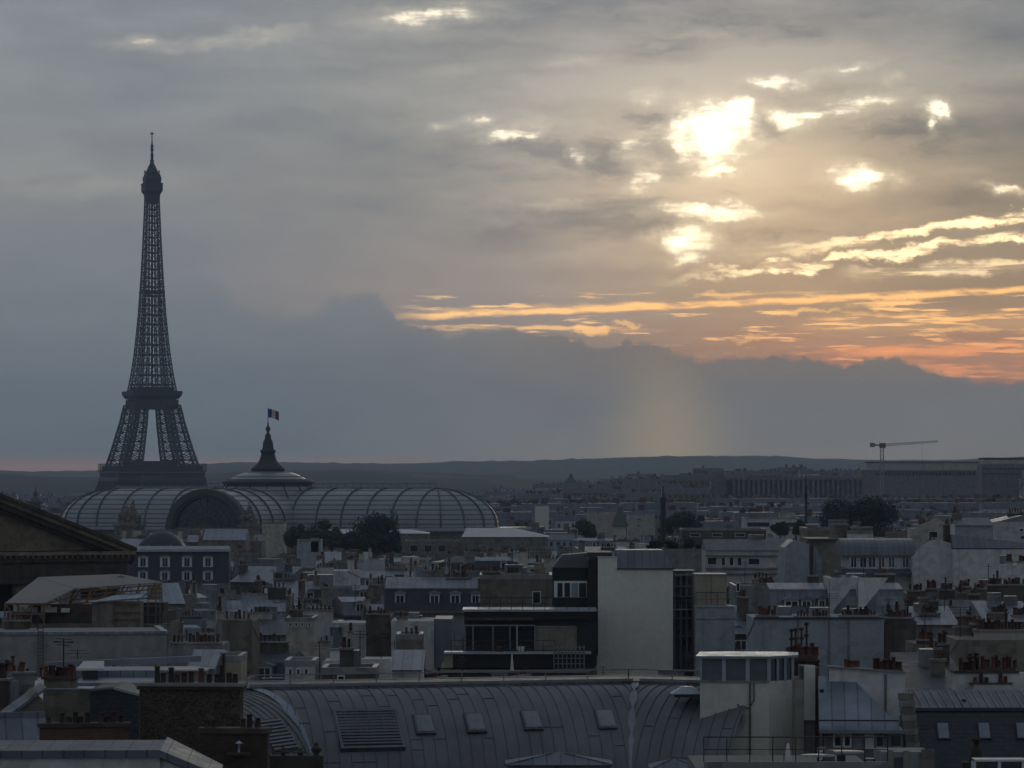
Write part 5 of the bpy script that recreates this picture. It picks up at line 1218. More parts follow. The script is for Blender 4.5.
    zr_ = fr.z(676,0,4.5); m = MB(); m.hexa([(0,-.1,ze-.12),(u1+.1,-.1,ze-.12),(u1+.1,9,ze-.12),(0,9,ze-.12),(0,-.1,ze),(u1+.1,-.1,ze),(fr.u(850,4.5),4.5,zr_),(0,4.5,zr_)],'zinc_blue'); m.bar((0,-.15,ze),(u1+.1,-.15,ze),.16,'zinc_plain'); m.bar((0,.35,ze+.5),(u1-.2,.35,ze+.5),.07,'iron'); m.build('roof', r4)
    m = MB(); m.lathe([(.1,0),(.1,.1),(.16,.12),(.02,.2)],8,'lead_dark',(fr.u(822,1.5),2.4,ze+1.75)); m.build('vent_cap', r4)
    for a,b,mt in ((834,842,0),(844,851,0),(876,884,1),(890,902,1)):
        me = win_mesh(fr.u(b)-fr.u(a)-.1, fr.z(733)-fr.z(747), False, 'white_paint' if mt == 0 else 'zinc_plain'); inst('window', me, r4, ((fr.u(a)+fr.u(b))/2,.44,fr.z(748)))
    m = MB(); m.box(fr.u(853,.4),fr.u(862,.4),.42,.5,fr.z(750),fr.z(733.5),'painted_blue'); m.box(fr.u(864,.4),fr.u(874,.4),.42,.5,fr.z(750),fr.z(733.5),'white_paint'); m.build('curtain', r4)
    foot(fr,0,u1,0,9); PROTECT.append((815,1030,772,186)); LAND.append((860,705,'the light blue zinc slope'))
    # big chimney wall
    fr = Frame(829, 190, -6); r5 = fr.root('stepped_chimney_wall', 'tall pale chimney wall stepping down over the blue zinc slope, red pots above', 'chimney stack')
    P = [(829,10),(905,10),(905,672.5),(829,667)]
    m = MB(); m.extrude([(0,5),(fr.u(905),5),(fr.u(905),fr.z(673,3)),(0,fr.z(667.5))],'y',0,.75,'white_plaster'); m.box(fr.u(884),fr.u(887),-.04,0,20,fr.z(674,3),'beige_plaster'); m.build('wall', r5)
    m = MB(); m.extrude([(-.1,fr.z(667.5)),(fr.u(905)+.1,fr.z(673,3)),(fr.u(905)+.1,fr.z(671.4,3)),(-.1,fr.z(666))],'y',-.12,.9,'concrete'); m.box(fr.u(873),fr.u(903),.05,.7,fr.z(672,3),fr.z(669,3),'brown_plaster'); o = m.build('coping', r5)
    for i in range(9): inst('chimney_pot', POT[0 if i%4 else 1], o, (fr.u(875+i*3.1,.3), .25+.25*(i%2), fr.z(669.2,3)), 0, (.72,.72,rng.uniform(.5,.85)))
    for i in range(5): inst('chimney_pot', POT[0], o, (fr.u(846+i*3,.3), .3, fr.z(667.5,1)), 0, (.7,.7,rng.uniform(.4,.6)))
    # slate mansard with three skylights
    fr = Frame(905, 188, 3); r6 = fr.root('skylight_mansard', 'large dark slate mansard with three pale skylights and dark zinc top', 'building')
    u1 = fr.u(1075); ze = fr.z(772); zk = fr.z(711.5); m = MB(); m.box(0,u1,0,12,0,ze,'stone'); m.build('wall', r6)
    vk = 1.8; zt = fr.z(690.5,0,5)
    m = MB(); m.extrude([(-.1,ze-3),(12,ze-3),(12,zk),(5,zt),(vk,zk),(-.1,ze)],'x',0,u1,'slate',[None,None,'zinc','zinc_dark','slate','slate']); m.bar((0,vk-.08,zk),(u1,vk-.08,zk),.16,'lead_dark')
    for i in range(21): u = .4+i*.42; m.bar((u,vk,zk+.03),(u,5,zt+.03),.045,'zinc_plain')
    m.build('roof', r6)
    for px in (943,984,1022):
        f = .52; v = vk*(1-f)-.1*f; o = MB(); o.box(-.33,.33,-.48,.48,-.1,.05,'lead_dark'); o.box(-.26,.26,-.42,.42,.05,.07,'pane_light'); q = o.build('skylight', r6)
        py = 733; sl = math.atan2(zk-ze, vk+.1); v = .9; z = ze+(v+.1)*(zk-ze)/(vk+.1); 
        # solve v so that the picture height is 733
        best = min([i/40.*vk for i in range(41)], key=lambda vv: abs(HY+F*(CZ-(ze+(vv+.1)*(zk-ze)/(vk+.1)))/(188+vv)-732)); z = ze+(best+.1)*(zk-ze)/(vk+.1)
        q.location = (fr.u(px,best), best-.04, z+.02); q.rotation_euler = (sl,0,0)
    m = MB(); m.lathe([(.1,0),(.1,.12),(.17,.14),(.02,.2)],8,'lead_dark',(fr.u(964,3),3.2,fr.z(702,0,3.2)-.05)); m.build('vent_cap', r6)
    foot(fr,0,u1,0,12); LAND.append((965,735,'the three-skylight slate mansard'))
    # stepped gable coping between blue slope and mansard
    m = MB(); fr = Frame(899, 187, 0)
    for k in range(9): m.box(fr.u(899)+k*.05, fr.u(914)+k*.04, 0, .5, fr.z(693+k*7+7), fr.z(693+k*7)-.02, 'concrete' if k%2 else 'stone')
    o = m.build('stepped_coping'); o.location = (fr.X0,187,0); tag(o, 'stepped stone coping along the left edge of the slate mansard', 'coping')
    # zinc roofs behind
    hero('double_zinc_building', 'dark zinc roof with two tiers of seams behind the slate mansard', 905, 962, 690, 214, 12, 'grey_plaster', 'front', 0, zm='lead_dark', rise=1.1, seed=33, land='the two tier zinc roof')
    hero('upper_zinc_building', 'long low zinc roof above the two tier roof, left of a white chimney block', 908, 965, 680, 232, 10, 'grey_plaster', 'front', 0, zm='lead_dark', rise=1.25, seed=34)
    # white chimney block
    fr = Frame(955, 204, 0); r7 = fr.root('white_chimney_block', 'white rendered chimney block with a crowd of red pots and a pot shelf', 'chimney stack')
    m = MB(); m.extrude([(0,5),(fr.u(1024),5),(fr.u(1030),fr.z(673)),(0,fr.z(673.5))],'y',0,1.1,'white_plaster'); m.build('wall', r7)
    m = MB(); m.box(-.12,fr.u(1019),-.12,1.2,fr.z(673),fr.z(670.5),'dark_stone'); m.box(fr.u(982),fr.u(1016),.1,.9,fr.z(670.5),fr.z(668),'brick'); o = m.build('coping', r7)
    for i in range(16): inst('chimney_pot', POT[0 if i%5 else 1], o, (fr.u(960+i*3.6,.5), .15+.35*(i%3), fr.z(670.5 if i < 6 else 668)), 0, (.8,.8,rng.uniform(.5,.95)))
    for px in (970,976): inst('chimney_cowl', COWL, o, (fr.u(px,.5), .5, fr.z(670.5)), 0, (1,1,.55))
    m = MB(); m.box(fr.u(969),fr.u(1012),-.45,-.005,fr.z(684),fr.z(682.6),'brown_plaster'); m.extrude([(fr.u(972),fr.z(690.5)),(fr.u(1011),fr.z(690.5)),(fr.u(1009),fr.z(684)),(fr.u(973),fr.z(684))],'y',-.4,-.006,'white_plaster'); o = m.build('pot_shelf', r7)
    for px, hh in ((974.5,.4),(980.5,.72),(986,.42),(1000,.7),(1005,.5)): inst('chimney_pot', POT[0], o, (fr.u(px), -.22, fr.z(682.6)), 0, (.75,.75,hh))
    foot(fr,0,4,0,2); LAND.append((990,680,'the white chimney block'))
    # terrace at the bottom with railing, parasol, tables
    fr = Frame(704, 150, 0); r8 = fr.root('roof_terrace', 'roof terrace with a rendered parapet and thin railing below the turret', 'terrace')
    u1 = fr.u(888); zd = fr.z(766)-.6; m = MB(); m.box(0,u1,0,.3,0,fr.z(762),'concrete'); m.box(0,u1,.3,14,0,zd,'gravel'); m.box(fr.u(885),fr.u(934),1.5,4,0,fr.z(752,0,1.5),'concrete'); m.build('wall', r8)
    railing(r8, [(0,.15,fr.z(762)),(u1,.15,fr.z(762))], .98, 'iron', .9, .04)
    m = MB(); [m.box(fr.u(a,1.5),fr.u(b,1.5),1.4,1.5,5,fr.z(c,0,1.5),'stone') for a,b,c in ((887,893,750),(903,909,750.5),(921,934,749))]; m.box(fr.u(895,1.4),fr.u(904,1.4),1.42,1.5,fr.z(772),fr.z(760),'glass_dark'); m.build('low_wall', r8)
    m = MB(); m.box(fr.u(704),fr.u(790),3,3.1,zd,zd+.3,'lead_dark'); m.build('gutter', r8)
    o = MB().lathe([(.03,0),(.05,.1),(.17,.15),(.15,.6),(.10,.9),(.04,1.25)], 10, 'cloth_white').build('folded_parasol'); o.location = fr.world(fr.u(788,2.2),2.2)+(zd+.1,); tag(o,'tall folded white parasol on the roof terrace below the turret','parasol')
    for px, v, lb in ((842,6,'open table on the terrace under the blue zinc roof, larger and further back'),(818,4,'round garden table on the terrace close to the folded parasol')):
        r9 = thing('garden_table', lb, 'table', fr.world(fr.u(px,v),v)+(zd,)); w = .95 if px == 842 else .7
        m = MB(); m.lathe([(w,.70),(w,.75),(.01,.76)],16,'steel'); m.build('table_top', r9); m = MB(); m.bar((0,0,.01),(0,0,.70),.08,'iron'); m.lathe([(.3,0),(.3,.03),(.03,.05)],10,'iron'); m.build('table_leg', r9)
        for k in range(3):
            a = k*2.1+px; c = thing('garden_chair', ('grey garden chair %s' % ('facing the larger table from the railing side','tucked behind the larger table','beside the larger table by the curtains')[k]) if px == 842 else ('dark garden chair %s' % ('left of the round table near the parasol','behind the round table near the parasol','in front of the round table near the parasol')[k]), 'chair', fr.world(fr.u(px,v)+1.15*cos(a), v+1.15*sin(a))+(zd,), a+pi/2)
            m = MB(); m.box(-.22,.22,-.22,.22,.43,.46,'steel' if px == 842 else 'iron'); m.build('seat', c); m = MB(); m.box(-.22,.22,-.24,-.2,.46,.85,'steel' if px == 842 else 'iron'); m.build('backrest', c)
            for sx in (-.19,.19):
                for sy in (-.19,.19): MB().bar((sx,sy,0),(sx,sy,.43),.04,'iron').build('leg', c)
    # frame at the lower right edge
    fr = Frame(974, 150, 0); ra = fr.root('rooflight_frame', 'white framed dark rooflight below the slate mansard', 'rooflight')
    m = MB(); [m.box(fr.u(a),fr.u(b),0,.9,fr.z(790),fr.z(c),'white_paint') for a,b,c in ((974,976,759.5),(998,1001,760),(1022,1026,762))]; m.box(fr.u(974),fr.u(1026),-.05,.95,fr.z(761.5),fr.z(759.4),'white_paint'); m.build('frame', ra); m = MB(); m.box(fr.u(976),fr.u(1024),.3,.6,fr.z(790),fr.z(761.6),'glass_dark'); m.build('pane', ra)
    fr = Frame(976, 160, 0); o = MB(); o.lathe([(.3,0),(.28,.5),(.14,.55),(.12,.85),(.2,.9),(.2,.97),(.02,1.1)],10,'pot_dark'); o.box(-.6,.6,-.3,.3,-6,0,'dark_stone'); q = o.build('squat_chimney'); q.location = (fr.X0,160,fr.z(757)-.2); tag(q,'squat dark chimney with a white capped flue below the middle skylight','chimney stack')
build_turret()

# ------------------------------------------------------------------ right middle distance
W_ = 'white_plaster'
def build_right_mid():
    S_ = dict
    hero('white_wall_row_building', 'row of joined pale party walls with vertical joints below a dark coping', 755, 884, 619, 300, 11, 'blue_plaster', 'back', 0, chims=((757,778,615,622,8,.1,.7,'brown_plaster'),(795,830,616,622,10,.1,.7,'brown_plaster'),(840,878,615,622,12,.1,.7,'brown_plaster')), ylow=655, seed=41, land='the row of pale party walls')
    o = [x for x in col.objects if x.name == 'white_wall_row_building'][0]; fr = Frame(755,300); m = MB(); m.box(-.1,fr.u(884.5),-.15,.4,fr.z(619),fr.z(617.2),'lead_dark'); m.build('coping', o); m = MB(); [m.box(fr.u(a)-.09,fr.u(a)+.09,-.05,0,5,fr.z(619.3),'grey_plaster') for a in (798,829,848.5)]; m.build('wall_joint', o)
    hero('brown_wall_building', 'dull brown party wall continuing the pale row on its right', 884.5, 916, 621, 300.5, 11, 'brown_plaster', 'back', chims=((886,914,617,624,9,.1,.7,'brown_plaster'),), ylow=655, seed=42)
    # mansards with dividing walls
    def divided(px0, px1, label, seed, dorm):
        rt, fr, u1, h, rng = hero('divided_mansard_building', label, px0, px1, 615, 325, 12, 'grey_plaster', 'mansard', 0, zm='zinc', sm='zinc_dark', steep=2.1, inset=2.2, rise=.5, dormers=dorm, ylow=612, seed=seed)
        return rt, fr, u1, h, rng
    rt, fr, u1, h, rng = divided(771, 829, 'grey mansard roof with a glazed dormer strip left of the white dividing walls', 43, ((784,799,600,608),(801,812,600,608),(818,826,599,611)))
    rt2, fr2, u2, h2, rng2 = divided(830, 906, 'dark mansard split by two white slanting walls, skylights on the slopes', 44, ())
    for px in (829.5, 858): m = MB(); a = fr2.u(px); m.extrude([(-.15,h2-1),(2.8,h2-1),(7,h2+3.2),(1.6,h2+3.2),(-.15,h2+3.0)],'x',a,a+.35,'white_plaster'); m.extrude([(a,h2),(a+2.6,h2+3.2),(a,h2+3.2)],'y',-.14,.25,'white_plaster'); m.build('dividing_wall', rt2)
    for px in (852,881,893): q = inst('skylight', SKYL, rt2, (fr2.u(px,1.2),1.15,fr2.z(602,0,1.2)), 0); q.rotation_euler = (R(44),0,0)
    LAND.append((845,600,'the white slanting dividing walls'))
    # grey block with window strip
    hero('strip_window_building', 'grey roof storey with a strip of square windows and a dark zinc lid', 706, 786, 550, 520, 12, W_, 'ridge', 0, windows=((707,717,557,565,0),(721,725.5,557,566,0),(729,734,557,566,0),(737,742,557,566,0),(748,760,558,565,0)), zm='zinc_dark', rise=1.4, ylow=590, seed=45, land='the strip of square windows')
    o = [x for x in col.objects if x.name == 'strip_window_building'][0]; fr = Frame(706,520); m = MB(); [m.box(-.1,fr.u(777),-.4,0,fr.z(b),fr.z(a),'grey_plaster') for a,b in ((555,556),(567.5,569),(573,574.2))]; m.build('string_course', o)
    hero('lower_grey_building', 'weathered grey building with two plain tiers under the strip of square windows', 735, 778, 588, 420, 12, 'grey_plaster', 'flat', windows=((736,740,582.5,592,0),), seed=46, ylow=600, chims=((758,778,583,592,8),))
    hero('blue_gable_building', 'tall blue grey blank gable with a drainpipe down its corner', 785, 815, 547, 455, 10, 'blue_plaster', None, 0, gable_poly=((815,547),(800,541),(794,540),(785,547)), seed=47, ylow=584, land='the blue grey gable')
    o = [x for x in col.objects if x.name == 'blue_gable_building'][0]; fr = Frame(785,455); m = MB(); m.extrude([(0,fr.z(547)-.2),(fr.u(794),fr.z(540)),(fr.u(816),fr.z(547)-.2)],'y',.5,10,'zinc_dark'); m.build('roof', o); m = MB(); m.box(fr.u(809.5),fr.u(813.5),-.12,0,10,fr.z(545),'dark_stone'); m.build('drainpipe', o)
    hero('low_blue_gable_building', 'narrow lean-to wing of the blue grey gable, sloping to the right', 815.5, 822, 556, 456, 6, 'blue_plaster', None, gable_poly=((822,560),(815.5,547.5)), seed=48, ylow=582)
    hero('beige_block_building', 'plain beige block with a dark eave behind the blue grey gable', 814, 851, 541, 480, 12, 'beige_plaster', None, seed=49, ylow=574, land='the plain beige block')
    o = [x for x in col.objects if x.name == 'beige_block_building'][0]; fr = Frame(814,480); m = MB(); m.box(-.8,fr.u(851)+.1,-.4,12,fr.z(541),fr.z(538.5),'lead_dark'); m.build('roof', o)
    hero('white_stub_building', 'small white upright block with a brown penthouse beside the curved mansard', 848, 873, 533, 486, 6, W_, 'flat', seed=50, ylow=548, chims=((851,872,527,534,0,1,4,'beige_plaster'),(832,848,524,538,0,2,3,'beige_plaster')))
    hero('penthouse_building', 'low roof rooms with flat pale lids behind the plain beige block', 806, 850, 530, 530, 12, 'beige_plaster', 'flat', seed=51, ylow=540, chims=((830,848,520,532,0,1,3,'grey_plaster'),))
    # curved mansard with window band
    rt, fr, u1, h, rng = hero('curved_mansard_building', 'curved dark zinc mansard over a band of six tall white windows', 849, 914, 569, 440, 11, W_, None, 0, windows=((850.5,857,556.5,568),(859.5,867,556.5,568),(868,876,556.5,568),(878,885,556.5,568),(888,895,556.5,568),(902,909,557,568)), seed=52, ylow=574, land='the band of six tall windows')
    m = MB(); ze = fr.z(555.5); zt = fr.z(538.5,0,4); m.box(0,u1,0.01,11,h-.1,ze,W_); m.build('top_storey', rt)
    m = MB(); pr = [(-.4,ze-.1),(11,ze-.1),(11,zt-1)]+[(4-4.3*sin(t),ze+(zt-ze)*cos(t)**.8) for t in [pi/2*i/7 for i in range(0,7)]]+[(-.4,ze+.05)]; m.extrude(pr,'x',-.9,u1+.1,'zinc_dark'); m.build('roof', rt)
    m = MB(); m.extrude([(-1.6,fr.z(574)),(-1.6,fr.z(572.5)),(-.05,fr.z(569)),(-.05,fr.z(574.5))],'x',-1.8,u1+.2,'zinc_dark'); m.build('lower_roof', rt)
    hero('white_curved_gable_building', 'white gable with a rounded top joining the curved mansard', 914, 953, 548, 436, 9, W_, None, 0, gable_poly=((953,544),(945,541.5),(937,539.5),(931,541),(922,546),(914,556)), seed=53, ylow=574, land='the white rounded gable')
    rt, fr, u1, h, rng = hero('long_white_wall_building', 'long white blank wall under a dark zinc slope, right of the rounded gable', 953.5, 1060, 549, 434, 10, W_, None, 0, seed=54, ylow=577, land='the long white blank wall')
    m = MB(); zt = fr.z(541,0,5); m.hexa([(0,.2,h-.05),(u1,.2,h-.05),(u1,9,h-.05),(0,9,h-.05),(0,3,zt+.8),(u1,5,zt-.6),(u1,6,zt-.6),(0,6,zt+.8)],'zinc_dark'); m.box(-.02,u1,-.06,.25,h,h+.12,'lead_dark'); m.build('roof', rt)
    hero('slim_chimney_building', 'slim white and dark double chimney rising from the rounded gable', 944, 955, 547, 438, 2.2, 'dark_stone', None, 0, chims=((944.5,950,524,552,4,.1,1.6,'dark_stone'),(950.2,955,522,552,3,.0,1.2,'white_plaster')), seed=55, cat='chimney stack')
    hero('garage_gable_building', 'small beige gable with one black opening under a shallow roof', 915, 946, 528, 500, 10, 'cream_plaster', None, 0, gable_poly=((946,524),(938,518),(915,527)), windows=((928.5,938,531,538,0),), seed=56, ylow=540, land='the black-holed beige gable')
    hero('grey_upper_building', 'plain blue grey block with a thin dark zinc roof above the long white wall', 955, 993, 525, 485, 11, 'blue_plaster', 'ridge', 0, zm='zinc_dark', rise=.9, seed=57, ylow=541)
    hero('white_corner_building', 'white corner house with a shallow gable and two small windows at the picture edge', 995, 1050, 522, 520, 12, W_, 'gable', 0, rise=.9, windows=((1019,1024,528,532,0),(1020,1028,535,540,0)), seed=58, ylow=545)
    # party walls
    k = [(907,925,594,'brown_plaster'),(925,939,592,'grey_plaster'),(939,955,593,'brown_plaster'),(955,972,590,'stone'),(972,987,592,'beige_plaster'),(987,1030,588,'brown_plaster')]
    lb = ['mottled brown party wall, first of the wall row beside the slanting walls','grey party wall between two mottled brown ones','mottled brown party wall between the plain grey one and the stone one','pale stone party wall in the middle of the row of stained walls','stained beige party wall just before the broad dark one','broad dark brown party wall running out of the right edge']
    for i, (a, b, y, mt) in enumerate(k):
        hero('party_wall_building', lb[i], a, b-.2, y, 352+i*.7, 10, mt, 'back', chims=((a+1,b-1,y-4,y+3,int((b-a)/2.6),.1,.7,'brown_plaster'),), seed=60+i, ylow=612, rise=1.0, group='party wall buildings right of the slanting walls')
    LAND.append((960,605,'the row of stained party walls'))
    hero('low_zinc_building', 'low zinc lean-to with a pot row in front of the first mottled brown wall', 917, 958, 624, 312, 8, 'grey_plaster', 'front', rise=1.2, zm='zinc', chims=((920,940,613,626,8,3,.6,'beige_plaster'),), seed=121, ylow=634)
    hero('skylit_zinc_building', 'zinc roof with a bright chimney stub below the middle of the stained party walls', 945, 990, 616, 334, 8, 'beige_plaster', 'ridge', rise=1.3, zm='zinc_dark', chims=((948,954,606,618,2,.5,.6,'white_plaster'),(968,986,610,618,7,.4,.6,'brown_plaster')), seed=122, ylow=622)
    hero('edge_zinc_building', 'broad zinc roof with two pot rows just left of the picture edge', 985, 1035, 621, 322, 9, 'stone', 'front', rise=1.4, zm='zinc', chims=((990,1008,612,623,7,.3,.6,'beige_plaster'),(1012,1030,615,623,6,2,.6,'brown_plaster')), seed=123, ylow=630)
    hero('brick_topped_building', 'short beige wall with a dense brick red pot row left of the pot wall', 915, 956, 644, 288, 7, 'beige_plaster', 'back', chims=((917,935,639,646,9,.1,.6,'brick'),(940,954,641,646,6,.1,.6,'brown_plaster')), seed=124, ylow=652)
    hero('pot_wall_building', 'low white wall with a line of small red pots, left of the picture edge', 957, 1030, 640, 270, 9, 'beige_plaster', 'back', chims=((975,1024,629.5,641,13,.2,.7,'cream_plaster'),), seed=70, ylow=652)
    hero('twin_stack_building', 'pair of pale chimney stacks with red pots at the end of the long white wall', 1006, 1030, 565, 400, 6, 'white_plaster', None, chims=((1006,1013,561,566,4,.1,.7,W_),(1018,1027,561,566,4,.1,.7,W_)), seed=71, ylow=580)
build_right_mid()

# ------------------------------------------------------------------ middle left
def build_mid_left():
    rt, fr, u1, h, rng = hero('four_dormer_mansard', 'black slate mansard with four white dormer windows under pale zinc', 384, 484, 611, 395, 12, 'grey_plaster', 'mansard', 0, steep=2.3, inset=1.3, rise=1.1, dormers=((395,405,594,608),(429.5,439.5,594,608),(450,460.5,594,608),(471,480,594,608)), chims=((446,470,577,590,8,5,.8,'beige_plaster'),(478,486,578,600,3,1,3,'beige_plaster')), ylow=610, seed=81, land='the four white dormers')
    hero('white_tile_building', 'white rendered wall beside a slate hung one, under the four dormers', 391, 434, 621, 360, 9, 'white_plaster', 'back', chims=((397,408,617,624,2,.1,.6),), seed=82, ylow=640)
    hero('slate_hung_wall_building', 'pale slate hung blank wall right of the white rendered wall', 434.3, 452, 619, 360.4, 9, 'zinc_plain', 'back', seed=83, ylow=640)
    hero('brown_party_building', 'tall plain brown party wall left of the white rendered wall', 366, 390.5, 617, 361, 10, 'brown_plaster', 'back', chims=((367,390,613.5,619,7,.1,.7,'brown_plaster'),), seed=84, ylow=652, land='the tall plain brown wall')
    hero('chimney_house_building', 'small beige block with three dark pots in front of the white rendered wall', 396, 422, 638, 320, 6, 'beige_plaster', 'flat', chims=((397,421,634,639,4,.4,.8,'brown_plaster'),), seed=85, ylow=650)
    hero('lean_white_building', 'white sloping-top wall with two dark boxes just above the curved roof', 322, 391, 661, 262, 7, 'white_plaster', None, 0, gable_poly=((391,659),(350,659),(322,661.5)), seed=86, ylow=680, land='the sloping-top white wall', chims=((332,340,663,668,0,-1.4,1,'rust'),(357,372,665,670,0,-1.6,1,'black_cladding')))
    hero('grey_shed_building', 'low grey shed roof in front of the white wall above the curved roof', 322, 376, 672, 245, 5, 'brown_plaster', 'flat', windows=((337,345,675,686,0),), seed=87)
    hero('zinc_shed_building', 'zinc lean-to roof and white stub wall beside the lower terrace', 392, 422, 669, 250, 6, 'white_plaster', 'front', rise=1.0, seed=88)
    hero('beige_party_building', 'square beige party wall among zinc roofs left of the tall brown one', 222, 252, 622, 330, 10, 'beige_plaster', 'back', chims=((223,252,619,624,6,.1,.7),), seed=89, ylow=645, land='the square beige party wall')
    hero('white_dot_building', 'white roof storey pierced by a row of small square windows', 286, 314, 620.5, 385, 8, 'cream_plaster', 'flat', windows=((289,291.5,622,627,0),(295,297.5,622,627,0),(301,303.5,622,627,0),(308,310.5,622,627,0)), seed=90, ylow=627)
    hero('white_bar_building', 'white box with three narrow dark slots low beside the white wall', 285, 315, 664.5, 262, 5, 'white_plaster', 'flat', windows=((289,291.5,668,676,0),(297,299.5,668,676,0),(305,307.5,668,676,0)), seed=91, ylow=682)
    hero('pale_skylight_building', 'zinc roof with one bright skylight, left of a yellow brown block', 188, 214, 668, 258, 6, 'grey_plaster', 'front', rise=1.0, zm='zinc', seed=92, ylow=650)
    hero('long_pot_building', 'low wall with ten reddish pots right of the long grey wall', 168, 223, 645, 300, 7, 'grey_plaster', None, chims=((170,221,642,648,12,.1,.7,'beige_plaster'),), seed=93)
    hero('ochre_box_building', 'ochre stone block with notched top behind the thin flue', 215, 241, 660, 262, 6, 'yellow_panel', 'flat', seed=94, ylow=672)
    # palace wings and halls beyond
    hero('hip_roof_pavilion', 'long low pavilion with a bright pale hipped roof right of the glass vault', 463, 548, 537, 1230, 30, 'stone', None, 0, seed=101, ylow=548, land='the bright pale hipped roof')
    fr = Frame(463,1230); o = [x for x in col.objects if x.name == 'hip_roof_pavilion'][0]; u1 = fr.u(548); z0, z1 = fr.z(537), fr.z(528,0,15); m = MB(); m.hexa([(-.5,-.5,z0),(u1+.5,-.5,z0),(u1+.5,30.5,z0),(-.5,30.5,z0),(1,13,z1),(u1-11,13,z1),(u1-11,17,z1),(1,17,z1)],'cloth_white'); m.build('roof', o)
    hero('pale_roof_hall', 'stone hall with a pale flat roof half hidden by the dark trees', 318, 428, 533.5, 1290, 22, 'stone', None, 0, seed=102, ylow=545)
    fr = Frame(318,1290); o = [x for x in col.objects if x.name == 'pale_roof_hall'][0]; u1 = fr.u(428); z0, z1 = fr.z(533.5), fr.z(529.5,0,10); m = MB(); m.hexa([(-.4,-.4,z0),(u1+.4,-.4,z0),(u1+.4,22,z0),(-.4,22,z0),(1,9,z1),(u1-6,9,z1),(u1-6,13,z1),(1,13,z1)],'zinc_light'); m.build('roof', o)
    hero('stone_arch_pavilion', 'stone end pavilion under the green horse sculpture', 405, 470, 541, 1260, 14, 'stone', 'flat', 0, windows=((410,418,545,552,0),(424,432,545,552,0),(438,446,545,552,0)), seed=103, ylow=552)
    hero('cream_block_building', 'cream box on grey roofs left of the leafy trees', 262, 284, 523.5, 1180, 14, 'cream_plaster', 'flat', seed=104, ylow=532)
    hero('white_pier_building', 'pale upright block with a tall white pier in front of the leafy trees', 297, 321, 541, 900, 8, 'blue_plaster', 'flat', chims=((311,318.5,538,552,0,0,1.4,'cream_plaster'),), seed=105, ylow=556)
    hero('blue_long_roof_building', 'long blue grey roofed block below the green arched porch', 203, 246, 540, 1060, 16, 'stone', 'ridge', zm='zinc_blue', rise=3, seed=106, ylow=548)
    # big buildings over the river, right
    hero('colonnade_palace', 'long pale palace front with a tall row of columns far off', 714, 862, 480, 2500, 40, 'brown_plaster', None, 0, seed=110, ylow=500, land='the far colonnade')
    fr = Frame(714,2500); o = [x for x in col.objects if x.name == 'colonnade_palace'][0]; u1 = fr.u(862); m = MB(); m.box(-.5,u1+.5,-3.4,40.5,fr.z(480)+.02,fr.z(477.5),'stone'); m.build('cornice', o)
    for i in range(26):
        u = 13+(u1-16)*i/25.; m = MB(); m.box(u-.9,u+.9,-3,-.02,20,fr.z(480),'stone'); m.build('column', o)
    m = MB(); m.box(0,8,-3,-.05,20,fr.z(480),'stone'); m.build('end_block', o)
    m = MB(); [m.box(12+(u1-14)*i/25.,13.2+(u1-14)*i/25.,-.1,-.03,fr.z(498),fr.z(483),'glass_dark') for i in range(25)]; m.build('window_bay', o)
    hero('long_far_palace', 'very long far palace under the crane arm with rows of small windows', 862, 986, 470, 2900, 50, 'stone', None, 0, seed=111, ylow=482, land='the long far palace')
    fr = Frame(862,2900); o = [x for x in col.objects if x.name == 'long_far_palace'][0]; u1 = fr.u(986); m = MB(); m.box(u1*.08,u1*.94,4,46,fr.z(470.2),fr.z(462.5),'cream_plaster'); m.box(u1*.06,u1*.96,3,47,fr.z(462.5),fr.z(461.5),'lead_dark'); m.box(-.5,u1+.5,-.8,.5,fr.z(471),fr.z(469.6),'concrete'); m.build('upper_block', o)
    for i in range(30):
        u = u1*.1+u1*.82*i/30.; m = MB(); m.box(u,u+1.9,-.3,-.02,fr.z(475.5),fr.z(472),'glass_dark'); m.build('window', o)
    hero('tiered_white_building', 'far white apartment tiers with dark rooftop planting at the right edge', 982, 1040, 464, 2700, 30, 'stone', 'flat', 0, seed=112, ylow=478)
    fr = Frame(982,2700); o = [x for x in col.objects if x.name == 'tiered_white_building'][0]; u1 = fr.u(1040); m = MB(); m.box(1,u1-1,2,26,fr.z(464),fr.z(459.5),'cream_plaster'); m.box(1,u1-1,1.5,26,fr.z(459.5),fr.z(457.6),'dark_stone'); [m.box(0,u1,-1.2,-.05,fr.z(y),fr.z(y-.8),'beige_plaster') for y in (468,473)]; m.build('upper_tier', o)
    hero('round_white_tower_building', 'short pale cylindrical tower block standing alone among far roofs', 535, 549, 506, 1750, 12, 'pale_gable', 'flat', seed=113, ylow=520, land='the short pale tower block')
    hero('white_office_building', 'broad pale office block with a little green turret before it', 588, 624, 512, 1650, 20, 'cream_plaster', 'flat', seed=114, ylow=530)
    hero('second_office_building', 'pale office block with a few dark openings right of the green turret', 628, 655, 515, 1600, 18, 'cream_plaster', 'flat', windows=((637,641,519,520.5,0),(637,641,525,526.5,0)), seed=115, ylow=535)
    fr = Frame(620,1450); rt = fr.root('green_turret', 'little pointed green copper turret with a gilded tip among pale offices', 'turret'); m = MB(); m.box(-2.4,2.4,0,4.8,0,fr.z(526),'cream_plaster'); m.build('wall', rt)
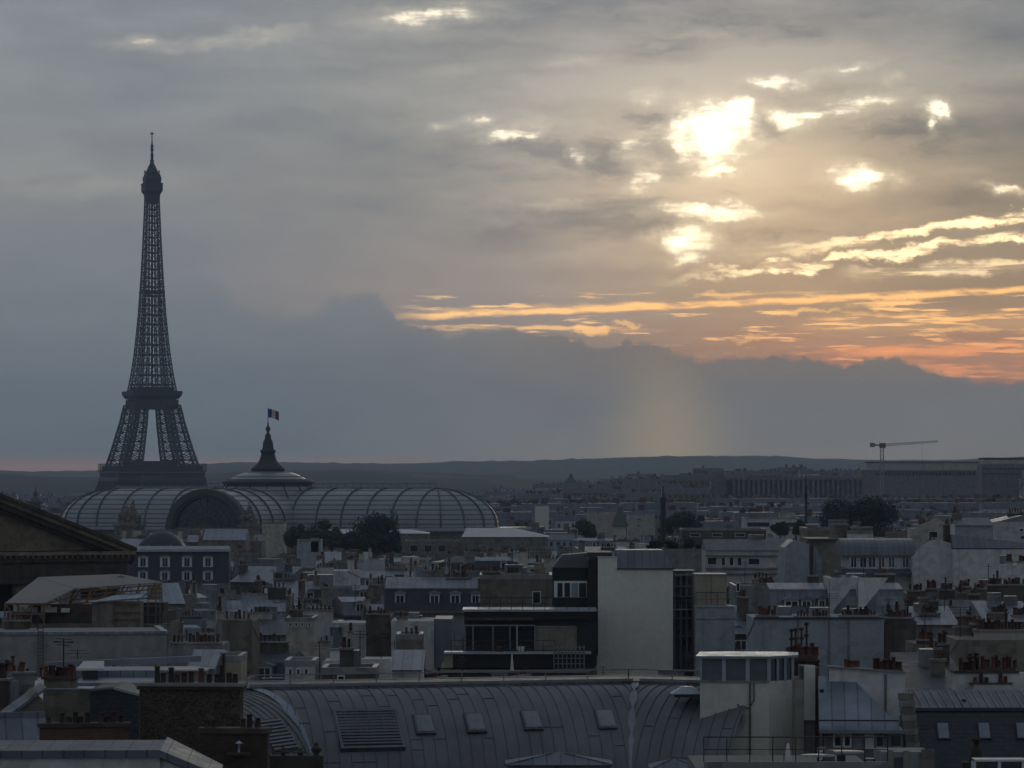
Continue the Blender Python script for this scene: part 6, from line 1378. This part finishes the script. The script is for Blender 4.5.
    m = MB(); z0, z1 = fr.z(526), fr.z(507); m.hexa([(-3.4,-1,z0),(3.4,-1,z0),(3.4,5.8,z0),(-3.4,5.8,z0),(-.5,1.9,z1),(.5,1.9,z1),(.5,2.9,z1),(-.5,2.9,z1)],'copper_green'); m.build('roof', rt); m = MB(); m.lathe([(.4,0),(.5,.6),(.15,1),(.3,1.4),(.02,2)],8,'yellow_panel',(0,2.4,z1)); m.build('finial', rt); foot(fr,-3,3,0,6,(610,630),526); LAND.append((620,515,'the little green turret'))
    hero('office_slab_building', 'flat office slab with dark glass band and roof plant right of the leafy trees', 745, 800, 519, 1050, 16, W_, 'flat', 0, windows=((747,770,522,527,0),(775,797,522,527,0)), chims=((750,765,513,520,0,3,4,'grey_plaster'),(780,796,512,520,0,3,5,'cream_plaster')), seed=116, ylow=534, land='the flat office slab')
    hero('brown_long_building', 'long brown building with a pale flat roof edge before the office slab', 682, 766, 530, 860, 14, 'brown_plaster', 'flat', 0, windows=((690,700,533,537,0),(712,722,533,537,0),(735,745,533,537,0)), seed=117, ylow=540, land='the long brown building')
    hero('striped_low_building', 'low dark roofed block with planted terrace left of the strip windows', 650, 704, 551, 560, 12, 'grey_plaster', 'flat', 0, seed=118, ylow=560)
build_mid_left()

def build_masts():
    for px, py, yb, Y, w, lb, nm in ((663,486,553,1000,.9,'tall dark slender mast standing among the roofs, left of the long brown building','mast'), (806,477,540,1300,.5,'thin distant mast in front of the far colonnade','mast')):
        fr = Frame(px, Y); rt = fr.root(nm, lb, 'mast'); zt = fr.z(py); m = MB()
        n = int(zt/3)
        for sx in (-1,1):
            for sy in (-1,1): m.bar((sx*w,sy*w,0),(sx*w*.6,sy*w*.6,zt-3),w*.28,'iron')
        for i in range(n-1):
            a, b = w*(1-.4*i/n), w*(1-.4*(i+1)/n); z0, z1 = i*3, i*3+3
            for s_ in (-1,1): m.bar((-a,s_*a,z0),(b,s_*b,z1),w*.2,'iron'); m.bar((s_*a,-a,z0),(s_*b,b,z1),w*.2,'iron')
        m.bar((0,0,0),(0,0,zt-3),w*.9,'iron'); m.build('lattice_column', rt); MB().bar((0,0,zt-3.5),(0,0,zt),w*.35,'iron').build('tip', rt)
        if px == 663: PROTECT.append((660,667,552,1000))
    # crane
    Y = 2700.; fr = Frame(882, Y); rt = fr.root('tower_crane', 'tower crane with a long thin jib above the far palace', 'crane'); Z = fr.z; U = fr.u
    m = MB(); zt = Z(447)
    for sx in (-1.1,1.1):
        for sy in (-1.1,1.1): m.bar((sx,sy,0),(sx,sy,zt),.45,'steel')
    for i in range(int(zt/3)):
        z = i*3; m.bar((-1.1,-1.1,z),(1.1,-1.1,z+3),.3,'steel'); m.bar((1.1,-1.1,z+3),(1.1,1.1,z),.3,'steel'); m.bar((-1.1,1.1,z),(1.1,1.1,z+3),.3,'steel')
    m.build('crane_mast', rt)
    m = MB(); a = (0,0,Z(445)); b = (U(938),0,Z(441.6)); 
    for dv in (-.7,.7): m.bar((0,dv,Z(446.4)),(b[0],dv,b[2]-.5),.26,'steel',w2=.16)
    m.bar((0,0,Z(445)+.6),(b[0],0,b[2]+.7),.35,'steel',w2=.25)
    for i in range(26): x0 = b[0]*i/26.; x1 = b[0]*(i+1)/26.; zz = lambda x, t: (Z(446.4)+(b[2]-.5-Z(446.4))*x/b[0]) if t == 0 else (Z(445)+.6+(b[2]+.7-Z(445)-.6)*x/b[0]); m.bar((x0,-.6,zz(x0,0)),((x0+x1)/2,0,zz((x0+x1)/2,1)),.22,'steel'); m.bar(((x0+x1)/2,0,zz((x0+x1)/2,1)),(x1,-.6,zz(x1,0)),.22,'steel')
    m.build('jib', rt)
    m = MB(); m.bar((0,0,Z(445.5)),(U(870.5),0,Z(444.6)),1.1,'steel'); m.build('counter_jib', rt); m = MB(); m.box(U(870),U(874.5),-1.2,1.2,Z(447.2),Z(442.8),'concrete'); m.build('counterweight', rt)
    m = MB(); m.box(U(879.5),U(885.5),-1.4,1.4,Z(448),Z(443),'rust'); m.build('cab', rt)
    MB().bar((U(922),0,Z(442.5)),(U(922),0,Z(470)),.15,'iron').build('hoist_rope', rt)
    LAND.append((900,443,'the crane'))
    # far spire
    fr = Frame(571, 3300); rt = fr.root('church_spire', 'tiny dark church spire on the far skyline', 'church'); g0 = ground_z(fr.X0, 3300); m = MB(); m.box(-6,6,0,12,g0-2,fr.z(484),'dark_stone'); m.build('wall', rt); m = MB(); m.lathe([(6.5,fr.z(484)),(5,fr.z(481)),(2.4,fr.z(478)),(.2,fr.z(473))],8,'lead_dark',(0,6,0),smooth=False); m.build('spire', rt)
build_masts()
# ------------------------------------------------------------------ trees
def crown_mesh(rx, ry, rz, n, leaf, seed, mat='leaves', lobes=9):
    rr = random.Random(seed); m = MB(); L = []
    for i in range(lobes):
        a = rr.uniform(0, 2*pi); q = rr.uniform(.25, .72); L.append((rx*q*cos(a), ry*q*sin(a), rz*rr.uniform(-.55, .62), rr.uniform(.34, .58)))
    L += [(0,0,0,.8)]*(3 if lobes > 12 else 1); vs = m.v; fs = m.f; mi = m.mi(mat)
    for i in range(n):
        cx, cy_, cz, k = rr.choice(L)
        while True:
            d = Vector((rr.gauss(0,1), rr.gauss(0,1), rr.gauss(0,1)))
            if d.length > .1: break
        d.normalize(); q = rr.uniform(.35, 1)**.5*rr.uniform(.8, 1.12)
        c = Vector((cx+d.x*rx*k*q, cy_+d.y*ry*k*q, cz+d.z*rz*k*q))
        t = Vector((rr.gauss(0,1), rr.gauss(0,1), rr.gauss(0,.6))).normalized(); b = d.cross(t)
        if b.length < .05: continue
        b.normalize(); t = b.cross(d+Vector((0,0,rr.uniform(-.6,.9)))).normalized(); s = leaf*rr.uniform(.6, 1.35)
        k0 = len(vs); vs.extend([tuple(c-b*s*.5), tuple(c+t*s*.6), tuple(c+b*s*.5), tuple(c-t*s*.5)]); fs.append((k0,k0+1,k0+2,k0+3)); m.m.append(mi)
    return m.mesh('crown')
def tree(px, Y, pt, pb, wpx, label, mat='leaves', n=2600, lobes=9, leaf=None, seed=1, name='tree', group=None, nolim=False):
    fr = Frame(px, Y); g0 = ground_z(fr.X0, Y); zt, zb = fr.z(pt), fr.z(pb); rx = wpx/2*Y/F; rz = (zt-zb)/2; leaf = leaf or max(.55, Y/F*2.1); n = int(n*1.5)
    rt = thing(name, label, 'tree', (fr.X0, Y, g0), 0, group); c = (zt+zb)/2-g0
    o = bpy.data.objects.new('crown', crown_mesh(rx, rx*.8, rz*1.02, n, leaf, seed, mat, 16 if wpx > 50 else lobes)); col.objects.link(o); o.parent = rt; o.location = (0,0,c)
    m = MB(); m.bar((0,0,-.3),(0,0,c-rz*.2),max(.5,rx*.12),'bark',w2=max(.25,rx*.06),n=7)
    rr = random.Random(seed)
    for i in range(5): a = rr.uniform(0,2*pi); m.bar((0,0,c-rz*.7),(rx*.6*cos(a),rx*.5*sin(a),c+rz*rr.uniform(0,.6)),max(.25,rx*.05),'bark',w2=.12,n=5)
    m.build('trunk', rt); FOOT.append((fr.X0-2, fr.X0+2, Y-2, Y+2)); return rt
T = [(374,1150,514,556,52,'large dark round tree standing before the long glass vault','leaves',4200),(350,1140,528,556,36,'lower dark tree against the left side of the large round tree','leaves',2200),(392,1145,526,556,26,'dark tree leaning on the right side of the large round tree','leaves',1800),
     (318,1160,519,552,38,'loose paler tree left of the dark trees before the glass vault','leaves_pale',2400),(295,1170,522,548,24,'small pale tree, the outermost to the left of the glass vault trees','leaves_pale',1400),(333,1165,526,552,22,'thin paler tree between the loose pale tree and the dark ones','leaves_pale',1200),
     (856,1080,497,546,76,'great broad dark tree rising over the curved mansard','leaves',8000),
     (585,1400,516,540,22,'dark upright tree right of the short pale tower block','leaves',1700),(683,1150,510,534,36,'rounded leafy tree just right of the dark slender mast','leaves_pale',2200),(668,1160,518,536,18,'low tree touching the dark slender mast','leaves',900),
     (780,980,521,538,20,'bushy dark tree right of the flat office slab','leaves',1200),(800,985,520,538,18,'second bushy tree nearer the plain beige block','leaves',1100)]
for i, (px, Y, pt, pb, w, lb, mt, n) in enumerate(T): tree(px, Y, pt, pb, w, lb, mt, n, seed=i+5)
PROTECT.append((285, 405, 548, 1130)); PROTECT.append((825, 890, 528, 1075)); PROTECT.append((570, 596, 534, 1400)); PROTECT.append((665, 702, 530, 1150))
LAND += [(374,535,'the large dark round tree'), (855,515,'the great broad dark tree')]
# planting on the striped low building
for i, (px, w, pt, lb) in enumerate(((655,16,539,'clipped shrub at the left end of the planted roof terrace'),(672,14,541,'low shrub, second from the left on the planted roof terrace'),(688,14,538,'taller shrub on the right part of the planted roof terrace'),(699,8,542,'last small shrub at the right end of the planted roof terrace'))):
    fr = Frame(px, 563); z0 = Frame(650,560).z(551); z1 = fr.z(pt); rt = thing('shrub', lb, 'shrub', (fr.X0, 563, z0), 0, 'shrubs on the planted roof terrace'); rx = w/2*563/F
    o = bpy.data.objects.new('foliage', crown_mesh(rx, 1.2, (z1-z0)/2, 500, .3, 50+i)); col.objects.link(o); o.parent = rt; o.location = (0,0,(z1-z0)/2+.1); MB().bar((0,0,0),(0,0,(z1-z0)*.6),.12,'bark').build('stem', rt)

# ------------------------------------------------------------------ city filler: one building after another, each its own thing
CW = {'white_plaster':'white','cream_plaster':'cream','grey_plaster':'grey','beige_plaster':'beige','brown_plaster':'brown','blue_plaster':'blue grey','stone':'stone','dark_stone':'sooty'}
FILL = []
def fill_building(X, Y, rot, w, d, h, kind, wall, rng, far):
    """local frame: front at y=0, x 0..w"""
    g0 = ground_z(X, Y); rt = thing('city_building', None, 'building', (X, Y, g0), rot, 'zinc and slate roofed city buildings')
    zm = rng.choice(('zinc','zinc','zinc_dark','zinc_blue')); feats = []
    m = MB(); m.box(0, w, 0, d, 0, h, wall)
    R_ = MB(); pm = rng.choice(('brown_plaster','beige_plaster','stone','cream_plaster',wall)); top = h
    if kind == 'mansard':
        st = rng.uniform(1.8,2.8); ins = rng.uniform(.8,1.6); rise = rng.uniform(.6,1.5); roof_mb(R_, 0, w, d, h, 'mansard', rng, zm, 'slate' if rng.random() < .7 else 'zinc_dark', st, ins, rise); top = h+st+rise
        n = max(1, int(w/rng.uniform(2.6,4))); 
        for i in range(n):
            if rng.random() < .15: continue
            u = w*(i+.5)/n
            if far: dormer(rt, u, ins*.3, h+.25, 1.25, min(1.7, st-.4), 1.5, mb=R_)
            else: dormer(rt, u, ins*.3, h+.25, 1.35, min(1.75, st-.3), 1.6)
        feats.append('%s dormers' % ('one two three four five six seven eight nine ten'.split()[min(n,10)-1]) if n > 1 else 'a dormer')
    elif kind == 'party':
        roof_mb(R_, 0, w, d, h, 'back', rng, zm, rise=.9)
    elif kind == 'lean':
        rise = rng.uniform(1.4,3.0); roof_mb(R_, 0, w, d, h, 'front', rng, zm, rise=rise); top = h+rise
    elif kind == 'ridge':
        rise = rng.uniform(1.2,2.6); roof_mb(R_, 0, w, d, h, 'ridge', rng, zm, rise=rise); top = h+rise
    elif kind == 'gable':
        rise = rng.uniform(1.2,2.6); roof_mb(R_, 0, w, d, h, 'gable', rng, zm, rise=rise); m.extrude([(0,h),(w,h),(w/2,h+rise-.12)], 'y', 0, .3, wall); top = h+rise
    else:
        roof_mb(R_, 0, w, d, h, 'flat', rng); a = rng.uniform(.1,.5)*w; b = a+rng.uniform(2,4.5); m.box(a, min(b,w-.4), 2, min(6,d-.5), h-.1, h+rng.uniform(1.6,2.6), rng.choice((wall,'grey_plaster','concrete')), top='zinc_light'); top = h+2
    # windows on the upper storeys of the front
    if kind in ('mansard','flat','ridge','lean') and rng.random() < .75:
        n = max(1, int(w/2.4)); rows = 2 if kind == 'flat' else 1
        for r in range(rows):
            for i in range(n):
                if rng.random() < .12: continue
                u = w*(i+.5)/n; z = h-2.45-3*r
                if far: m.box(u-.5, u+.5, -.02, .0, z, z+1.6, 'glass_dark'); 
                elif rng.random() < .9: win(rt, u, -.03, z)
    # zinc lids, hatches
    m.build('wall', rt)
    if kind in ('lean','ridge') and not far and rng.random() < .6:
        for i in range(rng.randint(1,3)):
            rise_ = top-h; D_ = d if kind == 'lean' else d/2; v = rng.uniform(.25,.6)*D_; o = inst('skylight', SKYL, rt, (w*rng.uniform(.15,.85), v, h+rise_*(v+.3)/(D_+.3)+.03)); o.rotation_euler = (math.atan2(rise_, D_+.3),0,0); o.scale = (.9,.9,1)
        feats.append('skylights')
    R_.build('roof', rt)
    # chimneys
    nc = 0
    if kind == 'party':
        segs = rng.choice(((0,.45),(.5,1),(0,1),(.1,.6),(0,.3)))
        a, b = w*segs[0]+.05, w*segs[1]-.05; z1 = h+rng.uniform(.5,1.8); np_ = max(3, int((b-a)/rng.uniform(.42,.7)))
        chimney(rt, a, b, -.01, .65, h-1.5, z1, wall, np_, rng, far); nc += 1; top = max(top, z1+.5)
        if segs[1] < .6 and w > 8: chimney(rt, w*.68, w*.95, .02, .65, h-1, h+rng.uniform(.3,1.2), pm, 5, rng, far); nc += 1
    for u, pr in ((0,.7),(w-.55,.7)):
        if rng.random() < pr and kind != 'flat':
            L = rng.uniform(2,min(5,d*.5)); v0 = rng.uniform(.15,.5)*d; z1 = top+rng.uniform(.3,1.3); chimney(rt, u+.02, u+.53, v0, v0+L, h-.5, z1, pm, int(L/.5), rng, far); nc += 1
    if kind in ('mansard','ridge','lean','gable') and rng.random() < .55:
        L = rng.uniform(1.5,min(4.5,w*.5)); u = rng.uniform(.1,.6)*w; v0 = d*rng.uniform(.35,.6); chimney(rt, u, min(u+L,w-.3), v0, v0+.6, h, top+rng.uniform(.2,1.1), pm, int(L/.48), rng, far); nc += 1
    if rng.random() < .6:
        for i in range(rng.randint(1,2)):
            q = MB(); a = rng.uniform(0,.7)*w; b = min(w-.1, a+rng.uniform(1,2.6)); v0 = d*rng.uniform(.45,.8); hh = rng.uniform(.6,1.9); q.box(a, b, v0, v0+rng.uniform(1,2), h-.5, top+hh*.7, rng.choice((wall,'grey_plaster','zinc_plain','brown_plaster')), top='zinc_plain'); q.box(a-.08, b+.08, v0-.1, v0+.0, top+hh*.7-.02, top+hh*.7+.08, 'zinc_plain'); q.build('roof_box', rt)
    if kind in ('party','gable') and rng.random() < .7:
        q = MB(); u = rng.uniform(.1,.9)*w; q.bar((u,-.08,h-12),(u,-.08,h-.3),.13,'lead_dark',n=6); q.build('drainpipe', rt)
        if rng.random() < .6:
            for i in range(rng.randint(1,3)):
                u = rng.uniform(.12,.88)*w; z = h-rng.uniform(1.6,5)
                if far: pass
                else: inst('window', WINS, rt, (u,-.03,z), 0, (.7,1,.75))
    if kind == 'flat' or rng.random() < .12:
        mm = MB(); 
        for i in range(rng.randint(1,3)): u = w*rng.uniform(.15,.85); v = rng.uniform(1,d*.4); mm = MB(); mm.lathe([(.16,0),(.16,.8),(.28,.85),(.05,1.1)], 7, 'steel', (u,v,(h if kind == 'flat' else top)-.1)); mm.build('vent', rt)
    if not far and rng.random() < .3: aerial(rt, w*rng.uniform(.1,.9), d*.5, top-.3, rng.uniform(2,3.2), rng)
    kd = {'mansard':'mansard block','party':'blank walled block','lean':'one-slope block','ridge':'ridged block','gable':'gabled house','flat':'flat roofed block'}[kind]
    ft = ('with '+feats[0]) if feats else (('with %s chimney%s' % (('no','one','two','three','four')[min(nc,4)], '' if nc == 1 else 's')) if kind != 'flat' else 'with a roof box')
    zc = {'zinc':'','zinc_dark':'dark roofed ','zinc_blue':'blue roofed '}[zm] if kind not in ('flat','party') else ''
    FILL.append((rt, '%s %s%s %s' % (CW[wall], zc, kd, ft), X, Y, w, top, rot))
    return top

def fill_city():
    rng = random.Random(2024); Y = 232.0; cnt = 0
    rows = []
    while Y < 1450: rows.append(Y); Y += max(11.5, 8.0*Y*Y/56700.)
    for ri, Y0 in enumerate(rows):
        far = Y0 > 640; X = -Y0*.146-6; base = rng.choice((-28,-12,8,15,20))
        while X < Y0*.146+4:
            w = rng.uniform(4.5, 9.5) if Y0 < 520 else (rng.uniform(6, 12) if Y0 < 900 else rng.uniform(9, 20)); rot = R(rng.choice((base, base, 0, rng.uniform(-30,30)))*.6); Y_ = Y0+rng.uniform(-.25,.25)*max(10, 8*Y0*Y0/56700.)
            d = rng.uniform(6.5, 9.5) if Y0 < 520 else rng.uniform(8, 12) if Y0 < 900 else rng.uniform(10,16)
            g0 = ground_z(X, Y_); zt = rng.gauss(29.8, 1.7) if Y0 < 520 else (rng.gauss(28.8, 2.0) if Y0 < 1400 else rng.gauss(24+0, 2.5)+g0)
            if Y0 < 330: zt = min(zt, 31)
            kind = rng.choice(('mansard','mansard','party','party','party','lean','lean','ridge','gable','flat')); wall = rng.choice(('white_plaster','cream_plaster','grey_plaster','grey_plaster','beige_plaster','beige_plaster','brown_plaster','brown_plaster','blue_plaster','stone','stone'))
            roofh = {'mansard':3.6,'party':1.5,'lean':2.6,'ridge':2.4,'gable':2.4,'flat':2.2}[kind]+1.0
            c_, s_ = cos(rot), sin(rot); P = [(X+a*c_-b*s_, Y_+a*s_+b*c_) for a in (0,w) for b in (0,d)]
            x0, x1 = min(p[0] for p in P), max(p[0] for p in P); y0, y1 = min(p[1] for p in P), max(p[1] for p in P)
            p0, p1 = min(512+F*p[0]/p[1] for p in P), max(512+F*p[0]/p[1] for p in P)
            ok = not any(x0 < f[1]+.6 and x1 > f[0]-.6 and y0 < f[3]+1 and y1 > f[2]-2.5 for f in FOOT)
            zmax = 99
            for (a, b, yl, Yh) in PROTECT:
                if Y_ < Yh and p0 < b-1 and p1 > a+1: zmax = min(zmax, CZ-(yl-HY)*Y_/F)
            # keep the skyline of the photograph
            lim = 530 if p0 < 400 else (520 if Y_ < 1300 else 503)
            zmax = min(zmax, CZ-(lim-HY)*Y_/F)
            h = min(zt, zmax)-roofh-g0
            if ok and h > 9 and p1 > -25 and p0 < 1050 and cnt < 299:
                fill_building(X, Y_, rot, w, d, h, kind, wall, rng, far); cnt += 1
                FOOT.append((x0+.4, x1-.4, y0, y1-.5))
            X += w*(c_ if ok else .45)+(rng.uniform(0,1.5) if Y0 < 900 else rng.uniform(0,5))
    return cnt
NFILL = fill_city()
def label_fill():
    LM = LAND; out = {}; dirs = []
    for (rt, desc, X, Y, w, top, rot) in FILL:
        cx = X+w/2*cos(rot); px = 512+F*cx/Y; py = HY+F*(CZ-top-ground_z(X,Y))/Y
        cand = sorted(LM, key=lambda l: (l[0]-px)**2+((l[1]-py)*1.6)**2)
        out[rt] = (desc, px, py, cand)
    used = {}
    def phrase(px, py, l):
        dx, dy = px-l[0], py-l[1]; q = 'just ' if abs(dx)+abs(dy) < 45 else ''
        if abs(dx) > abs(dy)*1.6: return (q+'left of ' if dx < 0 else q+'right of ')+l[2]
        if abs(dy) > abs(dx)*1.6: return (q+'beyond ' if dy < 0 else q+'below ')+l[2]
        return ('behind, ' if dy < 0 else 'below, ')+('left of ' if dx < 0 else 'right of ')+l[2]
    key = lambda s: ' '.join(s.lower().split())
    pend = sorted(out.items(), key=lambda kv: kv[1][1])
    seen = {}; used_n = {}
    ordn = ['second','third','fourth','fifth','sixth','seventh','eighth']
    for rt, (desc, px, py, cand) in pend:
        short = desc.replace('dark roofed ','').replace('blue roofed ','') if not desc.startswith('blue roofed') else desc
        lab = None
        for c in cand[:4]:
            for dsc in (desc, short):
                l2 = dsc+', '+phrase(px, py, c)
                if len(l2.replace('-',' ').split()) <= 16 and l2 not in seen: lab = l2; break
            if lab: break
        if not lab:
            for q in ordn:
                l2 = q+' '+short+' '+phrase(px, py, cand[0]).replace('just ','')
                if l2 not in seen: lab = l2; break
        seen[lab] = 1; rt['label'] = ' '.join(lab.split())
label_fill()

# ------------------------------------------------------------------ the far city that reads as one mass, and the trees between
def far_mass():
    rng = random.Random(77); m = MB()
    for i in range(3100):
        Y = 1480*(4700/1480.)**rng.random(); X = rng.uniform(-.155,.155)*Y; px = 512+F*X/Y
        g0 = ground_z(X, Y)
        if 705 < px < 1045 and 2400 < Y < 3000: continue
        if 60 < px < 240 and 2850 < Y < 3150: continue
        w = rng.uniform(12,34); d = rng.uniform(10,16); h = rng.gauss(17,3.5); 
        lim = 482 if px < 560 else (476 if px < 700 else 464)
        if px < 560: h = rng.gauss(15,4)
        if Y < 2150:
            h = rng.gauss(23, 3); lim = 507
            if any(X-w/2 < f[1]+1 and X+w/2 > f[0]-1 and Y < f[3]+1 and Y+d > f[2]-1 for f in FOOT): continue
            if any(Y < p[3] and px+w/2*F/Y > p[0] and px-w/2*F/Y < p[1] and HY+F*(CZ-g0-h-5)/Y < p[2] for p in PROTECT): continue
        h = min(h, CZ-(lim-HY)*Y/F-g0-1)
        if 700 < px < 1045 and Y < 2500: h = min(h, CZ-(500-HY)*Y/F-g0-2)
        if h < 6: continue
        wl = rng.choice(('stone','cream_plaster','beige_plaster','cream_plaster','pale_gable','stone','white_plaster')); z0 = g0-3; z1 = g0+h
        m.box(X-w/2, X+w/2, Y, Y+d, z0, z1, wl); m.hexa([(X-w/2,Y+.1,z1),(X+w/2,Y+.1,z1),(X+w/2,Y+d,z1),(X-w/2,Y+d,z1),(X-w/2+.3,Y+1.5,z1+3),(X+w/2-.3,Y+1.5,z1+3),(X+w/2-.3,Y+d-1.5,z1+3),(X-w/2+.3,Y+d-1.5,z1+3)], 'zinc_dark', top='zinc_dark')
        for k in range(rng.randint(1,4)):
            a = X+rng.uniform(-.48,.42)*w; m.box(a, a+rng.uniform(.8,3), Y+2, Y+5, z1+2.9, z1+rng.uniform(4,5.6), rng.choice(('brown_plaster','terracotta','beige_plaster')))
        n = int(w/3.2)
        for r in range(1, 4):
            for k in range(n):
                u = X-w/2+w*(k+.5)/n; m.box(u-.6, u+.6, Y-.03, Y, z1-3.2*r+.3, z1-3.2*r+2.2, 'glass_dark')
    tag(m.build('far_city'), kind='stuff')
    rr = random.Random(5); m = MB(); mi = m.mi('leaves')
    for i in range(520):
        Y = 1500*(5200/1500.)**rr.random(); X = rr.uniform(-.155,.155)*Y; px = 512+F*X/Y; g0 = ground_z(X, Y); rx = rr.uniform(4,9); hh = rr.uniform(9,16)
        if Y < 2100 and any(X-8 < f[1] and X+8 > f[0] and Y-8 < f[3] and Y+8 > f[2] for f in FOOT): continue
        if CZ-(g0+hh) < (476-HY)*Y/F*-1 and px < 500: hh = 8
        if 60 < px < 240 and 2880 < Y < 3120: continue
        if px > 690 and Y > 2100 and Y < 3000: continue
        for k in range(170):
            d = Vector((rr.gauss(0,1), rr.gauss(0,1), rr.gauss(0,1))).normalized()*rr.uniform(.6,1.1); c = Vector((X+d.x*rx, Y+d.y*rx*.8, g0+hh*.55+d.z*hh*.5)); t = Vector((rr.gauss(0,1),rr.gauss(0,1),rr.gauss(0,1))).normalized(); b = t.cross(Vector((rr.gauss(0,1),rr.gauss(0,1),rr.gauss(0,1)))).normalized(); s = 2.0
            k0 = len(m.v); m.v += [tuple(c-b*s*.5), tuple(c+t*s*.5), tuple(c+b*s*.5), tuple(c-t*s*.5)]; m.f.append((k0,k0+1,k0+2,k0+3)); m.m.append(mi)
    tag(m.build('far_trees'), kind='stuff')
far_mass()
# ------------------------------------------------------------------ air
def build_haze():
    m = MB(); m.box(-2700, 2700, -350, 12000, -60, 332, 'ground'); o = m.build('haze'); tag(o, kind='stuff')
    mt = bpy.data.materials.new('haze_air'); mt.use_nodes = True; nt = mt.node_tree; nt.nodes.clear()
    v = nt.nodes.new('ShaderNodeVolumePrincipled'); v.inputs['Color'].default_value = (.62,.77,1.0,1); v.inputs['Density'].default_value = 7.0e-5; v.inputs['Anisotropy'].default_value = .3
    out = nt.nodes.new('ShaderNodeOutputMaterial'); nt.links.new(v.outputs[0], out.inputs['Volume'])
    o.data.materials.clear(); o.data.materials.append(mt)
build_haze()
